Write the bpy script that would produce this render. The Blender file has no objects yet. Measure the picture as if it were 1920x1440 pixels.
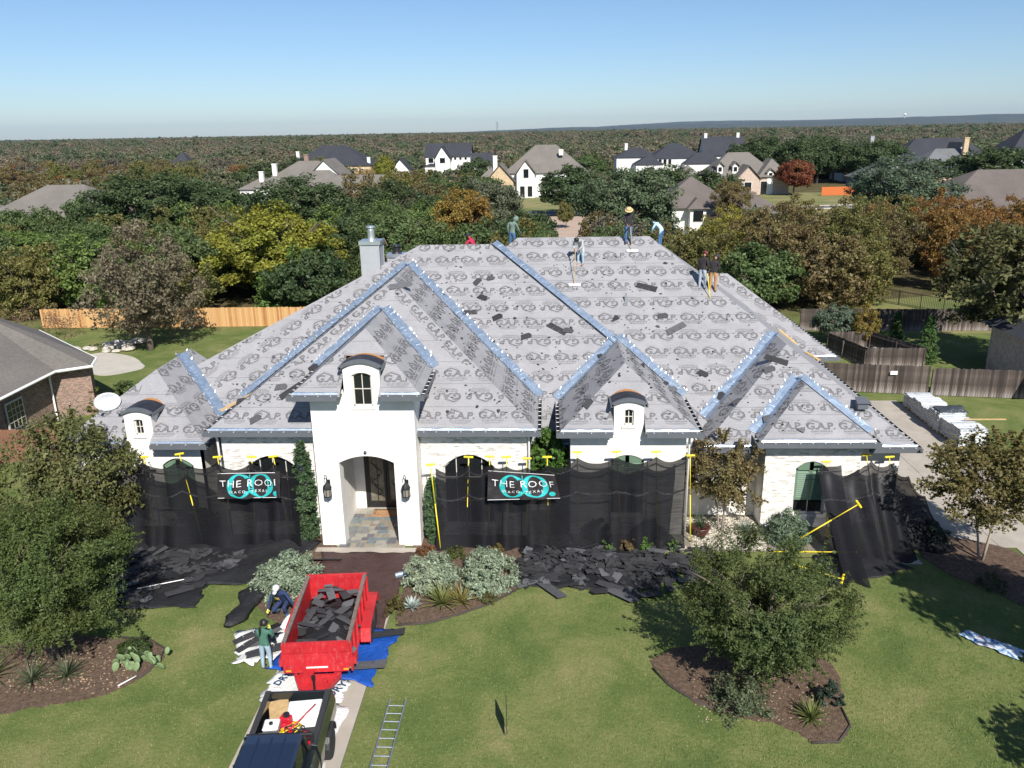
import bpy, bmesh, math, random
import numpy as np
from mathutils import Vector, Matrix, Euler

SC = bpy.context.scene
COL = SC.collection
R = math.radians
rnd = random.Random(7)

# ---------------------------------------------------------------- camera, sky, sun, exposure
YAW, PITCH, ROLL = R(2.6), R(17.4), R(1.0)
cd = bpy.data.cameras.new('camera')
cam = bpy.data.objects.new('camera', cd)
COL.objects.link(cam)
cd.sensor_width = 36.0
cd.lens = 36.0 * 1508.0 / 1920.0
cd.clip_start, cd.clip_end = 0.1, 60000.0
cam.matrix_world = (Matrix.Translation((0, 0, 15)) @ Matrix.Rotation(YAW, 4, 'Z')
                    @ Matrix.Rotation(math.pi / 2 - PITCH, 4, 'X') @ Matrix.Rotation(-ROLL, 4, 'Z'))
SC.camera = cam

SUN_EL = R(41.0)
SUN_DIR = Vector((0.33, -0.944, 0)).normalized()           # horizontal direction towards the sun
w = bpy.data.worlds.new('World')
SC.world = w
w.use_nodes = True
wn = w.node_tree
sky = wn.nodes.new('ShaderNodeTexSky')
sky.sky_type = 'NISHITA'
sky.sun_disc = False
sky.sun_elevation = SUN_EL
sky.sun_rotation = math.atan2(SUN_DIR.x, SUN_DIR.y)
sky.altitude = 300.0
sky.air_density = 0.92
sky.dust_density = 0.4
sky.ozone_density = 6.0
bg = wn.nodes['Background']
bg.inputs[1].default_value = 0.083
wn.links.new(sky.outputs[0], bg.inputs[0])

sl = bpy.data.lights.new('sun', 'SUN')
sl.energy = 5.0
sl.angle = R(0.53)
sl.color = (1.0, 0.955, 0.88)
so = bpy.data.objects.new('sun', sl)
COL.objects.link(so)
sd = Vector((SUN_DIR.x * math.cos(SUN_EL), SUN_DIR.y * math.cos(SUN_EL), math.sin(SUN_EL)))
so.rotation_euler = sd.to_track_quat('Z', 'Y').to_euler()
so.location = (20, -30, 40)

SC.view_settings.view_transform = 'Standard'
SC.view_settings.look = 'None'
SC.view_settings.exposure = 0.5
SC.view_settings.gamma = 1.0
SC.view_settings.use_curve_mapping = False
SC.render.resolution_x, SC.render.resolution_y = 1024, 768
SC.cycles.max_bounces = 6
SC.cycles.transparent_max_bounces = 24
SC.cycles.volume_bounces = 0

# ---------------------------------------------------------------- helpers
def tag(o, label=None, cat=None, group=None, kind=None):
    if label: o['label'] = label
    if cat: o['category'] = cat
    if group: o['group'] = group
    if kind: o['kind'] = kind
    return o

def thing(name, label, cat, loc=(0, 0, 0), rz=0.0, group=None):
    o = bpy.data.objects.new(name, None)
    o.empty_display_size = 0.3
    o.location = loc
    o.rotation_euler = (0, 0, rz)
    COL.objects.link(o)
    return tag(o, label, cat, group)

def link(name, me, parent=None, loc=(0, 0, 0), rot=(0, 0, 0), scale=(1, 1, 1)):
    o = bpy.data.objects.new(name, me)
    COL.objects.link(o)
    o.location, o.rotation_euler, o.scale = loc, rot, scale
    if parent: o.parent = parent
    return o

class MB:
    """collects polygons, builds ONE mesh object"""
    def __init__(s): s.v, s.f, s.m = [], [], []
    def add(s, vs, fs, m=0):
        o = len(s.v)
        s.v += [tuple(p) for p in vs]
        s.f += [tuple(i + o for i in q) for q in fs]
        s.m += [m] * len(fs)
        return s
    def poly(s, pts, m=0): return s.add(pts, [tuple(range(len(pts)))], m)
    def box(s, x0, x1, y0, y1, z0, z1, m=0, rz=0.0, piv=None):
        vs = [(x, y, z) for z in (z0, z1) for y in (y0, y1) for x in (x0, x1)]
        if rz:
            px, py = piv or ((x0 + x1) / 2, (y0 + y1) / 2)
            c, sn = math.cos(rz), math.sin(rz)
            vs = [(px + (x - px) * c - (y - py) * sn, py + (x - px) * sn + (y - py) * c, z) for x, y, z in vs]
        return s.add(vs, [(0, 2, 3, 1), (4, 5, 7, 6), (0, 1, 5, 4), (2, 6, 7, 3), (0, 4, 6, 2), (1, 3, 7, 5)], m)
    def prism(s, pts, off, m=0):
        n = len(pts)
        off = Vector(off)
        a = [Vector(p) for p in pts]
        b = [p + off for p in a]
        fs = [tuple(range(n)), tuple(range(2 * n - 1, n - 1, -1))]
        fs += [(i, i + n, (i + 1) % n + n, (i + 1) % n) for i in range(n)]
        return s.add(a + b, fs, m)
    def tube(s, pts, rad, n=8, m=0, caps=True):
        pts = [Vector(p) for p in pts]
        if not isinstance(rad, (list, tuple)): rad = [rad] * len(pts)
        o = len(s.v)
        for i, p in enumerate(pts):
            t = (pts[min(i + 1, len(pts) - 1)] - pts[max(i - 1, 0)]).normalized()
            u = t.cross(Vector((0, 0, 1)))
            if u.length < 1e-3: u = Vector((1, 0, 0))
            u.normalize()
            q = t.cross(u)
            for k in range(n):
                a = 2 * math.pi * k / n
                s.v.append(tuple(p + (u * math.cos(a) + q * math.sin(a)) * rad[i]))
        for i in range(len(pts) - 1):
            for k in range(n):
                k2 = (k + 1) % n
                s.f.append((o + i * n + k, o + i * n + k2, o + (i + 1) * n + k2, o + (i + 1) * n + k))
                s.m.append(m)
        if caps:
            s.f.append(tuple(o + k for k in range(n))[::-1]); s.m.append(m)
            s.f.append(tuple(o + (len(pts) - 1) * n + k for k in range(n))); s.m.append(m)
        return s
    def lathe(s, prof, n=16, c=(0, 0, 0), m=0, axis='z', sx=1.0, sy=1.0):
        o = len(s.v)
        for r, h in prof:
            for k in range(n):
                a = 2 * math.pi * k / n
                x, y, z = r * math.cos(a) * sx, r * math.sin(a) * sy, h
                if axis == 'x': x, y, z = z, x, y
                if axis == 'y': x, y, z = x, z, y
                s.v.append((c[0] + x, c[1] + y, c[2] + z))
        for i in range(len(prof) - 1):
            for k in range(n):
                k2 = (k + 1) % n
                s.f.append((o + i * n + k, o + i * n + k2, o + (i + 1) * n + k2, o + (i + 1) * n + k)); s.m.append(m)
        s.f.append(tuple(o + k for k in range(n))[::-1]); s.m.append(m)
        s.f.append(tuple(o + (len(prof) - 1) * n + k for k in range(n))); s.m.append(m)
        return s
    def mesh(s, name, mats, smooth=False, off=(0, 0, 0)):
        me = bpy.data.meshes.new(name)
        ox, oy, oz = off
        me.from_pydata([(x - ox, y - oy, z - oz) for x, y, z in s.v], [], s.f)
        for mt in (mats if isinstance(mats, (list, tuple)) else [mats]): me.materials.append(mt)
        if any(s.m): me.polygons.foreach_set('material_index', s.m)
        if smooth: me.polygons.foreach_set('use_smooth', [True] * len(s.f))
        me.update()
        return me
    def build(s, name, mats, parent=None, smooth=False, world=False, bevel=0.0):
        """world=True: the coordinates collected are world ones and the parent is unrotated"""
        off = (0, 0, 0)
        if world and parent:
            off = Vector(parent.location)
            q = parent.parent
            while q: off = off + q.location; q = q.parent
        elif world is False and parent is None: pass
        me = s.mesh(name, mats, smooth, off)
        bm = bmesh.new(); bm.from_mesh(me)
        bmesh.ops.recalc_face_normals(bm, faces=bm.faces)
        if bevel: bmesh.ops.bevel(bm, geom=bm.edges[:], offset=bevel, segments=1, affect='EDGES', clamp_overlap=True)
        bm.to_mesh(me); bm.free()
        return link(name, me, parent)

def copy_tree(o, parent=None):
    c = o.copy(); COL.objects.link(c)
    if parent: c.parent = parent
    for ch in o.children:
        copy_tree(ch, c)
    return c

# ---------------------------------------------------------------- materials
def newmat(name):
    m = bpy.data.materials.new(name); m.use_nodes = True
    nt = m.node_tree
    return m, nt, nt.nodes['Principled BSDF'], nt.nodes.new

def ramp(nt, fac, stops, interp='LINEAR'):
    r = nt.nodes.new('ShaderNodeValToRGB')
    r.color_ramp.interpolation = interp
    e = r.color_ramp.elements
    while len(e) < len(stops): e.new(0.5)
    for el, (p, c) in zip(e, stops):
        el.position = p
        el.color = (*c, 1) if len(c) == 3 else c
    nt.links.new(fac, r.inputs[0])
    return r.outputs[0]

def noise(nt, scale, detail=4, rough=0.55, vec=None, coord='Object', mapscale=None, dist=0.0):
    n = nt.nodes.new('ShaderNodeTexNoise')
    n.inputs['Scale'].default_value = scale
    n.inputs['Detail'].default_value = detail
    n.inputs['Roughness'].default_value = rough
    n.inputs['Distortion'].default_value = dist
    if vec is None:
        tc = nt.nodes.new('ShaderNodeTexCoord'); vec = tc.outputs[coord]
    if mapscale:
        mp = nt.nodes.new('ShaderNodeMapping'); mp.inputs['Scale'].default_value = mapscale
        nt.links.new(vec, mp.inputs[0]); vec = mp.outputs[0]
    nt.links.new(vec, n.inputs['Vector'])
    return n.outputs['Fac']

def mixc(nt, fac, a, b, blend='MIX'):
    m = nt.nodes.new('ShaderNodeMix'); m.data_type = 'RGBA'; m.blend_type = blend
    for sock, v in ((m.inputs[0], fac), (m.inputs[6], a), (m.inputs[7], b)):
        if hasattr(v, 'links'): nt.links.new(v, sock)
        else: sock.default_value = v if isinstance(v, (int, float)) else ((*v, 1) if len(v) == 3 else v)
    return m.outputs[2]

def mth(nt, op, a, b=0.0):
    m = nt.nodes.new('ShaderNodeMath'); m.operation = op
    for sock, v in ((m.inputs[0], a), (m.inputs[1], b)):
        if hasattr(v, 'links'): nt.links.new(v, sock)
        else: sock.default_value = v
    return m.outputs[0]

def bump(nt, bsdf, h, strength=0.3, dist=0.02):
    b = nt.nodes.new('ShaderNodeBump')
    b.inputs['Strength'].default_value = strength
    b.inputs['Distance'].default_value = dist
    nt.links.new(h, b.inputs['Height']); nt.links.new(b.outputs[0], bsdf.inputs['Normal'])

def simple(name, col, rough=0.7, metal=0.0, var=0.15, vs=3.0, bmp=0.0, bs=40.0, coord='Object', spec=0.5):
    m, nt, b, N = newmat(name)
    f = noise(nt, vs, 5, 0.6, coord=coord)
    c0 = tuple(max(0, c * (1 - var)) for c in col); c1 = tuple(min(1, c * (1 + var)) for c in col)
    nt.links.new(ramp(nt, f, [(0.3, c0), (0.7, c1)]), b.inputs['Base Color'])
    b.inputs['Roughness'].default_value = rough
    b.inputs['Metallic'].default_value = metal
    b.inputs['Specular IOR Level'].default_value = spec
    if bmp: bump(nt, b, noise(nt, bs, 3, coord=coord), bmp, 0.02)
    return m

M = {}
M['stucco'] = simple('white_stucco', (0.75, 0.725, 0.675), 0.9, var=0.07, vs=2.2, bmp=0.45, bs=5, spec=0.2)
M['trim'] = simple('gray_trim_paint', (0.105, 0.115, 0.13), 0.5, var=0.08)
M['gutter_in'] = simple('black_gutter_inside', (0.012, 0.012, 0.014), 0.7)
M['white'] = simple('white_paint', (0.78, 0.77, 0.74), 0.6, var=0.05)
M['frame'] = simple('cream_window_frame', (0.6, 0.57, 0.5), 0.6, var=0.05)
M['iron'] = simple('black_iron', (0.015, 0.015, 0.016), 0.45, var=0.2)
M['shutter'] = simple('sage_green_paint', (0.115, 0.19, 0.13), 0.6, var=0.1)
M['blackpaint'] = simple('black_paint', (0.02, 0.02, 0.022), 0.4)
M['osb'] = simple('raw_osb_board', (0.42, 0.2, 0.07), 0.85, var=0.35, vs=18)
M['wood'] = simple('raw_pine', (0.5, 0.34, 0.16), 0.8, var=0.2, vs=6)
M['flue'] = simple('galvanised_flue', (0.62, 0.65, 0.68), 0.35, 0.85, var=0.1)
M['chim'] = simple('gray_chimney_siding', (0.32, 0.335, 0.35), 0.6, var=0.05)
M['yellow'] = simple('yellow_pole_paint', (0.75, 0.58, 0.02), 0.45, var=0.08)
M['concrete'] = simple('concrete', (0.37, 0.33, 0.28), 0.9, var=0.13, vs=1.1, bmp=0.15, bs=30)
M['patio'] = simple('pale_concrete', (0.44, 0.41, 0.36), 0.9, var=0.1, vs=0.8)

m, nt, b, N = newmat('dark_glass')
b.inputs['Base Color'].default_value = (0.012, 0.014, 0.016, 1); b.inputs['Roughness'].default_value = 0.06
b.inputs['Specular IOR Level'].default_value = 0.6
M['glass'] = m
m, nt, b, N = newmat('lantern_glass')
b.inputs['Base Color'].default_value = (0.22, 0.2, 0.17, 1); b.inputs['Roughness'].default_value = 0.15
M['lglass'] = m

def brick_mat(name, cols, mortar, bw=0.2, bh=0.067, ms=0.008, whitewash=0.0):
    m, nt, b, N = newmat(name)
    tc = N('ShaderNodeTexCoord'); sp = N('ShaderNodeSeparateXYZ'); nt.links.new(tc.outputs['Object'], sp.inputs[0])
    cb = N('ShaderNodeCombineXYZ')
    nt.links.new(mth(nt, 'ADD', sp.outputs[0], sp.outputs[1]), cb.inputs[0]); nt.links.new(sp.outputs[2], cb.inputs[1])
    br = N('ShaderNodeTexBrick')
    br.inputs['Scale'].default_value = 1.0
    br.inputs['Brick Width'].default_value = bw; br.inputs['Row Height'].default_value = bh
    br.inputs['Mortar Size'].default_value = ms; br.inputs['Mortar Smooth'].default_value = 0.2
    br.inputs['Color1'].default_value = (0, 0, 0, 1); br.inputs['Color2'].default_value = (1, 1, 1, 1)
    br.inputs['Mortar'].default_value = (0.5, 0.5, 0.5, 1)
    nt.links.new(cb.outputs[0], br.inputs['Vector'])
    n1 = noise(nt, 7.0, 2, vec=cb.outputs[0], mapscale=(0.7, 2.1, 1))
    mixv = mth(nt, 'ADD', mth(nt, 'MULTIPLY', br.outputs['Color'], 0.55), mth(nt, 'MULTIPLY', n1, 0.45))
    col = ramp(nt, mixv, cols)
    if whitewash:
        n2 = noise(nt, 1.6, 5, 0.65, vec=cb.outputs[0], mapscale=(0.5, 1.6, 1))
        col = mixc(nt, ramp(nt, n2, [(0.4, (.62,) * 3), (0.58, (whitewash,) * 3)]), col, (0.74, 0.72, 0.685))
    col = mixc(nt, br.outputs['Fac'], col, mortar)
    nt.links.new(col, b.inputs['Base Color'])
    b.inputs['Roughness'].default_value = 0.9; b.inputs['Specular IOR Level'].default_value = 0.2
    bump(nt, b, mth(nt, 'SUBTRACT', mth(nt, 'MULTIPLY', n1, 0.3), br.outputs['Fac']), 0.5, 0.012)
    return m
M['whitebrick'] = brick_mat('whitewashed_brick', [(0.2, (0.3, 0.265, 0.24)), (0.36, (0.5, 0.47, 0.43)), (0.5, (0.67, 0.65, 0.615)), (0.8, (0.74, 0.725, 0.695))], (0.66, 0.64, 0.6), whitewash=0.1)
M['redbrick'] = brick_mat('red_brown_brick', [(0.2, (0.03, 0.014, 0.012)), (0.45, (0.17, 0.07, 0.05)), (0.6, (0.25, 0.115, 0.08)), (0.85, (0.34, 0.21, 0.15))], (0.42, 0.36, 0.3), ms=0.012)

# synthetic underlayment: pale grey, fine weave lines, foot scuffs
m, nt, b, N = newmat('gray_roof_underlayment')
f1 = noise(nt, 0.9, 6, 0.65); f2 = noise(nt, 14, 3, 0.6, mapscale=(1, 1, 4))
fw = noise(nt, 60, 2, 0.5, mapscale=(0.05, 1, 1))
f = mth(nt, 'ADD', mth(nt, 'MULTIPLY', f1, 0.38), mth(nt, 'ADD', mth(nt, 'MULTIPLY', f2, 0.37), mth(nt, 'MULTIPLY', fw, 0.25)))
fc = ramp(nt, f, [(0.34, (0.215, 0.212, 0.223)), (0.5, (0.275, 0.271, 0.283)), (0.63, (0.33, 0.324, 0.335))])
tcz = N('ShaderNodeTexCoord'); spz = N('ShaderNodeSeparateXYZ'); nt.links.new(tcz.outputs['Object'], spz.inputs[0])
zl = mth(nt, 'FRACT', mth(nt, 'ADD', mth(nt, 'DIVIDE', spz.outputs[2], 0.642), mth(nt, 'MULTIPLY', f1, 0.03)))
lap = ramp(nt, zl, [(0.0, (.62,) * 3), (0.018, (.7,) * 3), (0.03, (1, 1, 1)), (1.0, (1, 1, 1))])
fine_l = ramp(nt, mth(nt, 'FRACT', mth(nt, 'MULTIPLY', spz.outputs[2], 15.0)), [(0.0, (.93,) * 3), (.25, (1, 1, 1))])
nt.links.new(mixc(nt, 1.0, mixc(nt, 1.0, fc, lap, 'MULTIPLY'), fine_l, 'MULTIPLY'), b.inputs['Base Color'])
b.inputs['Roughness'].default_value = 0.75; b.inputs['Specular IOR Level'].default_value = 0.3
bump(nt, b, mth(nt, 'ADD', noise(nt, 1.7, 5, 0.65, mapscale=(0.6, 1, 2), dist=.6), mth(nt, 'MULTIPLY', lap, .5)), 0.45, 0.05)
M['felt'] = m
M['print'] = simple('dark_gray_print', (0.128, 0.126, 0.132), 0.75, var=0.25, vs=5)
M['print2'] = simple('mid_gray_print', (0.185, 0.182, 0.187), 0.75, var=0.2, vs=5)
m, nt, b, N = newmat('valley_metal')
f1 = noise(nt, 5.0, 4, 0.6)
nt.links.new(ramp(nt, f1, [(0.3, (0.36, 0.47, 0.6)), (0.7, (0.56, 0.66, 0.77))]), b.inputs['Base Color'])  # blue of the reflected sky is tinted into the metal colour
b.inputs['Metallic'].default_value = 0.8; b.inputs['Roughness'].default_value = 0.38
bump(nt, b, noise(nt, 3.5, 3, 0.6), 0.22, 0.05)
M['valley'] = m
M['cap'] = simple('bright_cap_and_glint', (0.7, 0.73, 0.76), 0.3, 0.3, var=0.15)  # bright colour for edge tabs and for the glints painted on the valleys
m, nt, b, N = newmat('black_roof_felt')
f1 = noise(nt, 3.0, 5, 0.6)
nt.links.new(ramp(nt, f1, [(0.3, (0.012, 0.012, 0.018)), (0.7, (0.03, 0.03, 0.04))]), b.inputs['Base Color'])
b.inputs['Roughness'].default_value = 0.55
bump(nt, b, f1, 0.5, 0.05)
M['bfelt'] = m
m, nt, b, N = newmat('asphalt_shingle_black')
oi = N('ShaderNodeObjectInfo')
f1 = noise(nt, 25, 3, 0.7)
f = mth(nt, 'ADD', mth(nt, 'MULTIPLY', oi.outputs['Random'], 0.7), mth(nt, 'MULTIPLY', f1, 0.4))
nt.links.new(ramp(nt, f, [(0.2, (0.018, 0.018, 0.02)), (0.6, (0.038, 0.038, 0.042)), (0.95, (0.12, 0.122, 0.13))]), b.inputs['Base Color'])
b.inputs['Roughness'].default_value = 0.85
bump(nt, b, noise(nt, 120, 2), 0.4, 0.01)
M['shingle'] = m
# ================================================================ the house being re-roofed
HOUSE = thing('white_house', 'white stucco and brick house with gray printed underlayment on its stripped roof', 'house', (-2.4, 29.0, 0))
def hp(mb, name, mat, parent=None, **k): return mb.build(name, mat, parent or HOUSE, world=True, **k)

# ---- one logo of the printed underlayment: letters, roof chevron, small line of text, rules
def text_mesh(body, size, shear=0.0, bold=0.0, sp=1.0, sx=1.0):
    cu = bpy.data.curves.new('tx', 'FONT')
    cu.body = body; cu.size = size; cu.shear = shear; cu.offset = bold; cu.space_character = sp
    cu.align_x = 'CENTER'; cu.resolution_u = 2; cu.fill_mode = 'FRONT'
    o = bpy.data.objects.new('tx', cu); COL.objects.link(o)
    bpy.context.view_layer.update()
    me = o.evaluated_get(bpy.context.evaluated_depsgraph_get()).to_mesh()
    me.calc_loop_triangles()
    vs = [(v.co.x * sx, v.co.y) for v in me.vertices]
    tris = [tuple(t.vertices) for t in me.loop_triangles]
    bpy.data.objects.remove(o); bpy.data.curves.remove(cu)
    return [[vs[i] for i in t] for t in tris]

def bar2(a, b, w):
    a, b = Vector(a), Vector(b); d = (b - a).normalized(); n = Vector((-d.y, d.x)) * w / 2
    p = [a + n, b + n, b - n, a - n]
    return [[tuple(p[0]), tuple(p[1]), tuple(p[2])], [tuple(p[0]), tuple(p[2]), tuple(p[3])]]

def make_logo():
    big = [[(x, y + 0.14) for x, y in t] for t in text_mesh('G.A.P.', 0.465, 0.1, 0.014, 0.96, 1.04)]
    ch = bar2((-0.56, 0.40), (-0.30, 0.585), 0.05) + bar2((-0.31, 0.585), (0.0, 0.46), 0.05) + bar2((-0.55, 0.41), (-0.55, 0.3), 0.05)
    for k in range(7):
        x = -0.5 + k * 0.075; y = 0.44 + (x + 0.56) * 0.72 if x < -0.3 else 0.61 - (x + 0.3) * 0.4
        ch += bar2((x, y + 0.025), (x + (0.0 if x < -0.3 else 0.02) - 0.012 * (x < -0.3), y + 0.075), 0.012)
    small = [[(x, y) for x, y in t] for t in text_mesh('GuardShield', 0.15, 0.0, 0.0035, 1.08, 1.1)]
    ln = bar2((-0.42, -0.055), (0.42, -0.055), 0.012) + bar2((-0.3, -0.1), (0.3, -0.1), 0.009)
    return [(t, 0) for t in big + ch] + [(t, 1) for t in small + ln]
LOGO = [([(x * .92, (y - 0.24) * .9) for x, y in t], k) for t, k in make_logo()]

def clip_poly(pts, conv):
    out = pts
    n = len(conv)
    for i in range(n):
        ax, ay = conv[i]; bx, by = conv[(i + 1) % n]
        inp, out = out, []
        if not inp: return []
        sd = [(bx - ax) * (p[1] - ay) - (by - ay) * (p[0] - ax) for p in inp]
        for j in range(len(inp)):
            k = (j + 1) % len(inp)
            if sd[j] >= 0: out.append(inp[j])
            if (sd[j] >= 0) != (sd[k] >= 0):
                t = sd[j] / (sd[j] - sd[k])
                out.append((inp[j][0] + t * (inp[k][0] - inp[j][0]), inp[j][1] + t * (inp[k][1] - inp[j][1])))
    return out

def plane_frame(poly):
    P = [Vector(p) for p in poly]
    n = Vector((0, 0, 0))
    for i in range(len(P)): n += P[i].cross(P[(i + 1) % len(P)])
    n.normalize()
    if n.z < 0: n = -n
    h = Vector((0, 0, 1)).cross(n).normalized()          # level direction on the plane
    return n, h, n.cross(h).normalized()

def prints(parent, poly, rot=0.0, u0=0.0, v0=0.0, du=1.22, dv=0.98, scale=1.0, region=None, skip=0.0, seed=1, single=False):
    """rows of logos, every second row upside down; rot turns the roll on the slope; clipped to the (convex) slope"""
    rr = random.Random(seed)
    n, h, up = plane_frame(poly)
    if h.x < -1e-6 or (abs(h.x) < 1e-6 and h.y < 0): h = -h
    up = n.cross(h)
    O = Vector(poly[0])
    a = h * math.cos(rot) + up * math.sin(rot); bb = n.cross(a)
    tod = lambda p: ((Vector(p) - O).dot(a), (Vector(p) - O).dot(bb))
    conv = [tod(p) for p in (region or poly)]
    area = sum(conv[i][0] * conv[(i + 1) % len(conv)][1] - conv[(i + 1) % len(conv)][0] * conv[i][1] for i in range(len(conv)))
    if area < 0: conv = conv[::-1]
    us = [p[0] for p in conv]; vs = [p[1] for p in conv]
    mb = MB()
    j = 0
    v = math.floor(min(vs) / dv) * dv + v0
    if single: v, dv = (min(vs) + max(vs)) / 2, 1e3
    while v < max(vs) + dv and not (single and j):
        fl = -1 if j % 2 else 1
        u = math.floor(min(us) / du) * du + u0 + rr.uniform(0, du)
        while u < max(us) + du:
            if rr.random() > skip:
                jv = rr.uniform(-0.02, 0.02)
                cs = [(u + sx * 0.62 * scale, v + sy * 0.4 * scale) for sx in (-1, 1) for sy in (-1, 1)]
                inside = all(len(clip_poly([c], conv)) > 0 for c in cs)
                touch = inside or len(clip_poly([cs[0], cs[2], cs[3], cs[1]], conv)) > 2
                if touch:
                    for t, k in LOGO:
                        q = [(u + fl * x * scale, v + jv + fl * y * scale) for x, y in t]
                        if not inside:
                            q = clip_poly(q, conv)
                            if len(q) < 3: continue
                        mb.poly([tuple(O + a * x + bb * y + n * 0.012) for x, y in q], k)
            u += du * scale
        v += dv * scale; j += 1
    if mb.f:
        off = Vector(HOUSE.location)
        me = mb.mesh('underlayment_print', [M['print'], M['print2']], off=off)
        return tag(link('underlayment_print', me, parent), kind='stuff')

def slope(poly, name='roof_slope', th=0.09, mat=None):
    """a roof slope as a slab; slopes pass into one another where bodies meet"""
    mb = MB(); mb.prism(poly, (0, 0, -th))
    return hp(mb, name, mat or M['felt'])

def valley(p0, p1, da, db, wa=0.3, wb=0.3, lift=0.03, seg=0.45, caps=(True, True), seed=0, name='valley_flashing'):
    """bent metal strip along p0-p1 lying on two slopes; da, db: unit directions up each slope, square to the valley"""
    rr = random.Random(seed)
    p0, p1 = Vector(p0), Vector(p1)
    L = (p1 - p0).length; t = (p1 - p0) / L
    n = max(3, int(L / seg))
    mb, cp = MB(), MB()
    nz = Vector((0, 0, 1))
    rows = []
    for i in range(n + 1):
        c = p0 + t * (L * i / n) + nz * (lift + rr.uniform(-.006, .006))
        ja, jb = rr.uniform(.93, 1.06), rr.uniform(.93, 1.06)
        rows.append((c + Vector(da) * wa * ja + nz * rr.uniform(0, .014), c + Vector(da) * wa * 0.5 + nz * rr.uniform(-.004, .012), c, c + Vector(db) * wb * 0.5 + nz * rr.uniform(-.004, .012), c + Vector(db) * wb * jb + nz * rr.uniform(0, .014)))
    vs = [p for r_ in rows for p in r_]
    fs = [(i * 5 + k, i * 5 + k + 1, i * 5 + k + 6, i * 5 + k + 5) for i in range(n) for k in range(4)]
    mb.add(vs, fs)
    o = hp(mb, name, M['valley'])
    k = 0.0
    while k < L:
        for side, on, d, wd in ((0, caps[0], da, wa), (1, caps[1], db, wb)):
            if on and rr.random() < 0.5:
                c = p0 + t * (k + rr.uniform(-.08, .08)) + Vector(d) * wd * rr.uniform(0.78, 1.12) + nz * (lift + .012)
                e = t * rr.uniform(.01, .03) + Vector(d) * rr.uniform(.01, .045); f = Vector(d) * rr.uniform(.01, .03) - t * rr.uniform(.01, .025)
                cp.poly([c - e, c + f, c + e + nz * .05, c - f + nz * .03])
        if rr.random() < .85:                              # bright slivers painted as glints on creases across the metal
            d, wd = (da, wa) if rr.random() < .5 else (db, wb)
            c = p0 + t * k + Vector(d) * wd * rr.uniform(.1, .6) + nz * (lift + .016); e = Vector(d) * rr.uniform(.04, .12) + t * rr.uniform(-.03, .03); f = t * rr.uniform(.006, .02)
            cp.poly([c - e - f, c + e - f * .4, c + e + f * .4, c - e + f])
        k += 0.19
    if cp.f:
        me = cp.mesh('crimp_tabs_and_glints', M['cap'], off=HOUSE.location)
        tag(link('crimp_tabs_and_glints', me, o), kind='stuff')
    return o

def perp(d, t):                                            # component of direction d square to t, unit
    d, t = Vector(d), Vector(t).normalized()
    return (d - t * d.dot(t)).normalized()

def gutter(p0, p1, out, name='gutter'):
    """open gutter with hanger straps along p0-p1; out: outward horizontal unit direction"""
    p0, p1, out = Vector(p0), Vector(p1), Vector(out)
    z = Vector((0, 0, 1)); t = (p1 - p0).normalized()
    def bar(mb, o0, o1, z0, z1, m=0, a=p0, b=p1):
        vs = [a + out * o0 + z * z0, a + out * o1 + z * z0, a + out * o1 + z * z1, a + out * o0 + z * z1]
        mb.prism(vs, b - a, m)
    mb = MB()
    bar(mb, 0.0, 0.012, -0.2, -0.012); bar(mb, 0.012, 0.14, -0.2, -0.188); bar(mb, 0.128, 0.14, -0.188, -0.02)
    g = hp(mb, name, M['trim'])
    mb = MB(); bar(mb, 0.014, 0.126, -0.185, -0.16)
    me = mb.mesh('gutter_trough', M['gutter_in'], off=HOUSE.location); link('gutter_trough', me, g)
    mb = MB(); L = (p1 - p0).length; n = max(1, int(L / 0.45))
    for i in range(n):
        c = p0 + t * (L * (i + .5) / n)
        bar(mb, 0.0, 0.135, -0.045, -0.03, 0, c - t * 0.014, c + t * 0.014)
    me = mb.mesh('hanger_straps', M['white'], off=HOUSE.location); tag(link('hanger_straps', me, g), kind='stuff')
    return g

def dripedge(p0, p1, up, name='drip_edge', seed=0):
    """wavy bright starter metal on the eave edge"""
    rr = random.Random(seed)
    p0, p1, up = Vector(p0), Vector(p1), Vector(up).normalized()
    L = (p1 - p0).length; n = max(2, int(L / 0.3)); z = Vector((0, 0, 1))
    vs = []
    for i in range(n + 1):
        c = p0.lerp(p1, i / n)
        vs += [c + z * .01, c + up * .04 + z * (.025 + rr.uniform(0, .02)), c + up * rr.uniform(.07, .11) + z * .02]
    mb = MB().add(vs, [(i * 3 + k, i * 3 + k + 1, i * 3 + k + 4, i * 3 + k + 3) for i in range(n) for k in (0, 1)])
    return hp(mb, name, M['valley'])

P = 0.74
zM = lambda Y: 4.2 + P * (Y - 31.25)
yM = lambda z: 31.25 + (z - 4.2) / P
DEL = 0.45
zR = lambda Y: zM(Y - DEL)
yR = lambda z: yM(z) + DEL
UPF = Vector((0, 1, P)).normalized(); UPL = Vector((1, 0, P)).normalized(); UPR = Vector((-1, 0, P)).normalized()

# ---- main slopes
A0, A1 = (-6.1, 38.9, zM(38.9)), (-2.7, 38.9, zM(38.9))
mainL = [(-19, yM(3.75), 3.75), (-13.4, 29.79, zM(29.79)), (7.4, 29.79, zM(29.79)), A1, A0]
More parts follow.
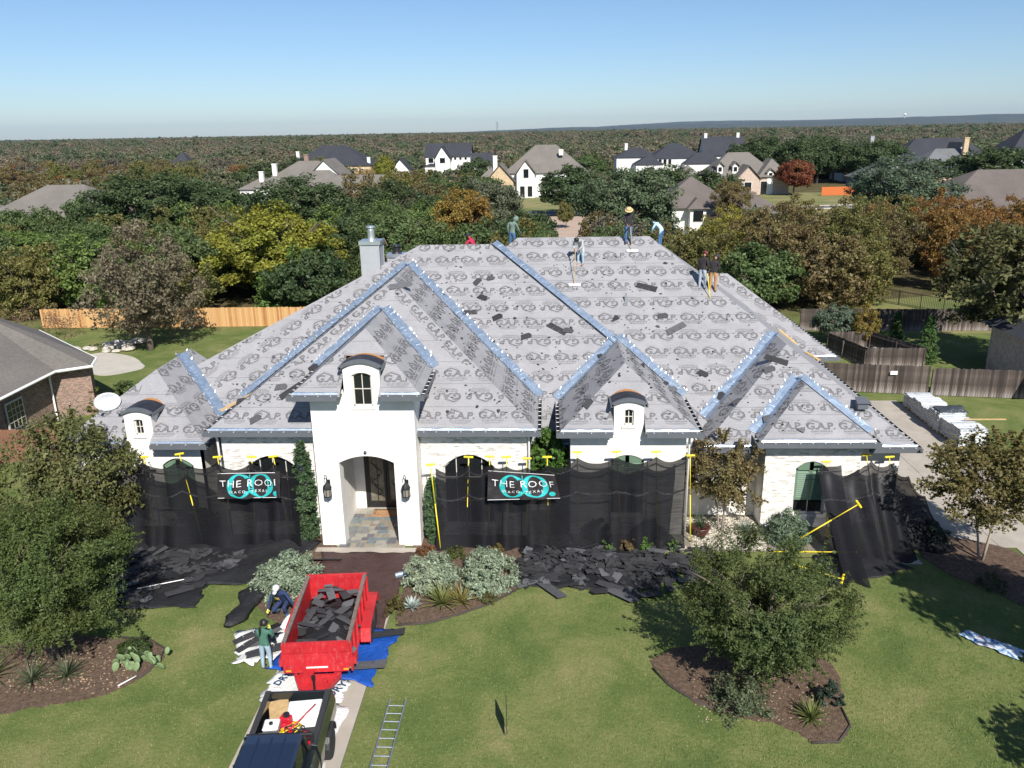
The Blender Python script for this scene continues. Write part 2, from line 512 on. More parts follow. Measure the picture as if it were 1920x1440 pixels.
# keep the front-left corner in the plane of the slope
s_main = slope([(-19, yM(3.75), 3.75), (-13.4, yM(3.75), 3.75), (-13.4, 29.79, zM(29.79)), (7.4, 29.79, zM(29.79)), A1, A0])
prints(s_main, [(-6.4, 29.9, zM(29.9)), (7.4, 29.9, zM(29.9)), A1, A0], v0=0.3, seed=3)
prints(s_main, [(-18.9, yM(3.8), 3.8), (-6.5, 30.6, zM(30.6)), (-6.5, 38.5, zM(38.5))], rot=R(51), v0=0.4, seed=4, dv=1.0)
B0, B1 = (-1.4, 39.62, zR(39.62)), (5.0, 39.62, zR(39.62))
mainR = [(2, yR(3.12), 3.12), (14, yR(3.12), 3.12), (14, yR(3.4), 3.4), B1, B0, (-2.35, 38.75, zR(38.75))]
s_r = slope(mainR)
prints(s_r, mainR, v0=0.55, seed=5)
s_left = slope([(-19, yM(3.75), 3.75), A0, (-16.5, 46.6, 3.75)])
slope([A0, A1, (-2.7, 46.6, 3.75), (-16.5, 46.6, 3.75)])
s_right = slope([(14, yR(3.4), 3.4), (14, 48.6, 3.4), B1])
slope([B1, B0, (-9, 48.6, 3.4), (14, 48.6, 3.4)])
# right end of the left ridge: narrow slope stepping down to the right-hand slope
def hipA(t): return Vector((-2.7 + t, 38.9 - .9 * t, zM(38.9 - .9 * t)))
slope([hipA(0), hipA(10), hipA(10) + Vector((0, DEL, 0)), hipA(0) + Vector((0, DEL, 0))])
tv = hipA(10) - hipA(0)
valley(hipA(0.1) + Vector((0, DEL * .62, 0.05)), hipA(6.0) + Vector((0, DEL * .62, .05)), perp(UPR, tv), perp(UPF, tv), 0.24, 0.3, seed=11)

def hip_body(x0, x1, yf, ze, yb, rear_l, rear_r, vl=(True, True), p=P, seed=0, gaps=None, gut=True, notch=None):
    """front hip that runs back into the slope behind; rear_l/rear_r give that slope's Y at a height"""
    xm, h = (x0 + x1) / 2, (x1 - x0) / 2
    za, ya = ze + p * h, yf + h
    front = [(x0, yf, ze), (x1, yf, ze), (xm, ya, za)]
    left = [(x0, yb, ze), (x0, yf, ze), (xm, ya, za), (xm, yb, za)]
    right = [(x1, yf, ze), (x1, yb, ze), (xm, yb, za), (xm, ya, za)]
    fo = front
    if notch:                                              # the eave stops on both sides of a dormer
        xa, xb, yn = notch; zn = ze + p * (yn - yf)
        fo = [(x0, yf, ze), (xa, yf, ze), (xa, yn, zn), (xb, yn, zn), (xb, yf, ze), (x1, yf, ze), (xm, ya, za)]
    sf, sl_, sr = slope(fo), slope(left), slope(right)
    up_l = Vector((1, 0, p)).normalized(); up_r = Vector((-1, 0, p)).normalized()
    a, bq = (x0, rear_l(ze), ze), (xm, rear_l(za), za)
    t = Vector(bq) - Vector(a)
    if vl[0]: valley(a, bq, perp(UPF, t), perp(up_l, t), 0.3, 0.24, seed=seed + 1, caps=(True, False))
    a2, b2 = (x1, rear_r(ze), ze), (xm, rear_r(za), za)
    t = Vector(b2) - Vector(a2)
    if vl[1]: valley(a2, b2, perp(UPF, t), perp(up_r, t), 0.3, 0.24, seed=seed + 2)
    if gut:
        gutter((x0, rear_l(ze), ze), (x0, yf, ze), (-1, 0, 0)); gutter((x1, yf, ze), (x1, rear_r(ze), ze), (1, 0, 0))
        segs = gaps or [(x0 - .14, x1 + .14)]
        for (ga, gb) in segs:
            gutter((ga, yf, ze), (gb, yf, ze), (0, -1, 0))
            dripedge((max(ga, x0 + .05), yf, ze), (min(gb, x1 - .05), yf, ze), (0, 1, p), seed=seed)
    regs = [front]
    if notch:
        zz = lambda y: ze + p * (y - yf)
        regs = [[(x0, yf, ze), (xa, yf, ze), (xa, yf + min(xa - x0, h), zz(yf + min(xa - x0, h)))], [(xb, yf, ze), (x1, yf, ze), (xb, yf + min(x1 - xb, h), zz(yf + min(x1 - xb, h)))]]
    return dict(regs=regs, front=(sf, front), left=(sl_, left), right=(sr, right), xm=xm, ya=ya, za=za)

# ---- big forward hip over both brick bays
TX0, TX1, TYF, TZ = -12.75, -0.35, 27.75, 4.5
T = hip_body(TX0, TX1, TYF, TZ, 38.4, yM, yM, seed=20, gaps=[(TX0 - .14, -8.62), (-4.78, TX1 + .14)])
prints(T['front'][0], T['front'][1], v0=0.62, seed=6, region=[(TX0, TYF, TZ), (TX1, TYF, TZ), (-2.9, 30.3, TZ + P * 2.55), (-10.2, 30.3, TZ + P * 2.55)])
pf = lambda x, y: (x, y, TZ + P * (y - TYF))
prints(T['front'][0], T['front'][1], rot=R(-51), single=True, seed=8, region=[pf(-3.55, 30.35), pf(-2.72, 30.05), pf(-6.45, 33.75), pf(-6.35, 33.1)])
prints(T['front'][0], T['front'][1], rot=R(51), single=True, seed=9, region=[pf(-9.55, 30.35), pf(-10.38, 30.05), pf(-6.65, 33.75), pf(-6.75, 33.1)])
prints(T['right'][0], T['right'][1], v0=0.5, seed=10)
prints(T['left'][0], T['left'][1], v0=0.5, seed=12)

# ---- entrance tower roof
yT = lambda z: TYF + (z - TZ) / P
WX0, WX1, WYF, WZ = -9.1, -4.45, 26.78, 6.22
TW = hip_body(WX0, WX1, WYF, WZ, 33.2, yT, yT, seed=30, p=0.8, gaps=[(WX0 - .14, -7.42), (-5.86, WX1 + .14)], notch=(-7.34, -5.94, 28.2))
for rg in TW['regs']: prints(TW['front'][0], TW['front'][1], v0=0.65, seed=14, region=rg)
prints(TW['right'][0], TW['right'][1], rot=R(0), v0=0.6, scale=0.9, seed=15)
prints(TW['left'][0], TW['left'][1], v0=0.6, seed=16)
# loose piece of valley metal on the left of the tower roof
mb = MB()
for i in range(7):
    a = Vector((-7.9 + i * .17, 30.0 + i * .15, 0)); a.z = TZ + P * (a.y - TYF) + .12 + .1 * math.sin(i * 1.9)
    b_ = a + Vector((.1, -.55 - .1 * math.sin(i), -.22 + .06 * math.cos(i * 2)))
    mb.v += [tuple(a), tuple(a.lerp(b_, .5) + Vector((0, 0, .12))), tuple(b_)]
mb.f = [(i * 3 + k, i * 3 + k + 1, i * 3 + k + 4, i * 3 + k + 3) for i in range(6) for k in (0, 1)]; mb.m = [0] * 12
hp(mb, 'crumpled_valley_flashing', M['valley'])

# ---- middle bay
MB_ = hip_body(0.48, 5.62, 27.85, 4.4, 35.2, yM, yR, seed=40, gaps=[(.34, 2.42), (3.66, 5.76)], notch=(2.46, 3.62, 29.1))
for rg in MB_['regs']: prints(MB_['front'][0], MB_['front'][1], v0=0.62, seed=17, region=rg)
prints(MB_['right'][0], MB_['right'][1], v0=0.5, seed=18); prints(MB_['left'][0], MB_['left'][1], v0=0.45, seed=19, scale=1.2)
# ---- wide low hip on the right, and the garage bay in front of it
G2 = hip_body(5.95, 14.0, 28.85, 3.4, 37.0, yR, yR, seed=50, vl=(True, False), gaps=[(5.81, 8.1), (12.2, 14.14)])
prints(G2['front'][0], G2['front'][1], v0=0.55, seed=21); prints(G2['left'][0], G2['left'][1], v0=0.5, seed=22)
yG = lambda z: 28.85 + (z - 3.4) / P
GB = hip_body(8.0, 12.3, 28.45, 3.75, 32.4, yG, yG, seed=60)
prints(GB['front'][0], GB['front'][1], v0=0.66, seed=23); prints(GB['left'][0], GB['left'][1], v0=0.4, seed=24, scale=1.15)
gutter((14, 28.85, 3.4), (14, 42, 3.4), (1, 0, 0))
# ---- left wing
LW = hip_body(-19.0, -13.2, 28.35, 3.75, 34.6, lambda z: 30.7 + (z - 3.75) * .4, yM, seed=70, vl=(False, True), gaps=[(-19.14, -16.5), (-15.3, -13.06)], notch=(-16.46, -15.34, 29.6))
for rg in LW['regs']: prints(LW['front'][0], LW['front'][1], v0=0.6, seed=25, region=rg)
prints(LW['right'][0], LW['right'][1], rot=R(0), v0=0.5, seed=26)
gutter((-19, 31.0, 3.75), (-19, 28.35, 3.75), (-1, 0, 0))
# low eaves in the two recesses
for xa, xb in ((-13.1, -12.4), (-0.74, 0.86)):
    gutter((xa, 29.79, 3.12), (xb, 29.79, 3.12), (0, -1, 0)); dripedge((xa, 29.79, 3.12), (xb, 29.79, 3.12), UPF)
# ---- rear wings
rw = [(4, 41.6, 3.4), (15.3, 41.6, 3.4), (10.4, 46.5, 7.03), (4, 46.5, 7.03)]
s_rw = slope(rw); slope([(15.3, 41.6, 3.4), (15.3, 51.4, 3.4), (10.4, 46.5, 7.03)]); slope([(4, 46.5, 7.03), (10.4, 46.5, 7.03), (15.3, 51.4, 3.4), (4, 51.4, 3.4)])
prints(s_rw, rw, rot=R(-44), v0=0.4, seed=27)
gutter((14.0, 41.6, 3.4), (15.44, 41.6, 3.4), (0, -1, 0)); gutter((15.3, 41.6, 3.4), (15.3, 51, 3.4), (1, 0, 0)); dripedge((13.9, 41.6, 3.4), (15.25, 41.6, 3.4), UPF)
# flashing laid beside the rear right wing
tvr = Vector((6.5, -5.9, -4.4))
valley((8.6, 41.9, 6.3), (11.6, 41.75, 4.55), (0.1, 1, .4), (.2, -.8, .2), .2, .3, lift=.12, seed=77, caps=(False, False))

# ---- walls
def wall_x(x0, x1, yf, th, z0, z1, ops=(), mat='stucco', name='wall'):
    """wall facing the front with arched openings (xa, xb, za, zb, rise)"""
    mb = MB(); yb = yf + th; x = x0
    for xa, xb, za, zb, rise in sorted(ops):
        mb.box(x, xa, yf, yb, z0, z1)
        if za > z0: mb.box(xa, xb, yf, yb, z0, za)
        n = 10
        arc = [(xb + (xa - xb) * i / n, yf, zb + rise * (1 - (2 * i / n - 1) ** 2)) for i in range(n + 1)]
        mb.prism([(xa, yf, z1), (xb, yf, z1)] + arc, (0, th, 0))
        x = xb
    mb.box(x, x1, yf, yb, z0, z1)
    return hp(mb, name, M[mat])
def wall_y(x, y0, y1, z0, z1, th=0.25, mat='stucco', name='side_wall'):
    return hp(MB().box(min(x, x + th), max(x, x + th), y0, y1, z0, z1), name, M[mat])

def window(x0, x1, z0, z1, y, rise=0.0, cols=2, rows=2, shutter=False, parent=None, fr='frame', name='window'):
    """sash window in an opening whose wall face stands at y; frame, mullions, one pane for each light, sill"""
    yy = y + 0.09
    mb = MB(); w_ = 0.05
    n = 8
    arc_o = [(x1 + (x0 - x1) * i / n, yy, z1 + rise * (1 - (2 * i / n - 1) ** 2)) for i in range(n + 1)]
    arc_i = [(x1 - w_ + (x0 - x1 + 2 * w_) * i / n, yy, z1 - w_ + rise * (1 - (2 * i / n - 1) ** 2)) for i in range(n + 1)]
    for i in range(n):
        mb.prism([arc_o[i], arc_o[i + 1], arc_i[i + 1], arc_i[i]], (0, .08, 0))
    mb.box(x0, x0 + w_, yy, yy + .08, z0, z1); mb.box(x1 - w_, x1, yy, yy + .08, z0, z1); mb.box(x0, x1, yy, yy + .08, z0, z0 + w_)
    o = hp(mb, name, M[fr], parent)
    mb = MB()
    for i in range(1, cols):
        xc = x0 + (x1 - x0) * i / cols; mb.box(xc - .014, xc + .014, yy + .02, yy + .05, z0 + w_, z1 + rise - w_ * .6)
    for j in range(1, rows):
        zc = z0 + (z1 - z0 + rise) * j / rows; mb.box(x0 + w_, x1 - w_, yy + .022, yy + .048, zc - .014, zc + .014)
    off = HOUSE.location
    if mb.f: link('mullions', mb.mesh('mullions', M[fr], off=off), o)
    for i in range(cols):
        for j in range(rows):
            xa, xb = x0 + (x1 - x0) * i / cols, x0 + (x1 - x0) * (i + 1) / cols
            za, zb = z0 + (z1 - z0) * j / rows, z0 + (z1 - z0) * (j + 1) / rows
            top = [(xb, yy + .06, zb), (xa, yy + .06, zb)]
            if j == rows - 1 and rise:
                hgt = lambda x: z1 + rise * (1 - (2 * (x - x0) / (x1 - x0) - 1) ** 2)
                top = [(xb + (xa - xb) * k / 4, yy + .06, hgt(xb + (xa - xb) * k / 4)) for k in range(5)]
            link('pane', MB().prism([(xa, yy + .06, za), (xb, yy + .06, za)] + top, (0, .01, 0)).mesh('pane', M['glass'], off=off), o)
    sm = MB().box(x0 - .08, x1 + .08, y - .05, y + .1, z0 - .1, z0 - .002)
    link('sill', sm.mesh('sill', M['stucco'], off=off), o)
    return o

def shutters(x0, x1, z0, z1, y, rise, parent=None):
    """two louvred leaves that fill an arched opening"""
    for xa, xb in ((x0 + .02, (x0 + x1) / 2 - .006), ((x0 + x1) / 2 + .006, x1 - .02)):
        mb = MB()
        hgt = lambda x: z1 + rise * (1 - (2 * (x - x0) / (x1 - x0) - 1) ** 2) - .02
        mb.box(xa, xa + .07, y, y + .05, z0, min(hgt(xa), hgt(xa + .07))); mb.box(xb - .07, xb, y, y + .05, z0, min(hgt(xb), hgt(xb - .07)))
        mb.box(xa + .07, xb - .07, y, y + .05, z0, z0 + .09)
        n = 6
        mb.prism([(xa + (xb - xa) * i / n, y, hgt(xa + (xb - xa) * i / n)) for i in range(n + 1)] + [(xb, y, z1 - .08), (xa, y, z1 - .08)], (0, .05, 0))
        o = hp(mb, 'shutter', M['shutter'], parent)
        z = z0 + .13
        while z < z1 - .1:
            s_ = MB().prism([(xa + .072, y + .045, z + .045), (xa + .072, y + .035, z + .05), (xa + .072, y - .002, z - .03), (xa + .072, y + .008, z - .035)], (xb - xa - .144, 0, 0))
            link('louvre', s_.mesh('louvre', M['shutter'], off=HOUSE.location), o)
            z += .085

wall_x(-18.6, -13.6, 28.8, .3, 0, 3.7, [(-15.2, -13.95, .75, 2.65, .3)])
window(-15.2, -13.95, .75, 2.65, 28.85, .3, 2, 3)
shutters(-15.2, -13.95, .78, 2.6, 28.82, .3)
wall_y(-13.85, 28.801, 30.3, 0, 3.6); wall_x(-13.6, -12.4, 30.3, .3, 0, 3.3)
wall_x(-12.4, -8.6, 28.1, .3, 0, 4.36, [(-11.55, -9.55, .45, 2.85, .5)], 'whitebrick')
window(-11.55, -9.55, .45, 2.85, 28.13, .5, 4, 3)
wall_y(-12.4, 28.401, 30.4, 0, 4.3, mat='whitebrick')
wall_x(-4.78, -.75, 28.1, .3, 0, 4.36, [(-3.95, -2.0, .45, 2.9, .5)], 'whitebrick')
window(-3.95, -2.0, .45, 2.9, 28.13, .5, 4, 3)
wall_y(-1.0, 28.401, 30.3, 0, 4.3, mat='whitebrick')
wall_x(-.75, .88, 30.3, .3, 0, 3.1, [(-.35, .3, .9, 2.2, 0)])
window(-.35, .3, .9, 2.2, 30.32, 0, 1, 2)
wall_x(.88, 5.2, 28.25, .3, 0, 4.26, [(2.4, 3.65, .8, 3.1, .22)])
window(2.4, 3.65, .8, 3.1, 28.28, .22, 2, 3); shutters(2.4, 3.65, 1.9, 3.08, 28.29, .22)
wall_y(.88, 28.551, 30.3, 0, 4.2); wall_y(4.95, 28.551, 30.2, 0, 4.2)
wall_x(5.2, 8.35, 29.9, .3, 0, 3.3)
wall_x(8.35, 11.95, 28.9, .3, 0, 3.66, [(9.55, 10.75, .55, 2.5, .28)], 'whitebrick')
window(9.55, 10.75, .55, 2.5, 28.93, .28, 2, 3); shutters(9.55, 10.75, 1.15, 2.48, 28.94, .28)
wall_y(8.35, 29.201, 30.2, 0, 3.6, mat='stucco'); wall_y(11.7, 29.201, 29.6, 0, 3.6, mat='whitebrick')
wall_x(11.95, 13.6, 29.35, .3, 0, 3.32)
wall_y(13.35, 29.651, 48, 0, 3.3, name='side_wall'); wall_y(-18.6, 29.101, 32, 0, 3.65)
hp(MB().box(-15.9, 13.6, 46.1, 46.35, 0, 3.3), 'rear_wall', M['stucco'])
hp(MB().box(13.0, 14.85, 42.1, 42.35, 0, 3.3).box(14.6, 14.85, 42.351, 51, 0, 3.3), 'wing_wall', M['stucco'])
# brick arch surrounds are flush stone; band of soffit boards under the eaves
for x0, x1, y0, y1, z in ((-12.7, -8.62, 27.78, 28.1, 4.36), (-4.76, -.4, 27.78, 28.1, 4.36), (.52, 2.46, 27.88, 28.25, 4.26), (3.62, 5.58, 27.88, 28.25, 4.26), (8.04, 12.26, 28.48, 28.9, 3.64), (-18.95, -16.45, 28.38, 28.8, 3.62), (-15.36, -13.24, 28.38, 28.8, 3.62), (6.0, 8.0, 28.9, 29.9, 3.25), (12.3, 13.95, 28.9, 29.35, 3.25)):
    hp(MB().box(x0, x1, y0, y1, z, z + .03), 'soffit', M['trim'])
# downpipes
for x, y, z in ((-12.5, 28.0, 4.3), (5.3, 28.2, 4.2), (-.68, 28.0, 4.3)):
    hp(MB().tube([(x, y - .1, z), (x, y, z - .25), (x, y, .1)], .045, 8), 'downspout', M['white'], smooth=True)

# ---- entrance tower with arched porch
n = 14
arc = [(-5.65 - 2.05 * i / n, 27.25, 3.42 + .27 * (1 - (2 * i / n - 1) ** 2)) for i in range(n + 1)]
mb = MB()
mb.prism([(-8.58, 27.25, 0), (-7.7, 27.25, 0)] + arc[::-1] + [(-5.65, 27.25, 0), (-4.8, 27.25, 0), (-4.8, 27.25, 6.1), (-5.97, 27.25, 6.1), (-5.97, 27.25, 5.4), (-7.29, 27.25, 5.4), (-7.29, 27.25, 6.1), (-8.58, 27.25, 6.1)], (0, .55, 0))
hp(mb, 'tower_wall', M['stucco'])
for xa in (-8.58, -5.18): hp(MB().box(xa, xa + .38, 27.801, 31.2, 0, 6.09), 'tower_side_wall', M['stucco'])
for xa in (-8.2, -5.42): hp(MB().box(xa, xa + .22, 27.801, 30.4, 0, 3.75), 'porch_wall', M['stucco'])
hp(MB().box(-8.2, -5.2, 27.801, 30.7, 3.76, 3.9), 'porch_ceiling', M['stucco'])
hp(MB().box(-8.2, -7.55, 30.4, 30.7, 0, 3.75).box(-5.75, -5.2, 30.4, 30.7, 0, 3.75).box(-7.55, -5.75, 30.4, 30.7, 2.75, 3.75), 'porch_back_wall', M['stucco'])
for x0, x1 in ((-9.06, -7.36), (-5.98, -4.5)): hp(MB().box(x0, x1, 26.82, 27.25, 6.08, 6.11), 'soffit', M['trim'])
# double iron door: frame, leaves with glass and scrolls
door = hp(MB().box(-7.55, -7.45, 30.38, 30.5, .06, 2.75).box(-5.85, -5.75, 30.38, 30.5, .06, 2.75).box(-7.45, -5.85, 30.38, 30.5, 2.65, 2.75), 'front_door', M['iron'])
for x0, x1 in ((-7.45, -6.66), (-6.64, -5.85)):
    lf = MB().box(x0, x0 + .1, 30.4, 30.46, .06, 2.65).box(x1 - .1, x1, 30.4, 30.46, .06, 2.65).box(x0 + .1, x1 - .1, 30.4, 30.46, .06, .36).box(x0 + .1, x1 - .1, 30.4, 30.46, 2.52, 2.65)
    lo = link('door_leaf', lf.mesh('door_leaf', M['iron'], off=HOUSE.location), door)
    g = simple('door_glass', (0.16, 0.145, 0.11), 0.15, var=0.5, vs=2.5) if 'doorglass' not in M else M['doorglass']; M['doorglass'] = g
    link('door_glass', MB().box(x0 + .1, x1 - .1, 30.43, 30.44, .36, 2.52).mesh('door_glass', g, off=HOUSE.location), door)
    sc_ = MB(); xm = (x0 + x1) / 2
    for k, (zc, s_) in enumerate(((.6, 1), (1.05, -1), (1.5, 1), (1.95, -1))):
        pts = [(xm + s_ * .26 * math.sin(a) * (1 - a / 9), 30.41, zc + .11 * a) for a in [i * .45 for i in range(11)]]
        sc_.tube(pts, .012, 5)
    sc_.tube([(xm, 30.41, .36), (xm + .03, 30.41, 1.4), (xm, 30.41, 2.5)], .013, 5)
    link('scrollwork', sc_.mesh('scrollwork', M['iron'], off=HOUSE.location), door)
# porch slates: each its own piece, on a bed
floor = hp(MB().box(-7.98, -5.42, 27.0, 30.4, -.05, .03), 'porch_floor', simple('gray_mortar', (.3, .28, .25), .9))
hp(MB().box(-8.75, -4.65, 26.72, 26.998, -.05, .05), 'porch_step', M['concrete'])
SL = [simple('slate_%d' % i, c, .75, var=.2, vs=5, bmp=.3) for i, c in enumerate([(.2, .2, .19), (.27, .24, .19), (.16, .19, .2), (.24, .2, .16), (.3, .28, .24), (.13, .13, .14)])]
rs = random.Random(5)
y = 27.03
while y < 29.9:
    x = -7.95; hh = rs.choice((.24, .28, .3))
    while x < -5.47:
        ww = min(rs.choice((.26, .34, .42, .5)), -5.45 - x)
        zt = .052 + rs.uniform(-.004, .004)
        link('slate_tile', MB().box(x + .006, x + ww - .006, y + .006, min(y + hh, 30.38) - .006, .031, zt).mesh('slate_tile', rs.choice(SL), off=HOUSE.location), floor)
        x += ww
    y += hh
link('threshold', MB().box(-7.5, -5.8, 30.28, 30.39, .031, .07).mesh('threshold', M['concrete'], off=HOUSE.location), floor)
# lanterns on both sides of the porch
for lx in (-8.16, -5.22):
    b0 = hp(MB().box(lx - .07, lx + .07, 27.21, 27.249, 2.45, 2.75), 'wall_lantern', M['iron'])
    off = HOUSE.location
    sc_ = MB().tube([(lx, 27.2, 2.6), (lx, 27.1, 2.75), (lx, 27.05, 2.95), (lx - .03, 26.98, 3.05), (lx - .06, 26.95, 2.98), (lx - .05, 26.97, 2.88)], .016, 6)
    sc_.tube([(lx, 27.2, 2.55), (lx, 27.02, 2.62), (lx, 27.02, 2.74)], .02, 6)
    link('lantern_arm', sc_.mesh('lantern_arm', M['iron'], off=off), b0)
    link('lantern_cap', MB().lathe([(.03, 2.76), (.05, 2.7), (.14, 2.6), (.17, 2.52), (.17, 2.5)], 10, (lx, 27.02, 0)).mesh('lantern_cap', M['iron'], off=off), b0)
    link('lantern_glass', MB().lathe([(.12, 2.49), (.13, 2.2)], 8, (lx, 27.02, 0)).mesh('lantern_glass', M['lglass'], off=off), b0)
    cg = MB()
    for k in range(8):
        a = math.pi / 4 * k; cg.tube([(lx + .14 * math.cos(a), 27.02 + .14 * math.sin(a), 2.5), (lx + .15 * math.cos(a), 27.02 + .15 * math.sin(a), 2.19)], .01, 4)
    cg.lathe([(.16, 2.2), (.16, 2.17), (.08, 2.1), (.03, 2.06), (.01, 2.0)], 10, (lx, 27.02, 0))
    link('lantern_cage', cg.mesh('lantern_cage', M['iron'], off=off), b0)
hp(MB().lathe([(.05, 0), (.06, .04), (.03, .09)], 8, (-6.68, 27.2, 3.82)), 'porch_spot_lamp', M['iron'])

# ---- barrel dormers
def dormer(xc, hw, y, zs, rise, zb, depth, win, felt=.6):
    n = 10; zt = lambda u: zs + rise * (1 - u * u)
    arc = [(xc + hw * (1 - 2 * i / n), y, zt(1 - 2 * i / n)) for i in range(n + 1)]
    x0, x1, z0, z1, rs_ = win
    mb = MB()
    mb.box(xc - hw, x0, y, y + .2, zb, zs); mb.box(x1, xc + hw, y, y + .2, zb, zs); mb.box(x0, x1, y, y + .2, zb, z0)
    ar2 = [(x0 + (x1 - x0) * i / 6, y, z1 + rs_ * (1 - (2 * i / 6 - 1) ** 2)) for i in range(7)]
    mb.prism([(x1, y, zs)] + [(x1, y, z1)] + ar2[::-1][1:] + [(x0, y, zs)] if zs > z1 + rs_ else [(x1, y, zs)] + arc + [(x0, y, zs)], (0, .2, 0))
    if zs > z1 + rs_: mb.prism(arc, (0, .2, 0))
    d = hp(mb, 'dormer', M['stucco'])
    off = HOUSE.location
    cheeks = MB().box(xc - hw, xc - hw + .15, y + .201, y + depth, zb, zs).box(xc + hw - .15, xc + hw, y + .201, y + depth, zb, zs)
    link('dormer_cheeks', cheeks.mesh('dormer_cheeks', M['stucco'], off=off), d)
    def barrel(r0, r1, ya, yb, mat, name, ov=0.0, u0=-1, u1=1):
        mb = MB(); k = 12
        a = [(xc + (hw + ov) * (u0 + (u1 - u0) * i / k), zt(u0 + (u1 - u0) * i / k) + r0) for i in range(k + 1)]
        b_ = [(x, z + r1 - r0) for x, z in a]
        ring = a + b_[::-1]
        mb.prism([(x, ya, z) for x, z in ring], (0, yb - ya, 0))
        link(name, mb.mesh(name, mat, off=off), d)
    barrel(.0, .13, y - .1, y + .02, M['trim'], 'dormer_fascia', .1)
    barrel(-.02, .1, y + .021, y + depth, M['osb'], 'dormer_deck', .07)
    barrel(.1, .125, y + .021, y + felt, M['bfelt'], 'dormer_felt', .085, -.985, .985)
    for s_ in (-1, 1):
        link('dormer_side_trim', MB().box(min(xc + s_ * (hw + .04), xc + s_ * (hw + .14)), max(xc + s_ * (hw + .04), xc + s_ * (hw + .14)), y - .1, y + depth * .7, zs - .02, zs + .1).mesh('dormer_side_trim', M['trim'], off=off), d)
    window(x0, x1, z0, z1, y, rs_, 2, 2)
    return d
# tower window sits below its barrel roof, so the wall behind it is opened by the dormer itself
dormer(-6.63, .66, 27.25, 7.02, .25, 5.4, 2.2, (-6.98, -6.28, 5.62, 6.8, .1), .68)
dormer(3.04, .55, 28.25, 5.26, .2, 4.261, 1.75, (2.86, 3.22, 4.5, 5.08, .06), .82)
dormer(-15.9, .54, 28.8, 4.74, .2, 3.701, 1.75, (-16.08, -15.72, 3.92, 4.54, .04), .98)
# the torn upper ends of the dormer felt lap onto the slope
# ---- chimneys
def chimney(x0, x1, y0, y1, z0, z1, flue_h, fr, name, cap_mat, dark=False):
    c = hp(MB().box(x0, x1, y0, y1, z0, z1), name, M['chim'])
    off = HOUSE.location; xm, ym = (x0 + x1) / 2, (y0 + y1) / 2
    tr = MB()
    for xa in (x0 - .02, x1 - .06): tr.box(xa, xa + .08, y0 - .02, y0 - .001, z0, z1 - .001)
    tr.box(x1 + .001, x1 + .02, y0 - .02, y0 + .06, z0, z1 - .001).box(x1 + .001, x1 + .02, y1 - .08, y1, z0, z1 - .001)
    link('corner_trim', tr.mesh('corner_trim', M['chim'], off=off), c)
    link('chimney_cap', MB().box(x0 - .06, x1 + .06, y0 - .06, y1 + .06, z1 - .14, z1 + .03).mesh('chimney_cap', M['flue'], off=off), c)
    fl = MB().lathe([(fr * 1.3, z1 + .031), (fr * 1.2, z1 + .1), (fr, z1 + .12), (fr, z1 + flue_h * .62), (fr * 1.05, z1 + flue_h * .63), (fr * 1.05, z1 + flue_h * .7), (fr * .85, z1 + flue_h * .71), (fr * .85, z1 + flue_h * .85), (fr * 1.25, z1 + flue_h * .86), (fr * 1.2, z1 + flue_h * .95), (fr * .3, z1 + flue_h)], 16, (xm, ym, 0))
    link('flue_pipe', fl.mesh('flue_pipe', cap_mat, smooth=False, off=off), c)
chimney(-8.72, -7.82, 37.6, 38.55, 6.5, 10.2, .72, .17, 'chimney', M['flue'])
chimney(-7.85, -7.05, 39.6, 40.3, 7.0, 9.3, .45, .2, 'small_chimney', M['blackpaint'])
link('chimney_saddle', MB().prism([(-7.8, 37.62, 8.3), (-7.8, 38.55, 8.3), (-7.8, 38.55, 9.1)], (.5, 0, .15)).mesh('chimney_saddle', M['flue'], off=HOUSE.location), HOUSE)
# ================================================================ ground, paving, beds
def ground_mat():
    m, nt, b, N = newmat('lawn_and_woodland_floor')
    big = noise(nt, 0.05, 4, 0.6, coord='Object'); mid = noise(nt, 0.4, 6, 0.68, coord='Object', dist=.4); fine = noise(nt, 9, 4, 0.7, coord='Object'); vf = noise(nt, 45, 2, .6, coord='Object')
    g = mth(nt, 'ADD', mth(nt, 'MULTIPLY', mid, .62), mth(nt, 'ADD', mth(nt, 'MULTIPLY', fine, .25), mth(nt, 'MULTIPLY', vf, .13)))
    lawn = ramp(nt, g, [(.33, (.07, .108, .03)), (.46, (.112, .15, .044)), (.54, (.165, .185, .064)), (.64, (.25, .225, .105))])
    wood = ramp(nt, mid, [(.3, (.05, .05, .02)), (.6, (.12, .1, .05)), (.8, (.2, .16, .08))])
    tc = N('ShaderNodeTexCoord'); sp = N('ShaderNodeSeparateXYZ'); nt.links.new(tc.outputs['Object'], sp.inputs[0])
    far = N('ShaderNodeMapRange'); far.inputs[1].default_value = 62; far.inputs[2].default_value = 72
    nt.links.new(sp.outputs[1], far.inputs[0])
    nt.links.new(mixc(nt, far.outputs[0], lawn, wood), b.inputs['Base Color'])
    b.inputs['Roughness'].default_value = .95; b.inputs['Specular IOR Level'].default_value = .1
    bump(nt, b, mth(nt, 'ADD', fine, mth(nt, 'MULTIPLY', vf, .6)), .6, .07)
    return m
M['ground'] = ground_mat()
tag(link('ground', MB().poly([(-16000, -200, 0), (16000, -200, 0), (16000, 24000, 0), (-16000, 24000, 0)]).mesh('ground', M['ground'])), kind='structure')

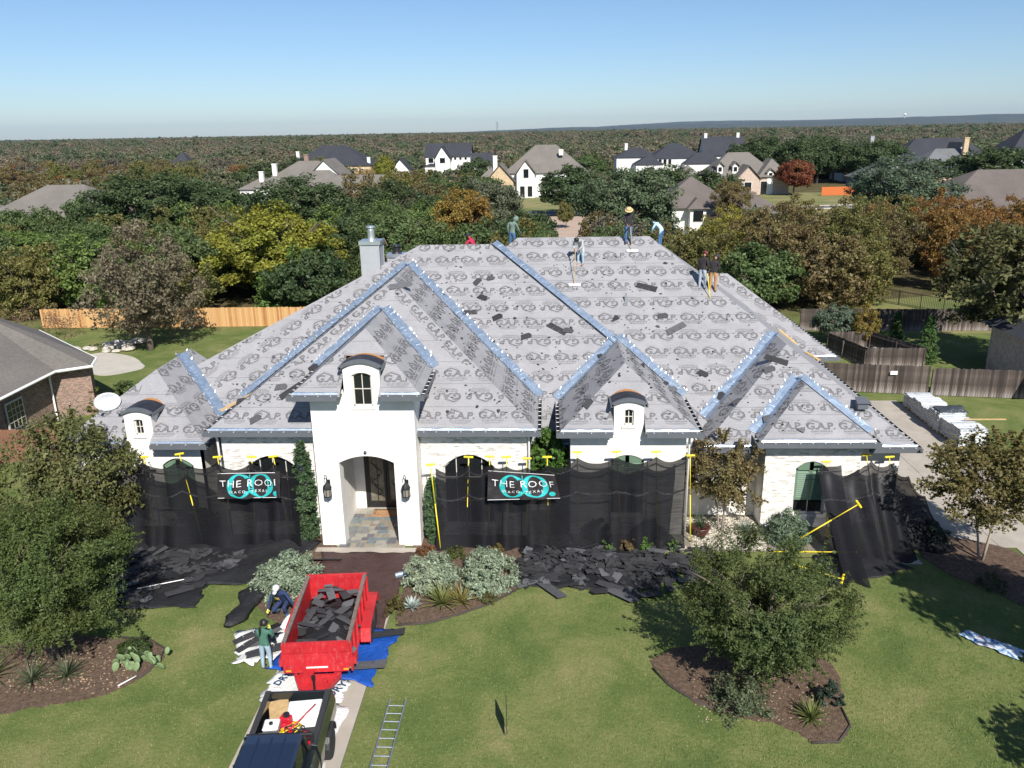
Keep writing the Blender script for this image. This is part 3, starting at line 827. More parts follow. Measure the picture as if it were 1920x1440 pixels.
def grass_blades():
    """mown lawn: short single blades, one uncountable mass"""
    rg = np.random.default_rng(3)
    n = 170000
    x = rg.uniform(-20, 19, n); y = 13.5 + (rg.uniform(0, 1, n) ** 1.5) * 16
    keep = ~((x > -8.2) & (x < -5.0)) & ~((y > 26.5) & (x > -9) & (x < 14)) & ~((x > 13.6) & (y > 25)) & ~(x > 17.2)
    x, y = x[keep], y[keep]; n = len(x)
    a = rg.uniform(0, 6.283, n); hgt = rg.uniform(.025, .06, n); lean = rg.uniform(0, .05, n); wd = rg.uniform(.006, .012, n)
    c, s_ = np.cos(a), np.sin(a)
    V = np.empty((n, 3, 3), np.float32)
    V[:, 0] = np.stack([x - c * wd, y - s_ * wd, np.zeros(n)], 1); V[:, 1] = np.stack([x + c * wd, y + s_ * wd, np.zeros(n)], 1)
    V[:, 2] = np.stack([x - s_ * lean, y + c * lean, hgt], 1)
    me = bpy.data.meshes.new('grass'); me.vertices.add(n * 3); me.loops.add(n * 3); me.polygons.add(n)
    me.vertices.foreach_set('co', V.ravel()); me.loops.foreach_set('vertex_index', np.arange(n * 3, dtype=np.int32))
    me.polygons.foreach_set('loop_start', np.arange(0, n * 3, 3, dtype=np.int32)); me.update(); me.validate()
    m, nt, b, N = newmat('grass_blade')
    ge = N('ShaderNodeNewGeometry'); mid = noise(nt, .4, 6, .68, dist=.4)
    f = mth(nt, 'ADD', mth(nt, 'MULTIPLY', ge.outputs['Random Per Island'], .35), mth(nt, 'MULTIPLY', mid, .65))
    nt.links.new(ramp(nt, f, [(.25, (.085, .128, .036)), (.45, (.13, .17, .05)), (.6, (.185, .2, .072)), (.76, (.29, .25, .12))]), b.inputs['Base Color'])
    b.inputs['Roughness'].default_value = .7; b.inputs['Specular IOR Level'].default_value = .2
    me.materials.append(m)
    tag(link('grass', me), 'short mown lawn grass across the front yard', 'grass', kind='stuff')
grass_blades()

def slabs(name, xs, ys, z, mat, gap=.02, skew=0.0, par=None):
    root = link(name, MB().box(xs[0], xs[-1], ys[0], ys[-1], -.06, z - .02).mesh(name, M['joint'])); tag(root, kind='structure')
    for i in range(len(xs) - 1):
        for j in range(len(ys) - 1):
            link('slab', MB().box(xs[i] + gap / 2, xs[i + 1] - gap / 2, ys[j] + gap / 2, ys[j + 1] - gap / 2, z - .03, z + rnd.uniform(-.003, .003)).mesh('slab', mat), root)
    return root
M['joint'] = simple('dark_joint', (.1, .09, .075), .95)
slabs('driveway', [17.3, 20.2], [14.0, 17.3, 20.6, 23.9, 27.28], .03, M['concrete'])
slabs('driveway', [13.75, 16.75, 19.9], [27.3, 30.7, 34.1, 37.5, 40.9, 44.3], .03, M['concrete'])
slabs('walkway', [-7.95, -5.15], [9, 10.6, 12.2, 13.8, 15.4, 17.0, 18.6, 20.2, 21.8, 23.4, 25.0, 26.7], .03, M['concrete'])
slabs('side_path', [11.5, 12.4, 13.4], [26.05, 26.95], .03, M['concrete'])

def outline_sheet(name, pts, z, mat, th=.05, kind='structure', n=5, seed=0, jit=.06, label=None, cat=None):
    """flat bed with a softened uneven outline"""
    rr = random.Random(seed); out = []
    L = len(pts)
    for i in range(L):
        p0, p1, p2, p3 = (Vector((*pts[(i + k - 1) % L], 0)) for k in range(4))
        for j in range(n):
            t = j / n
            q = .5 * ((2 * p1) + (p2 - p0) * t + (2 * p0 - 5 * p1 + 4 * p2 - p3) * t * t + (3 * p1 - p0 - 3 * p2 + p3) * t ** 3)
            out.append((q.x + rr.uniform(-jit, jit), q.y + rr.uniform(-jit, jit), z))
    o = link(name, MB().prism(out, (0, 0, -th)).mesh(name, mat))
    return tag(o, label, cat, kind=kind)

def soil(name, c0, c1, c2, s=8):
    m, nt, b, N = newmat(name)
    f = noise(nt, s, 6, .75); f2 = noise(nt, s * 7, 2, .6)
    nt.links.new(ramp(nt, mth(nt, 'ADD', mth(nt, 'MULTIPLY', f, .6), mth(nt, 'MULTIPLY', f2, .4)), [(.35, c0), (.5, c1), (.66, c2)]), b.inputs['Base Color'])
    b.inputs['Roughness'].default_value = .95; b.inputs['Specular IOR Level'].default_value = .15
    bump(nt, b, mth(nt, 'ADD', f, f2), 1.0, .06)
    return m
M['mulch'] = soil('brown_mulch', (.07, .046, .034), (.165, .11, .08), (.3, .215, .16))
M['gravel'] = soil('cream_pebble_bed', (.14, .12, .09), (.36, .32, .25), (.56, .52, .44), 14)
M['edging'] = simple('dark_bed_edging', (.05, .04, .035), .8)
outline_sheet('mulch_bed', [(-16.5, 17.1), (-15.0, 17.75), (-13.8, 18.15), (-12.5, 18.6), (-11.75, 19.6), (-11.7, 20.5), (-12.4, 21.1), (-13.5, 21.2), (-15.5, 21.3), (-17.5, 20.4), (-18.5, 18.3)], .022, M['mulch'], seed=1)
outline_sheet('mulch_bed', [(-4.85, 22.15), (-3.9, 22.25), (-2.9, 22.75), (-1.9, 23.4), (-.75, 24.6), (-.6, 26.0), (-1.0, 28.0), (-4.8, 28.0), (-4.95, 26.0), (-4.95, 24.0)], .022, M['mulch'], seed=2)
outline_sheet('mulch_bed', [(-10.45, 24.5), (-10.2, 23.7), (-9.55, 22.9), (-8.5, 22.0), (-8.0, 22.6), (-7.98, 25.4), (-8.6, 28.0), (-12.3, 28.0), (-11.2, 26.0)], .022, M['mulch'], seed=3)
outline_sheet('mulch_bed', [(3.1, 20.1), (3.35, 20.7), (5.0, 21.2), (7.5, 20.9), (8.3, 20.0), (7.95, 18.3), (7.85, 17.7), (7.35, 17.2), (6.7, 17.15), (6.2, 17.7), (4.5, 18.3), (3.75, 18.95)], .022, M['mulch'], seed=4)
outline_sheet('mulch_bed', [(13.9, 25.6), (13.7, 27.1), (14.6, 28.2), (15.9, 27.8), (17.2, 26.6), (17.2, 22.5), (16.6, 21.5), (15.2, 23.9)], .04, M['mulch'], seed=5)
outline_sheet('gravel_bed', [(-.6, 26.7), (-.5, 30.2), (1.0, 30.2), (1.0, 28.2), (5.2, 28.2), (5.3, 29.8), (8.3, 29.8), (8.4, 28.8), (11.4, 28.8), (11.3, 27.2), (8.0, 26.9), (5.0, 26.9), (2, 26.8)], .024, M['gravel'], seed=6)
outline_sheet('wall_bed', [(-18.4, 26.9), (-18.4, 28.7), (-13.7, 28.7), (-13.5, 30.2), (-12.5, 30.2), (-12.3, 27.0)], .018, M['mulch'], seed=7)
def curb(pts, name='bed_edging'):
    return tag(MB().tube([(x, y, .03) for x, y in pts], .035, 5).build(name, M['edging'], smooth=True), kind='structure')
curb([(-11.9, 19.3), (-11.66, 20.0), (-11.75, 20.7), (-12.5, 21.2), (-13.5, 21.25)])
curb([(-4.85, 22.05), (-3.9, 22.15), (-2.9, 22.65), (-1.85, 23.35), (-.7, 24.55)])
curb([(3.05, 20.0), (3.4, 19.3), (3.75, 18.9), (4.5, 18.25)]); curb([(7.9, 18.4), (7.9, 17.75), (7.4, 17.15), (6.7, 17.1)])
# pebbles: joined, too many to count
def pebbles(name, poly_box, n, size, mat, label, seed):
    rg = random.Random(seed); mb = MB()
    for _ in range(n):
        x = rg.uniform(poly_box[0], poly_box[1]); y = rg.uniform(poly_box[2], poly_box[3]); r = rg.uniform(.5, 1.3) * size
        ro = rg.uniform(0, 6.28); k = 5
        ring = [(x + r * math.cos(ro + i * 6.283 / k) * rg.uniform(.8, 1.2), y + r * math.sin(ro + i * 6.283 / k) * rg.uniform(.7, 1.1), .02) for i in range(k)]
        top = (x, y, .02 + r * rg.uniform(.5, 1.0))
        mb.add(ring + [top], [(i, (i + 1) % k, k) for i in range(k)])
    tag(link(name, mb.mesh(name, mat)), label, 'pebbles', kind='stuff')
M['stone'] = simple('cream_pebble', (.5, .46, .38), .85, var=.3, vs=2)
pebbles('pebbles', (5.4, 8.2, 27.0, 29.7), 2200, .035, M['stone'], 'cream pebbles around the young tree beside the garage bay', 1)
pebbles('pebbles', (-.6, 5.2, 26.95, 28.1), 1500, .035, M['stone'], 'cream pebbles under the black netting of the middle bay', 2)
pebbles('bark_chips', (-15.8, -12.2, 18.6, 20.8), 420, .03, simple('bark_chip', (.3, .2, .13), .9, var=.4), 'pale bark chips strewn over the brown island bed', 3)
pebbles('bark_chips', (4.0, 7.6, 17.8, 20.2), 260, .028, simple('dry_chip', (.3, .22, .15), .9, var=.4), 'pale chips strewn over the bed under the round oak', 4)

# ================================================================ tarps, nets, poles, banners
def cloth_mat(name, c, rough=.6, var=.25, bmp=.7, bs=2.2, spec=.4):
    m, nt, b, N = newmat(name)
    f = noise(nt, 1.2, 5, .6); cr = noise(nt, bs, 5, .65, dist=1.2)
    nt.links.new(ramp(nt, f, [(.3, tuple(v * (1 - var) for v in c)), (.7, tuple(min(1, v * (1 + var)) for v in c))]), b.inputs['Base Color'])
    b.inputs['Roughness'].default_value = rough; b.inputs['Specular IOR Level'].default_value = spec
    bump(nt, b, cr, bmp, .12)
    return m
M['brown_tarp'] = cloth_mat('dark_brown_tarp', (.062, .033, .03), .65)
M['blue_tarp'] = cloth_mat('blue_tarp', (.012, .075, .36), .45)
M['white_tarp'] = cloth_mat('white_tarp', (.68, .68, .66), .55, .08)
M['black_tarp'] = cloth_mat('black_tarp', (.016, .016, .018), .6)

def sheet(name, corners, nx, ny, mat, label, cat, z=.05, amp=.04, jit=.1, seed=0, zfun=None, group=None, th=.006):
    """wrinkled cloth spanned between four corners (in order), with uneven edges"""
    rr = random.Random(seed); c = [Vector((*p, 0)) if len(p) == 2 else Vector(p) for p in corners]
    ph = [rr.uniform(0, 6.28) for _ in range(6)]
    vs = []
    for j in range(ny + 1):
        for i in range(nx + 1):
            u, v = i / nx, j / ny
            p = c[0] * (1 - u) * (1 - v) + c[1] * u * (1 - v) + c[2] * u * v + c[3] * (1 - u) * v
            edge = i in (0, nx) or j in (0, ny)
            x, y = p.x, p.y
            wv = amp * (math.sin(3.1 * x + 1.7 * y + ph[0]) * .5 + math.sin(-2.2 * x + 4.3 * y + ph[1]) * .4 + abs(math.sin(5.3 * x - 3.1 * y + ph[2])) * .5 + rr.uniform(-.25, .25))
            if edge:                                       # slack, softly wandering edges
                q_ = 6.3 * (u + v) * 1.3
                x += jit * (.7 * math.sin(q_ * 1.7 + ph[3]) + .45 * math.sin(q_ * 4.1 + ph[4]) + rr.uniform(-.18, .18)); y += jit * (.7 * math.sin(q_ * 1.5 + ph[5]) + .45 * math.sin(q_ * 3.7 + ph[2]) + rr.uniform(-.18, .18)); wv *= .4
            vs.append((x, y, max(z - .01, z + wv) + (zfun(u, v) if zfun else 0) + p.z))
    fs = [(j * (nx + 1) + i, j * (nx + 1) + i + 1, (j + 1) * (nx + 1) + i + 1, (j + 1) * (nx + 1) + i) for j in range(ny) for i in range(nx)]
    me = MB().add(vs, fs).mesh(name, mat, smooth=True)
    o = link(name, me)
    md = o.modifiers.new('thick', 'SOLIDIFY'); md.thickness = th; md.offset = 1
    return tag(o, label, cat, group)

sheet('brown_tarp', [(-7.6, 21.4), (-5.2, 21.5), (-4.95, 26.6), (-8.5, 26.65)], 22, 40, M['brown_tarp'], 'dark brown tarp spread on the path between porch and trailer', 'tarp', .055, .03, .06, 1)
sheet('blue_tarp', [(-8.3, 19.75), (-5.05, 19.05), (-4.6, 21.65), (-7.4, 21.9)], 26, 22, M['blue_tarp'], 'blue tarp on the ground under the red trailer', 'tarp', .075, .05, .1, 2)
sheet('white_tarp', [(-9.25, 19.85), (-7.9, 20.25), (-8.1, 22.1), (-9.7, 21.5)], 20, 20, M['white_tarp'], 'crumpled white tarp on the lawn left of the trailer', 'tarp', .06, .06, .16, 3)
sheet('white_wrap', [(-8.0, 18.2), (-5.8, 18.0), (-5.65, 19.15), (-7.9, 19.6)], 24, 16, M['white_tarp'], 'white printed wrap sheet between pickup tailgate and trailer', 'wrap sheet', .09, .05, .1, 4)
sheet('white_wrap', [(-6.5, 12.5), (-5.62, 12.5), (-5.5, 18.2), (-6.5, 18.2)], 12, 40, M['white_tarp'], 'white printed wrap sheet running along the right side of the pickup', 'wrap sheet', .06, .04, .1, 5)
sheet('black_tarp', [(-15.9, 22.75), (-11.7, 22.9), (-12.0, 24.7), (-16.4, 24.9)], 30, 16, M['black_tarp'], 'black tarp square at the left edge of the debris', 'tarp', .05, .04, .08, 6)
sheet('black_tarp', [(-16.5, 24.4), (-10.1, 24.3), (-8.7, 27.3), (-16.8, 27.4)], 44, 24, M['black_tarp'], 'long black tarp along the foot of the left netting', 'tarp', .07, .07, .1, 7, zfun=lambda u, v: .25 * math.exp(-((u - .82) / .12) ** 2) * v)
sheet('black_tarp', [(-1.0, 24.5), (3.0, 23.9), (6.2, 26.5), (-1.0, 27.2)], 40, 24, M['black_tarp'], 'black tarp under the heap of old shingles on the right', 'tarp', .05, .06, .12, 8)
sheet('black_tarp', [(9.6, 24.4), (12.9, 25.7), (12.3, 27.0), (9.7, 26.6)], 22, 16, M['black_tarp'], 'black tarp triangle on the lawn under the garage netting', 'tarp', .05, .05, .06, 9)
# rolled black tarp lying on the lawn
mb = MB(); rr = random.Random(8); seg = 16
for i in range(13):
    t = i / 12; cx, cy = -10.2 + .22 * math.sin(t * 2.6), 21.75 + 2.2 * t
    wd = .36 * (math.sin(min(1, t * 1.5 + .15) * 1.57)) * (1 if t < .9 else .7); wd = max(.13, wd + .1 * math.sin(t * 9))
    for k in range(seg):
        a = 6.283 * k / seg; r_ = wd * (1 + .16 * math.sin(3 * a + i * 1.3) + rr.uniform(-.08, .08))
        mb.v.append((cx + r_ * math.cos(a), cy, max(.02, .12 + .16 * math.sin(a) * (r_ / .36) + rr.uniform(-.02, .03))))
mb.f = [(i * seg + k, i * seg + (k + 1) % seg, (i + 1) * seg + (k + 1) % seg, (i + 1) * seg + k) for i in range(12) for k in range(seg)] + [tuple(range(seg)), tuple(range(12 * seg, 13 * seg))]; mb.m = [0] * len(mb.f)
o = mb.build('rolled_tarp', M['black_tarp'], smooth=True)
tag(o, 'bunched up black tarp lying alone on the left lawn', 'tarp')

# debris netting: woven black mesh that lets some light through
m, nt, b, N = newmat('black_debris_netting')
nt.nodes.remove(b)
df = N('ShaderNodeBsdfDiffuse'); df.inputs[0].default_value = (.01, .01, .012, 1)
gl = N('ShaderNodeBsdfGlossy'); gl.inputs[0].default_value = (.25, .25, .27, 1); gl.inputs[1].default_value = .5
mx0 = N('ShaderNodeMixShader'); mx0.inputs[0].default_value = .05; nt.links.new(df.outputs[0], mx0.inputs[1]); nt.links.new(gl.outputs[0], mx0.inputs[2])
tr = N('ShaderNodeBsdfTransparent'); mx = N('ShaderNodeMixShader')
tc = N('ShaderNodeTexCoord'); nA = noise(nt, .8, 4, .6); wv = noise(nt, 18, 2, .5, mapscale=(.06, .06, 1))
nt.links.new(ramp(nt, mth(nt, 'ADD', mth(nt, 'MULTIPLY', nA, .6), mth(nt, 'MULTIPLY', wv, .4)), [(.32, (.83,) * 3), (.68, (.955,) * 3)]), mx.inputs[0])
nt.links.new(tr.outputs[0], mx.inputs[1]); nt.links.new(mx0.outputs[0], mx.inputs[2]); nt.links.new(mx.outputs[0], nt.nodes['Material Output'].inputs[0])
M['net'] = m

def net(tops, y_top, y_bot, label, sag=.33, nz=16, fold=.11, seed=0, ends=(None, None), yfun=None, zb=.04):
    """tops: (x, z) of the pole heads it hangs from, with slack between them"""
    rr = random.Random(seed); xs = []
    for i in range(len(tops) - 1):
        (xa, za), (xb, zb_) = tops[i], tops[i + 1]; k = max(6, int((xb - xa) * 7))
        for j in range(k):
            t = j / k; xs.append((xa + (xb - xa) * t, za + (zb_ - za) * t - sag * min(1, (xb - xa) / 1.3) * 4 * t * (1 - t)))
    xs.append(tops[-1])
    vs = []
    for j in range(nz + 1):
        v = j / nz
        for i, (x, zt) in enumerate(xs):
            f = math.sin(x * 5.1 + 2 * math.sin(x * 1.3 + seed)) * fold * (.25 + v) + rr.uniform(-.012, .012)
            y = y_top + (y_bot - y_top) * (v ** 1.6) + f + (yfun(x, v) if yfun else 0)
            vs.append((x + .05 * math.sin(4 * v + x * 3) * v, y, zt + (zb - zt) * v))
    n = len(xs)
    fs = [(j * n + i, j * n + i + 1, (j + 1) * n + i + 1, (j + 1) * n + i) for j in range(nz) for i in range(n - 1)]
    root = thing('debris_netting', label, 'netting', ((tops[0][0] + tops[-1][0]) / 2, y_bot, 0))
    me = MB().add(vs, fs).mesh('net_cloth', M['net'], smooth=True, off=root.location); link('net_cloth', me, root)
    for v0, nm in ((0.06, 'top_hem'), (.36, 'seam')):
        hm = MB(); j = v0 * nz; j0 = int(j)
        def at(i, dv): 
            a, b_ = Vector(vs[j0 * n + i]), Vector(vs[min(j0 + 1, nz) * n + i]); return a.lerp(b_, j - j0 + dv) + Vector((0, -.012, 0))
        hm.add([at(i, d) for d in (0, .32) for i in range(n)], [(i, i + 1, n + i + 1, n + i) for i in range(n - 1)])
        link(nm, hm.mesh(nm, M['black_tarp'], off=root.location), root)
    return root

HEADS_L = [(-15.25, 3.5), (-13.86, 3.62), (-12.41, 3.5), (-11.1, 3.5), (-10.28, 3.52)]
net([(-17.4, 2.95)] + [(x, z - .16) for x, z in HEADS_L] + [(-9.35, 3.0)], 27.5, 26.95, 'black debris netting hung on poles in front of the left bay', seed=1)
HEADS_R = [(-4.29, 3.37), (-2.92, 3.5), (-2.13, 3.52), (-1.51, 3.5), (-.76, 3.44), (0.0, 3.5), (1.11, 3.69), (2.55, 3.71), (4.0, 3.71)]
net([(-4.15, 3.1)] + [(x, z - (.3 if x < .5 else .16)) for x, z in HEADS_R[1:]] + [(5.1, 3.62)], 27.5, 26.95, 'long black debris netting hung on poles in front of the right and middle bays', sag=.27, seed=2)
net([(10.45, 2.75), (12.0, 2.75), (12.2, 2.98), (12.95, 2.85), (13.7, 2.3), (14.4, 1.5), (15.1, .35)], 28.6, 26.2, 'black debris netting draped from the garage corner down to the path', sag=.42, seed=3, fold=.12, yfun=lambda x, v: (.7 if x > 13.4 else 0) * v)
net([(10.2, 2.85), (11.0, 2.9)], 28.3, 24.6, 'narrow fold of black netting pulled forward over the lawn by the fallen poles', sag=.1, seed=4, fold=.16, nz=22)

PN = [0]
def pole(x, y, z, lean=0.0, y0=None, label=None, group='standing net poles', rot=None, L=None):
    """yellow support pole with a padded T head"""
    k = PN[0]; PN[0] += 1
    base = Vector((x + lean, (y0 if y0 is not None else y - .1), .02)); top = Vector((x, y, z))
    if rot: base, top = Vector(rot[0]), Vector(rot[1])
    d = (top - base); root = thing('support_pole', label, 'pole', tuple(base), 0, group)
    t = d.normalized(); h = Vector((1, 0, 0)); h = (h - t * h.dot(t)).normalized()
    tl = d
    sh = MB().tube([(0, 0, 0), tl * .55], .024, 7).tube([tl * .55, tl], .017, 7)
    link('shaft', sh.mesh('shaft', M['yellow'], smooth=True), root)
    hd = MB().tube([tl - h * .18, tl - h * .16, tl + h * .16, tl + h * .18], [.025, .042, .042, .025], 8)
    link('head_pad', hd.mesh('head_pad', M['yellow']), root)
    link('foot', MB().lathe([(.05, 0), (.05, .04), (.025, .06)], 8).mesh('foot', M['blackpaint']), root)
    return root
for i, (x, z) in enumerate(HEADS_L):
    pole(x, 27.62, z, (.1, .6, .3, -.1, .5)[i], 27.25, ['first yellow pole of the left netting, beside the reddish tree', 'second yellow pole of the left netting, leaning across the dark shutter', 'middle yellow pole of the left netting, at the corner of the brick bay', 'yellow pole behind the left edge of the left banner', 'last yellow pole of the left netting, behind the right half of the left banner'][i])
for i, (x, z) in enumerate(HEADS_R):
    pole(x, 27.62 if i else 27.2, z, (.28, -.15, -.1, .03, .02, .05, .02, .25, .15)[i], 27.25 if i else 26.85, ['yellow pole standing clear of the netting beside the small cypress', 'second yellow pole of the right netting, beside the arched window', 'yellow pole at the left edge of the right banner', 'yellow pole behind the middle of the right banner', 'short yellow pole head at the downspout beside the leafy magnolia', 'yellow pole under the leafy magnolia, right of the banner', 'left one of three yellow poles in front of the middle bay', 'yellow pole in front of the middle bay window', 'right one of three yellow poles in front of the middle bay'][i])
pole(5.32, 28.0, 3.4, .1, 27.6, 'yellow pole at the right end of the long netting, beside the red leaved tree')
pole(10.52, 28.5, 2.95, .1, 27.9, 'yellow pole beside the green shutter of the garage bay'); pole(12.14, 28.9, 3.05, .3, 27.6, 'yellow pole at the brick corner right of the green shutter'); pole(13.01, 28.9, 2.97, .2, 28.4, 'yellow pole at the far right wall corner')
pole(0, 0, 0, rot=((8.95, 26.05, 1.0), (10.86, 26.0, 2.4)), label='fallen yellow pole slanting up to the right out of the rosemary bush', group='fallen net poles')
pole(0, 0, 0, rot=((7.9, 25.6, .75), (10.89, 26.0, .52)), label='fallen yellow pole lying level behind the round oak', group='fallen net poles')
pole(0, 0, 0, rot=((8.1, 24.5, .95), (9.94, 24.34, .42)), label='lowest fallen yellow pole, sloping down to the right beside the oak crown', group='fallen net poles')

# banners: black vinyl, turquoise CO. behind white lettering
M['banner'] = cloth_mat('black_vinyl', (.03, .026, .03), .28, .2, .5, 1.5, .6)
M['turq'] = cloth_mat('turquoise_ink', (.03, .43, .43), .35, .1, .3, 1.5)
M['wink'] = cloth_mat('white_ink', (.75, .75, .75), .4, .05, .3, 1.5)
SERIF_O = lambda cx, cy, a, b_, wx, wy, n=28: [([(cx + a * math.cos(t0), cy + b_ * math.sin(t0)), (cx + a * math.cos(t1), cy + b_ * math.sin(t1)), (cx + (a - wx) * math.cos(t1), cy + (b_ - wy) * math.sin(t1)), (cx + (a - wx) * math.cos(t0), cy + (b_ - wy) * math.sin(t0))]) for t0, t1 in ((6.2832 * i / n, 6.2832 * (i + 1) / n) for i in range(n))]
def banner(c, ex, label, seed, cutoff=None):
    """c: four corners TL TR BR BL in world space"""
    rr = random.Random(seed)
    c = [Vector(p) for p in c]; W = (c[1] - c[0]).length; H = (c[3] - c[0]).length; ph = rr.uniform(0, 6)
    org = (c[2] + c[3]) / 2
    def pt(u, v, lift=0.0):                               # u 0..1 left-right, v 0..1 bottom-top
        p = c[3] * (1 - u) * (1 - v) + c[2] * u * (1 - v) + c[1] * u * v + c[0] * (1 - u) * v
        dy = .045 * math.sin(u * 9 + 3 * v + ph) + .03 * math.sin(u * 23 - 5 * v + ph)
        return p + Vector((0, dy - lift, -.05 * math.sin(math.pi * u) * v)) - org
    root = thing('banner', label, 'banner', tuple(org))
    nx, ny = 30, 12
    vs = [pt(i / nx, j / ny) for j in range(ny + 1) for i in range(nx + 1)]
    link('banner_cloth', MB().add(vs, [(j * (nx + 1) + i, j * (nx + 1) + i + 1, (j + 1) * (nx + 1) + i + 1, (j + 1) * (nx + 1) + i) for j in range(ny) for i in range(nx)]).mesh('banner_cloth', M['banner'], smooth=True), root)
    def ink(name, polys, mat, lift):
        mb = MB()
        for q in polys:
            q2 = [(min(max(x / W + .5, .004), ex), min(max(y / H + .5, .004), .996)) for x, y in q]
            if max(p[0] for p in q2) - min(p[0] for p in q2) < 1e-5: continue
            mb.poly([pt(u, v, lift) for u, v in q2])
        link(name, mb.mesh(name, mat), root)
    # big C and O with thick sides, dot
    Cc = [q for i, q in enumerate(SERIF_O(-.36, 0, .46, .49, .2, .045)) if not (abs(math.atan2(q[0][1] / .49, (q[0][0] + .36) / .46)) < .62)]
    Cc += [[(.0, .47), (.03, .47), (.03, .15), (.0, .2)]]
    Oo = SERIF_O(.44, 0, .47, .49, .2, .045)
    dot = [[(.98 + .11 * math.cos(a), -.36 + .11 * math.sin(a)), (.98 + .11 * math.cos(a2), -.36 + .11 * math.sin(a2)), (.98, -.36)] for a, a2 in ((i * .449, (i + 1) * .449) for i in range(14))]
    ink('turquoise_letters', Cc + Oo + dot, M['turq'], .012)
    t1 = [[(x + .02, y - .02) for x, y in q] for q in text_mesh('THE ROOF', .4, 0, -.004, 1.12, 1.05)]
    t2 = [[(x - .02, y - .27) for x, y in q] for q in text_mesh('WACO, TEXAS', .15, 0, 0, 1.55, 1.0)]
    ink('white_letters', t1 + t2, M['wink'], .024)
    ink('banner_hem', bar2((-W / 2, H / 2 - .015), (W / 2, H / 2 - .015), .02) + bar2((-W / 2, -H / 2 + .015), (W / 2, -H / 2 + .015), .02), M['wink'], .01)
banner([(-12.2, 26.98, 3.12), (-9.86, 26.98, 3.2), (-9.9, 26.92, 2.16), (-12.32, 26.9, 2.1)], .93, 'black and turquoise roofing banner tied to the left netting', 1)
banner([(-2.16, 26.98, 3.22), (.27, 26.98, 3.1), (.48, 26.92, 2.14), (-2.2, 26.9, 2.1)], .996, 'black and turquoise roofing banner tied to the right netting', 2)
# ================================================================ shingle scraps and debris
def scrap_mesh(kind, seed):
    rr = random.Random(seed); mb = MB()
    if kind == 'strip':      # a whole shingle strip with tabs
        L, W = .98, .3
        pts = [(-L / 2, -W / 2)]
        for i in range(3):
            x = -L / 2 + L * (i + 1) / 3
            pts += [(x - .012, -W / 2 + rr.uniform(-.01, .01)), (x - .01, -.02), (x + .004, -.02), (x + .006, -W / 2)] if i < 2 else [(x, -W / 2)]
        pts += [(L / 2, W / 2), (-L / 2 + rr.uniform(0, .12), W / 2)]
    elif kind == 'half':
        L, W = rr.uniform(.4, .62), .3; pts = [(-L / 2, -W / 2), (L / 2 - .05, -W / 2 + .03), (L / 2, .02), (L / 2 - .1, W / 2), (-L / 2 + .06, W / 2 - .02)]
    else:
        n = rr.choice((5, 6, 7)); r0 = rr.uniform(.12, .24)
        pts = [(r0 * rr.uniform(.6, 1.35) * math.cos(6.283 * i / n), r0 * rr.uniform(.4, .95) * math.sin(6.283 * i / n)) for i in range(n)]
    bend = rr.uniform(-.12, .14)
    mb.prism([(x, y, .006 + bend * x * x * 2 + (.05 if kind == 'torn' else .02) * rr.uniform(0, 1)) for x, y in pts], (0, 0, .008))
    return mb.mesh('shingle_scrap', M['shingle'])
SCR = {k: [scrap_mesh(k, 10 * i + j) for j in range(4)] for i, k in enumerate(('strip', 'half', 'torn'))}
GR = Vector((0, 0, 1))
def scrap(p, kind, rz, label, group, normal=GR, tilt=(0, 0), sc=1.0, name='shingle_scrap'):
    o = link(name, rnd.choice(SCR[kind]))
    q = Vector(normal).to_track_quat('Z', 'Y').to_matrix().to_4x4()
    o.matrix_world = Matrix.Translation(p) @ q @ Matrix.Rotation(rz, 4, 'Z') @ Euler((tilt[0], tilt[1], 0)).to_matrix().to_4x4() @ Matrix.Scale(sc, 4)
    return tag(o, label, 'shingle', group)
NF = Vector((0, -P, 1)).normalized()
def zroof(x, y):
    """height of the front slopes at a plan point"""
    z = zM(y) if x < -2.7 + (38.9 - y) / .9 else zR(y)
    for x0, x1, yf, ze in ((TX0, TX1, TYF, TZ), (.48, 5.62, 27.85, 4.4), (5.95, 14, 28.85, 3.4), (8, 12.3, 28.45, 3.75)):
        if x0 < x < x1 and y > yf: z = max(z, min(ze + P * (y - yf), ze + P * (x - x0), ze + P * (x1 - x)))
    return z
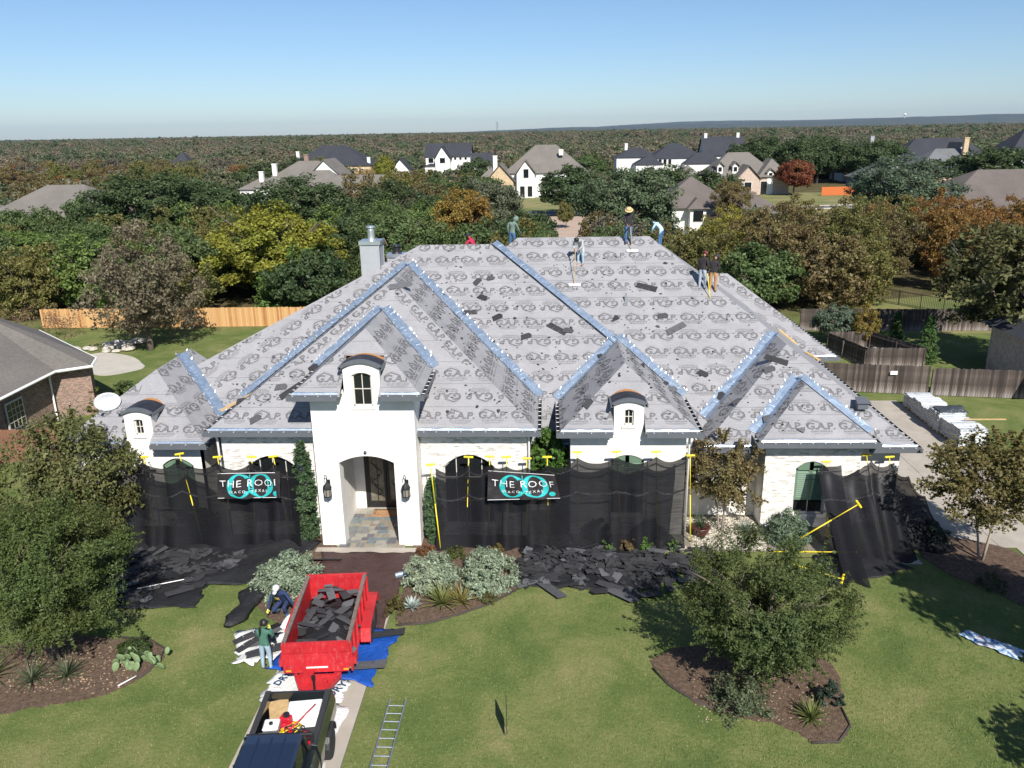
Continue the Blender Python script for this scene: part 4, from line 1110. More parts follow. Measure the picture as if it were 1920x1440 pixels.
big_spots = [(-3.2, 36.9, 'half', .9, 'folded black shingle under the ridge, just left of the long valley'), (-2.6, 37.05, 'torn', .3, 'small black scrap left of the valley top'), (-2.9, 36.1, 'half', -.5, 'square black scrap in the middle of the left slope'),
  (-3.55, 35.4, 'strip', .08, 'long dark shingle strip lying level on the left slope'), (-2.2, 35.15, 'half', .5, 'black square shingle right of the long dark strip'), (-.9, 34.25, 'half', .3, 'crumpled shingle left of the valley middle'),
  (.45, 34.6, 'strip', -.6, 'black shingle bridging the long valley'), (.95, 34.5, 'half', -.2, 'dark scrap beside the shingle on the long valley'), (-6.2, 33.6, 'strip', .2, 'black strip at the edge of the steep right face'),
  (4.6, 36.9, 'strip', -.35, 'curled black strip under the right ridge end'), (5.2, 35.5, 'half', .1, 'black square scrap high on the right slope'), (5.7, 34.9, 'strip', .55, 'long pale edged strip slanting near the right hip'), (3.1, 35.4, 'torn', .9, 'slim dark scrap below the broom man'),
  (6.6, 32.9, 'half', -.6, 'black torn shingle above the garage hips'), (7.2, 31.95, 'half', 1.2, 'large upright black scrap beside the right valley'), (5.1, 31.65, 'half', .1, 'gray square scrap right of the middle dormer'), (4.0, 32.3, 'torn', 1.5, 'upright scrap right of the middle bay apex'), (4.9, 31.9, 'torn', .3, 'thin triangular scrap above the middle bay eave'),
  (-9.9, 29.2, 'strip', .75, 'slanted shingle strip left of the tower roof'), (-10.3, 29.35, 'half', .1, 'dark scrap at the left of the tower roof'), (-9.2, 30.1, 'half', .8, 'black shingle on the tower hip'), (-11.0, 28.15, 'half', .6, 'dark square scrap on the eave over the left banner'), (-11.9, 29.3, 'half', .2, 'black scrap at the lower end of the left valley'),
  (1.55, 28.85, 'half', .9, 'black square shingle left of the middle dormer'), (9.4, 32.2, 'strip', -.4, 'large black felt scrap at the garage apex'), (9.05, 31.8, 'half', .3, 'dark scrap left of the garage apex'), (7.55, 30.6, 'half', .5, 'black scrap across the garage left valley'), (8.6, 29.8, 'half', .2, 'dark scrap on the left face of the garage hip'), (9.6, 28.85, 'torn', .2, 'small black scrap on the garage eave'),
  (2.3, 33.3, 'torn', .2, 'tiny scrap right above the middle bay apex')]
for x, y, k, rz, lb in big_spots:
    nn = NF
    scrap((x, y, zroof(x, y) + .02), k, rz, lb + ', on the roof', 'shingle scraps on the roof', nn)
rr = random.Random(31)
for i in range(38):
    if i < 20: x, y = rr.uniform(-4.5, 6), rr.uniform(30.8, 38.3)
    elif i < 31: x, y = rr.uniform(-15, -8.5), rr.uniform(30.8, 36)
    else: x, y = rr.uniform(-4.6, -.8), rr.uniform(28.2, 29.3)
    if i >= 20 and i < 31 and zM(y) > 3.75 + .474 * (x + 19) - .3: continue
    scrap((x, y, zroof(x, y) + .02), 'torn', rr.uniform(0, 6.28), 'small torn black shingle scrap on the gray roof underlayment', 'small scraps scattered over the roof', NF, sc=rr.choice((.25, .35, .5, .3)))
# left tarp
rr = random.Random(41)
for i in range(46):
    t = rr.random(); x = -15.7 + 5.4 * t; y = rr.uniform(23.2, 26.6) if x < -12 else rr.uniform(25.3, 26.7)
    scrap((x, y, .1 + rr.uniform(0, .06)), rr.choice(('strip', 'strip', 'half', 'half', 'torn')), rr.uniform(-.5, 1.1), 'gray black shingle piece on the black tarp below the left netting', 'shingle pieces on the left tarp', tilt=(rr.uniform(-.15, .15), rr.uniform(-.12, .12)))
# right heap
rr = random.Random(43)
for i in range(130):
    x = rr.uniform(-.9, 5.9); y = rr.gauss(25.7 if x > 1 else 25.5, .75)
    y = min(max(y, 24.15 - .15 * (x - 2)), 27.1)
    hz = .17 * math.exp(-((y - 25.9) / .9) ** 2) * (1 if .5 < x < 5.2 else .5) * rr.random()
    scrap((x, y, .09 + hz), rr.choice(('strip', 'half', 'half', 'strip', 'torn')), rr.uniform(0, 6.28), 'old black shingle in the heap below the right netting', 'old shingles heaped on the right', tilt=(rr.uniform(-.22, .22), rr.uniform(-.2, .2)), sc=rr.uniform(.7, 1.1))
for i, (x, y, rz, lb) in enumerate(((.15, 24.05, -.9, 'shingle strip sticking out of the heap onto the lawn at its left end'), (2.5, 23.75, -.75, 'gray shingle strip sticking out of the heap onto the lawn'), (3.3, 23.8, .12, 'black shingle strip lying flat at the front of the heap'), (1.75, 23.95, .1, 'single black scrap on the lawn in front of the heap'), (1.7, 27.2, .5, 'pale shingle strip leaning on the right netting'), (-8.15, 26.0, .02, 'gray shingle strip at the left side of the porch step'))):
    scrap((x, y, .12), 'strip' if i != 3 else 'half', rz, lb, None, tilt=(.1 if i < 4 else .5, 0), sc=1.25)

def crumbs(name, n, fn, label, seed, sizes=(.05, .22)):
    rr = random.Random(seed); mb = MB()
    for _ in range(n):
        x, y, z = fn(rr); a = rr.uniform(0, 6.28); L, W = rr.uniform(*sizes), rr.uniform(sizes[0] * .6, sizes[1] * .6)
        u = Vector((math.cos(a), math.sin(a), rr.uniform(-.3, .3))) * L; v = Vector((-math.sin(a), math.cos(a), rr.uniform(-.3, .3))) * W
        p = Vector((x, y, z)); mb.prism([p - u - v, p + u - v * rr.uniform(.5, 1.2), p + u * rr.uniform(.5, 1.1) + v, p - u + v], (0, 0, .012))
    tag(link(name, mb.mesh(name, M['shingle'])), label, 'shingle rubble', kind='stuff')
def heap_r(rr):
    x = rr.uniform(-.8, 6.0); y = min(max(rr.gauss(25.8, .65), 24.3), 27.0)
    return x, y, .08 + .16 * math.exp(-((y - 25.9) / .8) ** 2) * rr.random()
crumbs('shingle_rubble', 420, heap_r, 'broken shingle rubble under the heap below the right netting', 91)
crumbs('shingle_rubble', 160, lambda rr: (rr.uniform(-15.8, -11.0), rr.uniform(24.9, 26.7), .12), 'broken shingle rubble on the left black tarps', 92)
def on_roof(rr):
    while True:
        x, y = rr.uniform(-13.5, 10), rr.uniform(28.3, 38.6)
        z = zroof(x, y)
        if z > 3.9 and z < 3.75 + .474 * (x + 19) and not (-9.2 < x < -4.3 and y < 33): return x, y, z + .03
crumbs('shingle_crumbs', 620, on_roof, 'tiny black shingle crumbs sprinkled over the roof slopes', 93, (.012, .065))
# ================================================================ red dump trailer
m, nt, b, N = newmat('worn_red_trailer_paint')
f1 = noise(nt, 1.8, 6, .7); f2 = noise(nt, 14, 4, .75, mapscale=(1, 1, .35)); f3 = noise(nt, 40, 2, .6)
red = ramp(nt, f1, [(.3, (.36, .012, .018)), (.7, (.52, .022, .03))])
red = mixc(nt, ramp(nt, f2, [(.56, (0, 0, 0)), (.74, (.7,) * 3)]), red, (.3, .16, .13))
red = mixc(nt, ramp(nt, f3, [(.66, (0, 0, 0)), (.72, (.55,) * 3)]), red, (.12, .07, .06))
nt.links.new(red, b.inputs['Base Color']); nt.links.new(ramp(nt, f2, [(.4, (.35,) * 3), (.7, (.75,) * 3)]), b.inputs['Roughness']); bump(nt, b, f1, .12, .05)
M['red'] = m
M['rust'] = simple('worn_steel_rail', (.2, .15, .13), .7, .2, var=.3, vs=9)
M['tyre'] = simple('tyre_rubber', (.022, .022, .023), .85, var=.2)
M['rim'] = simple('steel_rim', (.45, .45, .46), .4, .7)
M['amber'] = simple('amber_reflector', (.8, .3, .02), .3)
TR = thing('dump_trailer', 'red dump trailer full of torn off black shingles on the front path', 'trailer', (-6.6, 20.72, 0), R(4.8))
hw, hl, z0, z1 = .92, 1.78, .72, 1.55
def tp(mb, name, mat, par=None, **k): return mb.build(name, M[mat], par or TR, **k)
tp(MB().box(-hw, hw, -hl, hl, z0 - .06, z0), 'bed_floor', 'rust')
for s_ in (-1, 1):
    sd_ = tp(MB().box(min(s_ * hw, s_ * (hw - .05)), max(s_ * hw, s_ * (hw - .05)), -hl, hl, z0 + .001, z1 - .05), 'side_panel', 'red')
    tp(MB().box(min(s_ * (hw + .03), s_ * (hw - .08)), max(s_ * (hw + .03), s_ * (hw - .08)), -hl - .02, hl + .02, z1 - .05, z1 + .02), 'top_rail', 'rust', sd_)
    for k in range(7):
        y = -hl + .06 + k * (2 * hl - .12) / 6
        tp(MB().box(min(s_ * hw, s_ * (hw + .06)), max(s_ * hw, s_ * (hw + .06)), y - .035, y + .035, z0 - .05, z1 - .051), 'stake_post', 'red', sd_)
    tp(MB().box(min(s_ * hw, s_ * (hw + .05)), max(s_ * hw, s_ * (hw + .05)), -hl, hl, z0 - .14, z0 - .052), 'lower_rail', 'red', sd_)
fp = tp(MB().box(-hw + .051, hw - .051, -hl, -hl + .05, z0 + .001, z1), 'front_panel', 'red')
tp(MB().box(-hw, hw, -hl - .06, -hl - .001, z1 - .3, z1 + .03), 'front_lip', 'red', fp)
tp(MB().prism([(-hw - .02, -hl - .02, z1 - .32), (hw + .02, -hl - .02, z1 - .32), (hw - .05, -hl - .1, z0 - .05), (-hw + .05, -hl - .1, z0 - .05)], (0, -.03, 0)), 'front_skirt', 'red', fp)
tg = tp(MB().box(-hw + .051, hw - .051, hl - .05, hl, z0 + .001, z1), 'tailgate', 'red')
for x in (-.45, 0, .45): tp(MB().box(x - .04, x + .04, hl - .1, hl - .051, z0 + .01, z1 - .01), 'gate_rib', 'red', tg)
tp(MB().box(-hw - .03, hw + .03, hl - .01, hl + .06, z1 - .06, z1 + .03), 'gate_rail', 'red', tg)
for s_ in (-1, 1):                                          # hinge straps, latch and tie rings
    for y in (-1.2, .0, 1.2):
        tp(MB().lathe([(.05, -.012), (.06, 0), (.05, .012)], 10, (s_ * (hw + .07), y, z0 - .08), axis='x'), 'tie_ring', 'rust')
    tp(MB().box(min(s_ * .7, s_ * .86), max(s_ * .7, s_ * .86), hl + .001, hl + .03, z0 + .1, z0 + .16), 'gate_hinge', 'rust', tg)
    tp(MB().tube([(s_ * .6, -hl - .1, .62), (s_ * .35, -2.3, .35), (s_ * .1, -2.95, .5)], .018, 5), 'safety_chain', 'rust')
tp(MB().box(-.3, .3, -hl - .125, -hl - .105, z0 + .08, z0 + .12), 'warning_strip', 'whiteplastic' if 'whiteplastic' in M else 'white', fp)
# chassis, tongue, coupler
ch = tp(MB().box(-.55, -.43, -hl, hl, .5, .66).box(.43, .55, -hl, hl, .5, .66), 'chassis_rail', 'red'); ch['kind'] = 'stuff'
tn = tp(MB().prism([(-.62, -hl - .14, .5), (.62, -hl - .14, .5), (.2, -2.75, .5), (-.2, -2.75, .5)], (0, 0, .12)), 'tongue', 'red')
for s_ in (-1, 1): tp(MB().prism([(s_ * .66, -hl - .12, .48), (s_ * .56, -hl - .12, .48), (s_ * .13, -2.95, .48), (s_ * .23, -2.95, .48)], (0, 0, .17)), 'tongue_beam', 'red', tn)
tp(MB().box(-.09, .09, -3.2, -2.8, .5, .66), 'coupler', 'red', tn)
tp(MB().lathe([(.035, .3), (.035, 1.0), (.06, 1.01), (.06, 1.08)], 8, (.05, -2.62, 0)), 'jack', 'iron', tn)
tp(MB().box(-.32, -.05, -2.35, -2.05, .625, .86), 'pump_box', 'red', tn)
tp(MB().lathe([(.07, .62), (.07, .7), (.03, .72)], 8, (.28, -2.3, 0)), 'red_cap', 'red', tn)
for s_ in (-1, 1):
    fd = MB(); w0, w1 = (hw + .06) * s_, (hw + .36) * s_
    prof = [(-.75, .5), (-.6, .86), (-.35, .9), (1.15, .9), (1.4, .86), (1.55, .5)]
    for (ya, za), (yb, zb) in zip(prof, prof[1:]): fd.prism([(w0, ya + .4, za), (w1, ya + .4, za), (w1, yb + .4, zb), (w0, yb + .4, zb)], (0, 0, .02))
    fd.prism([(w1, y + .4, z) for y, z in prof] + [(w1, y + .4, z - .05) for y, z in prof[::-1]], (-.015 * s_, 0, 0))
    tp(fd, 'fender', 'red')
    for yc in (.42, 1.18):
        wl = tp(MB().lathe([(.2, -.1), (.34, -.11), (.36, -.08), (.36, .08), (.34, .11), (.2, .1)], 22, (s_ * (hw + .21), yc, .36), axis='x'), 'wheel', 'tyre')
        tp(MB().lathe([(.05, -.09), (.2, -.07), (.21, .0), (.2, .07), (.05, .09)], 16, (s_ * (hw + .21), yc, .36), axis='x'), 'rim', 'rim', wl)
    tp(MB().box(s_ * .8 - .07, s_ * .8 + .07, -hl - .125, -hl - .11, z0 - .02, z0 + .04), 'marker_lamp', 'amber')
    tp(MB().box(min(s_ * .98, s_ * 1.08), max(s_ * .98, s_ * 1.08), -1.75, -1.45, .78, 1.0), 'tie_bracket', 'red')
# load: a rolled tarp edge and torn shingles (things of their own)
rr = random.Random(51)
LO = sheet('debris_liner', [(-.84, -1.7, .73), (.84, -1.7, .73), (.84, 1.66, .73), (-.84, 1.66, .73)], 16, 30, M['black_tarp'], 'heap of black roofing felt inside the red trailer', 'roofing felt', .05, .05, 0.0, 52, zfun=lambda u, v: .42 * (math.sin(math.pi * u) * math.sin(math.pi * min(1, v * 1.1 + .1))) ** .6)
LO.location, LO.rotation_euler = TR.location, TR.rotation_euler
cz, sz = math.cos(R(4.8)), math.sin(R(4.8))
for i in range(44):
    lx, ly = rr.uniform(-.7, .7), rr.uniform(-1.55, 1.55)
    hz = 1.0 + .22 * math.sin(math.pi * (lx + .84) / 1.68) + rr.uniform(-.05, .1)
    scrap((-6.6 + lx * cz - ly * sz, 20.72 + lx * sz + ly * cz, hz), rr.choice(('half', 'half', 'strip', 'torn')), rr.uniform(0, 6.28), 'torn black shingle in the load of the red trailer', 'torn shingles in the trailer', tilt=(rr.uniform(-.4, .4), rr.uniform(-.4, .4)), sc=.8)
# shingle pieces on the white tarp and blue tarp
for x, y, rz, s_ in ((-9.3, 21.2, .6, 1.), (-8.9, 20.9, .3, 1.1), (-9.15, 20.8, .9, .9), (-8.75, 21.2, .1, .8), (-8.5, 20.5, .35, 1.3), (-8.6, 21.5, .8, .9)):
    scrap((x, y, .17), 'strip', rz, 'black shingle piece thrown on the white tarp beside the trailer', 'shingles on the white tarp', tilt=(.1, .1), sc=s_)
scrap((-5.3, 19.75, .2), 'strip', .14, 'long black shingle strip lying across the front of the blue tarp', None, sc=1.25); scrap((-4.95, 21.35, .18), 'strip', .25, 'black shingle strip at the far corner of the blue tarp', None, sc=1.1)

# ================================================================ dark pickup
m, nt, b, N = newmat('dark_green_black_carpaint')
b.inputs['Base Color'].default_value = (.012, .016, .018, 1); b.inputs['Roughness'].default_value = .22; b.inputs['Coat Weight'].default_value = 1.0; b.inputs['Coat Roughness'].default_value = .08
M['car'] = m
m, nt, b, N = newmat('navy_roof_paint')
b.inputs['Base Color'].default_value = (.014, .022, .045, 1); b.inputs['Roughness'].default_value = .25; b.inputs['Coat Weight'].default_value = 1.0
M['navy'] = m
M['bedliner'] = simple('bed_liner', (.03, .03, .032), .8, bmp=.3)
M['redlamp'] = simple('tail_lamp', (.4, .01, .01), .2)
PK = thing('pickup_truck', 'dark pickup truck hitched to the red trailer, its bed full of tools', 'pickup', (-6.46, 17.3, 0), R(4.2))
def pk(mb, name, mat, par=None, **k): return mb.build(name, M[mat], par or PK, **k)
def section(y, w, zt, tuck=.09, zb=.42):                    # body cross section: sill, waist, shoulder
    return [(-w + .06, y, zb), (-w, y, zb + .2), (-w, y, zt - .32), (-w + tuck, y, zt), (w - tuck, y, zt), (w, y, zt - .32), (w, y, zb + .2), (w - .06, y, zb)]
def loft(secs):
    mb = MB(); n = len(secs[0])
    for s_ in secs: mb.v += s_
    for i in range(len(secs) - 1):
        for k in range(n): mb.f.append((i * n + k, i * n + (k + 1) % n, (i + 1) * n + (k + 1) % n, (i + 1) * n + k))
    mb.f += [tuple(range(n)), tuple(range((len(secs) - 1) * n, len(secs) * n))]; mb.m = [0] * len(mb.f)
    return mb
# bed: two sides, floor, tailgate, front wall
for s_ in (-1, 1):
    side = [[(s_ * .86, y, .45), (s_ * .93, y, .62), (s_ * .93, y, .95), (s_ * .86, y, 1.27), (s_ * .72, y, 1.29), (s_ * .72, y, .72), (s_ * .72, y, .45)] for y in (-.02, -.6, -2.02)]
    pk(loft(side), 'bed_side', 'car', bevel=.012)
    pk(MB().box(min(s_ * .7, s_ * .84), max(s_ * .7, s_ * .84), -2.0, -.04, 1.291, 1.31), 'bed_rail_cap', 'bedliner')
    pk(MB().prism([(s_ * .86, .0, .95), (s_ * .93, -.05, .95), (s_ * .87, -.05, 1.24), (s_ * .8, .0, 1.24)], (0, .03, 0)), 'tail_lamp', 'redlamp')
pk(MB().box(-.719, .719, -2.0, -.06, .68, .74), 'bed_floor', 'bedliner')
pk(MB().box(-.719, .719, -.06, .0, .6, 1.26), 'tailgate', 'car', bevel=.01)
pk(MB().box(-.719, .719, -2.06, -2.0, .6, 1.28), 'bed_front_wall', 'bedliner')
pk(MB().box(-.84, .84, .002, .14, .46, .62), 'rear_bumper', 'rim', bevel=.02)
pk(loft([section(-2.1, .92, 1.22), section(-3.1, .93, 1.2), section(-4.2, .93, 1.18), section(-4.6, .93, 1.14), section(-5.65, .9, 1.02), section(-5.9, .84, .9)]), 'body', 'car', bevel=.01)
cabw = [(-2.14, .7, 1.2, .68), (-2.34, .72, 1.8, .62), (-2.65, .73, 1.87, .63), (-3.5, .73, 1.88, .63), (-3.85, .72, 1.82, .62), (-4.6, .74, 1.2, .72)]
cab = pk(loft([[(-w, y, 1.15), (-wt, y, zt), (-wt + .1, y, zt + .03 if zt > 1.3 else zt), (wt - .1, y, zt + .03 if zt > 1.3 else zt), (wt, y, zt), (w, y, 1.15)] for y, w, zt, wt in cabw]), 'cab_glasshouse', 'glass')
pk(loft([[(-.66, y, z), (-.6, y, z + .05), (0, y, z + .065), (.6, y, z + .05), (.66, y, z), (0, y, z - .01)] for y, z in ((-2.32, 1.815), (-2.65, 1.865), (-3.5, 1.875), (-3.88, 1.82))]), 'cab_roof', 'navy', smooth=False)
for k in (-.3, 0, .3): pk(MB().box(k - .012, k + .012, -3.7, -2.45, 1.925, 1.945), 'roof_rib', 'navy')
for s_ in (-1, 1):
    for ya, yb in ((-2.16, -2.36), (-3.15, -3.2), (-4.58, -3.86)):
        pk(MB().tube([(s_ * .735, ya, 1.16), (s_ * .655, yb, 1.84)], .04, 6), 'pillar', 'car')
    pk(MB().box(min(s_ * .94, s_ * 1.12), max(s_ * .94, s_ * 1.12), -4.05, -3.92, 1.15, 1.33), 'door_mirror', 'blackpaint', bevel=.02)
    pk(MB().box(min(s_ * .935, s_ * .96), max(s_ * .935, s_ * .96), -2.7, -2.55, .98, 1.01), 'door_handle', 'blackpaint')
    for yc in (-.95, -4.85):
        wl = pk(MB().lathe([(.22, -.12), (.36, -.13), (.39, -.09), (.39, .09), (.36, .13), (.22, .12)], 24, (s_ * .84, yc, .39), axis='x'), 'wheel', 'tyre')
        rm = MB().lathe([(.06, -.1), (.23, -.1), (.24, .0), (.23, .11), (.2, .105)], 18, (s_ * .84, yc, .39), axis='x')
        pk(rm, 'rim', 'rim', wl)
        ar = MB(); prof = [(yc + .5 * math.cos(a), .42 + .46 * math.sin(a)) for a in [math.pi * i / 10 for i in range(11)]]
        for (ya, za), (yb, zb) in zip(prof, prof[1:]): ar.prism([(s_ * .8, ya, za), (s_ * .985, ya, za), (s_ * .985, yb, zb), (s_ * .8, yb, zb)], (0, 0, .025))
        pk(ar, 'wheel_arch', 'blackpaint')
for x in (-.55, .55): pk(MB().box(x - .17, x + .17, -5.94, -5.88, .72, .86), 'headlamp', 'lglass')
rk = pk(MB().box(-.78, .78, -1.99, -1.91, 1.5, 1.58), 'headache_rack', 'blackpaint', bevel=.01)
for x in (-.75, -.25, .25, .75): pk(MB().box(x - .035, x + .035, -1.985, -1.915, 1.3, 1.499), 'rack_post', 'blackpaint', rk)
pk(MB().box(-.75, .75, -1.97, -1.93, 1.38, 1.43), 'rack_bar', 'blackpaint', rk)
# cargo in the bed: each its own thing, in the truck's frame
def in_bed(o, x, y, z, rz=0.0):
    o.matrix_world = PK.matrix_basis @ Matrix.Translation((x, y, z)) @ Matrix.Rotation(rz, 4, 'Z')
PK.matrix_basis = Matrix.Translation(PK.location) @ Matrix.Rotation(R(4.2), 4, 'Z')
M['whiteplastic'] = simple('white_plastic', (.78, .78, .77), .35, var=.04)
M['redplastic'] = simple('red_plastic', (.5, .012, .03), .35, var=.1)
M['grayplastic'] = simple('gray_steel', (.25, .26, .27), .4, .5)
cool = thing('cooler', 'large white cooler lying in the pickup bed', 'cooler'); MB().box(-.4, .4, -.26, .26, 0, .36).build('tub', M['whiteplastic'], cool, bevel=.03); MB().box(-.42, .42, -.28, .28, .361, .44).build('lid', M['whiteplastic'], cool, bevel=.025); in_bed(cool, .25, -.55, .742, .08)
o = tag(MB().box(-.25, .25, -.4, .4, 0, .02).build('plywood_board', M['wood'], bevel=.004), 'tan plywood offcut in the pickup bed beside the cooler', 'board'); in_bed(o, -.42, -.45, 1.02, .3)
gen = thing('generator', 'gray generator with white fuel cap at the left of the pickup bed', 'generator'); MB().box(-.2, .2, -.26, .26, .03, .42).build('engine_block', M['grayplastic'], gen, bevel=.04)
MB().box(-.19, .19, -.13, .25, .421, .5).build('fuel_tank', M['whiteplastic'], gen, bevel=.03); MB().lathe([(.05, .5), (.05, .54), (.03, .55)], 10, (0, .05, 0)).build('fuel_cap', M['blackpaint'], gen); MB().tube([(-.22, -.28, 0), (-.22, -.28, .52), (.22, -.28, .52), (.22, -.28, 0)], .015, 6).build('carry_frame', M['blackpaint'], gen)
in_bed(gen, -.42, -1.25, .742, .05)
cmp_ = thing('air_compressor', 'red air compressor in the middle of the pickup bed', 'compressor'); MB().lathe([(.05, -.24), (.15, -.2), (.16, 0), (.15, .2), (.05, .24)], 14, (0, 0, .2), axis='x').build('tank', M['redplastic'], cmp_, smooth=True); MB().box(-.14, .14, -.1, .1, .34, .52).build('motor', M['redplastic'], cmp_, bevel=.03); MB().lathe([(.08, .0), (.08, .07)], 10, (.02, .0, .52)).build('air_filter', M['blackpaint'], cmp_); in_bed(cmp_, -.12, -.95, .742, -.3)
for i, (x, y, rz, c, lb) in enumerate(((.2, -1.25, .3, 'blackpaint', 'black tool bag behind the cooler in the pickup bed'), (.45, -1.3, -.2, 'redplastic', 'red and black nail gun case at the right of the pickup bed'), (.05, -1.42, .1, 'blackpaint', 'dark tool bag at the front of the pickup bed'))):
    t = thing('tool_bag', lb, 'tool bag', group='tools in the pickup bed'); MB().box(-.17, .17, -.12, .12, 0, .26).build('bag_body', M[c], t, bevel=.05); MB().tube([(-.12, 0, .25), (-.08, 0, .36), (.08, 0, .36), (.12, 0, .25)], .014, 6).build('bag_handle', M['blackpaint'], t); in_bed(t, x, y, .742, rz)
rr = random.Random(61)
for i, (c, lb) in enumerate((('redplastic', 'red air hose coiled over the tools in the pickup bed'), ('yellow', 'yellow strap tangled among the tools in the pickup bed'), ('blackpaint', 'black cable tangled over the tools in the pickup bed'))):
    pts = [(-.1 + .12 * i + .32 * math.cos(k * .8 + i) * rr.uniform(.5, 1), -1.2 + .24 * math.sin(k * .95 + 2 * i) * rr.uniform(.5, 1), 1.06 + .05 * math.sin(k) + .03 * i) for k in range(18)]
    o = tag(MB().tube(pts, .014, 5).build('hose', M[c], smooth=True), lb, 'hose'); in_bed(o, 0, 0, 0)
o = tag(MB().tube([(.05, -1.35, 1.16), (.55, -.6, 1.3)], .018, 6).build('crowbar', M['redplastic'], smooth=True), 'red pry bar leaning across the tools in the pickup bed', 'pry bar'); in_bed(o, 0, 0, 0)
# lettering on the wrap sheets
M['blueink'] = simple('navy_print', (.015, .06, .14), .6)
for i, (p, rz, s_) in enumerate((((-5.8, 18.65, .2), 1.1, .36), ((-5.62, 14.9, .17), 1.35, .34), ((-7.5, 19.1, .2), 1.2, .3))):
    tm = text_mesh('DRY', s_, 0, .006)
    mb = MB()
    for t in tm: mb.poly([(x, y, 0) for x, y in t])
    o = link('printed_word', mb.mesh('printed_word', M['blueink'])); o.location = p; o.rotation_euler = (0, 0, rz)
    sh_ = [q for q in bpy.data.objects if q.name.startswith('white_wrap')][1 if i == 1 else 0]
    o.parent = sh_

# ================================================================ loose things on the lawn and drive
M['alu'] = simple('aluminium', (.62, .64, .65), .35, .9)
ld = thing('ladder', 'aluminium extension ladder section lying on the lawn right of the path', 'ladder', (-4.16, 16.7, .06), R(-1.0))
for s_ in (-1, 1): MB().box(s_ * .215 - .018, s_ * .215 + .018, -3.0, 1.75, 0, .07).build('rail', M['alu'], ld)
for k in range(15): MB().tube([(-.2, -2.85 + k * .31, .035), (.2, -2.85 + k * .31, .035)], .017, 6).build('rung', M['alu'], ld)
ys = thing('yard_sign', 'thin dark yard sign seen edge on in the front lawn', 'sign', (-1.08, 17.3, 0), R(4))
MB().box(-.008, .008, -.31, .31, .22, .95).build('sign_panel', M['blackpaint'], ys); MB().tube([(0, -.15, 0), (0, -.15, .5)], .006, 5).build('stake', M['rim'], ys); MB().tube([(0, .15, 0), (0, .15, .5)], .006, 5).build('stake', M['rim'], ys)
m, nt, b, N = newmat('patterned_towel')
f = noise(nt, 3.5, 4, .6, dist=2); nt.links.new(ramp(nt, f, [(.35, (.02, .1, .3)), (.48, (.3, .45, .6)), (.55, (.65, .68, .7)), (.68, (.4, .12, .14))]), b.inputs['Base Color']); b.inputs['Roughness'].default_value = .9
M['towel'] = m
sheet('beach_towel', [(12.55, 21.75), (13.7, 20.6), (14.15, 21.0), (12.95, 22.05)], 16, 10, M['towel'], 'crumpled blue and white towel on the right lawn in tree shade', 'towel', .05, .06, .05, 71)
o = tag(MB().tube([(-14.2, 23.9, .13), (-12.3, 24.75, .13)], .018, 6).build('white_stick', M['white'], smooth=True), 'thin white pipe lying on the black tarp on the left', 'pipe')
o = tag(MB().tube([(-12.3, 18.9, .06), (-11.95, 19.3, .1)], .02, 6).build('white_stick', M['white'], smooth=True), 'short pale stick at the edge of the island bed', 'stick')
rl = thing('flashing_roll', 'bright blue gray roll of flashing lying beside the brown tarp', 'roll', (-5.05, 25.0, .14), R(28)); MB().lathe([(.02, -.35), (.1, -.36), (.11, 0), (.1, .36), (.02, .35)], 12, axis='x').build('roll_body', M['valley'], rl); MB().box(-.3, .3, -.3, -.08, -.12, -.115).build('loose_end', M['valley'], rl)
mat_ = tag(sheet('doormat', [(-7.2, 29.55), (-6.0, 29.55), (-6.0, 30.2), (-7.2, 30.2)], 8, 5, simple('coir', (.36, .2, .1), .95, var=.25, vs=8), 'tan coir doormat on the slate porch floor before the door', 'doormat', .062, .002, .005, 72, th=.02))
o = link('doormat_border', MB().box(-7.1, -6.1, 29.62, 29.635, .088, .09).box(-7.1, -6.1, 30.115, 30.13, .088, .09).box(-7.1, -7.085, 29.636, 30.114, .088, .09).box(-6.115, -6.1, 29.636, 30.114, .088, .09).mesh('doormat_border', M['blackpaint']), mat_)
# satellite dish
ds = thing('satellite_dish', 'white oval satellite dish on the left eave of the house', 'dish', (-17.5, 29.85, 4.62))
mb = MB(); n = 24; rings = 5
for j in range(rings + 1):
    r_ = j / rings
    for k in range(n):
        a = 6.283 * k / n; mb.v.append((.5 * r_ * math.cos(a), -.1 - .12 * r_ * r_, .37 * r_ * math.sin(a)))
mb.f = [(j * n + k, j * n + (k + 1) % n, (j + 1) * n + (k + 1) % n, (j + 1) * n + k) for j in range(rings) for k in range(n)]; mb.m = [0] * len(mb.f)
d_ = mb.build('reflector', simple('dish_gray', (.42, .44, .46), .5), ds, smooth=True); d_.location = (-.05, 0, .3); d_.rotation_euler = (R(-28), 0, R(18)); md = d_.modifiers.new('t', 'SOLIDIFY'); md.thickness = .012
MB().tube([(.1, .1, -.5), (.1, .1, .05), (0, 0, .28)], .022, 7).build('mast', M['rim'], ds); MB().tube([(.05, -.1, -.05), (-.05, -.62, .15)], .014, 6).build('feed_arm', M['rim'], ds); MB().box(-.1, .0, -.7, -.6, .12, .22).build('feed_horn', M['rim'], ds)
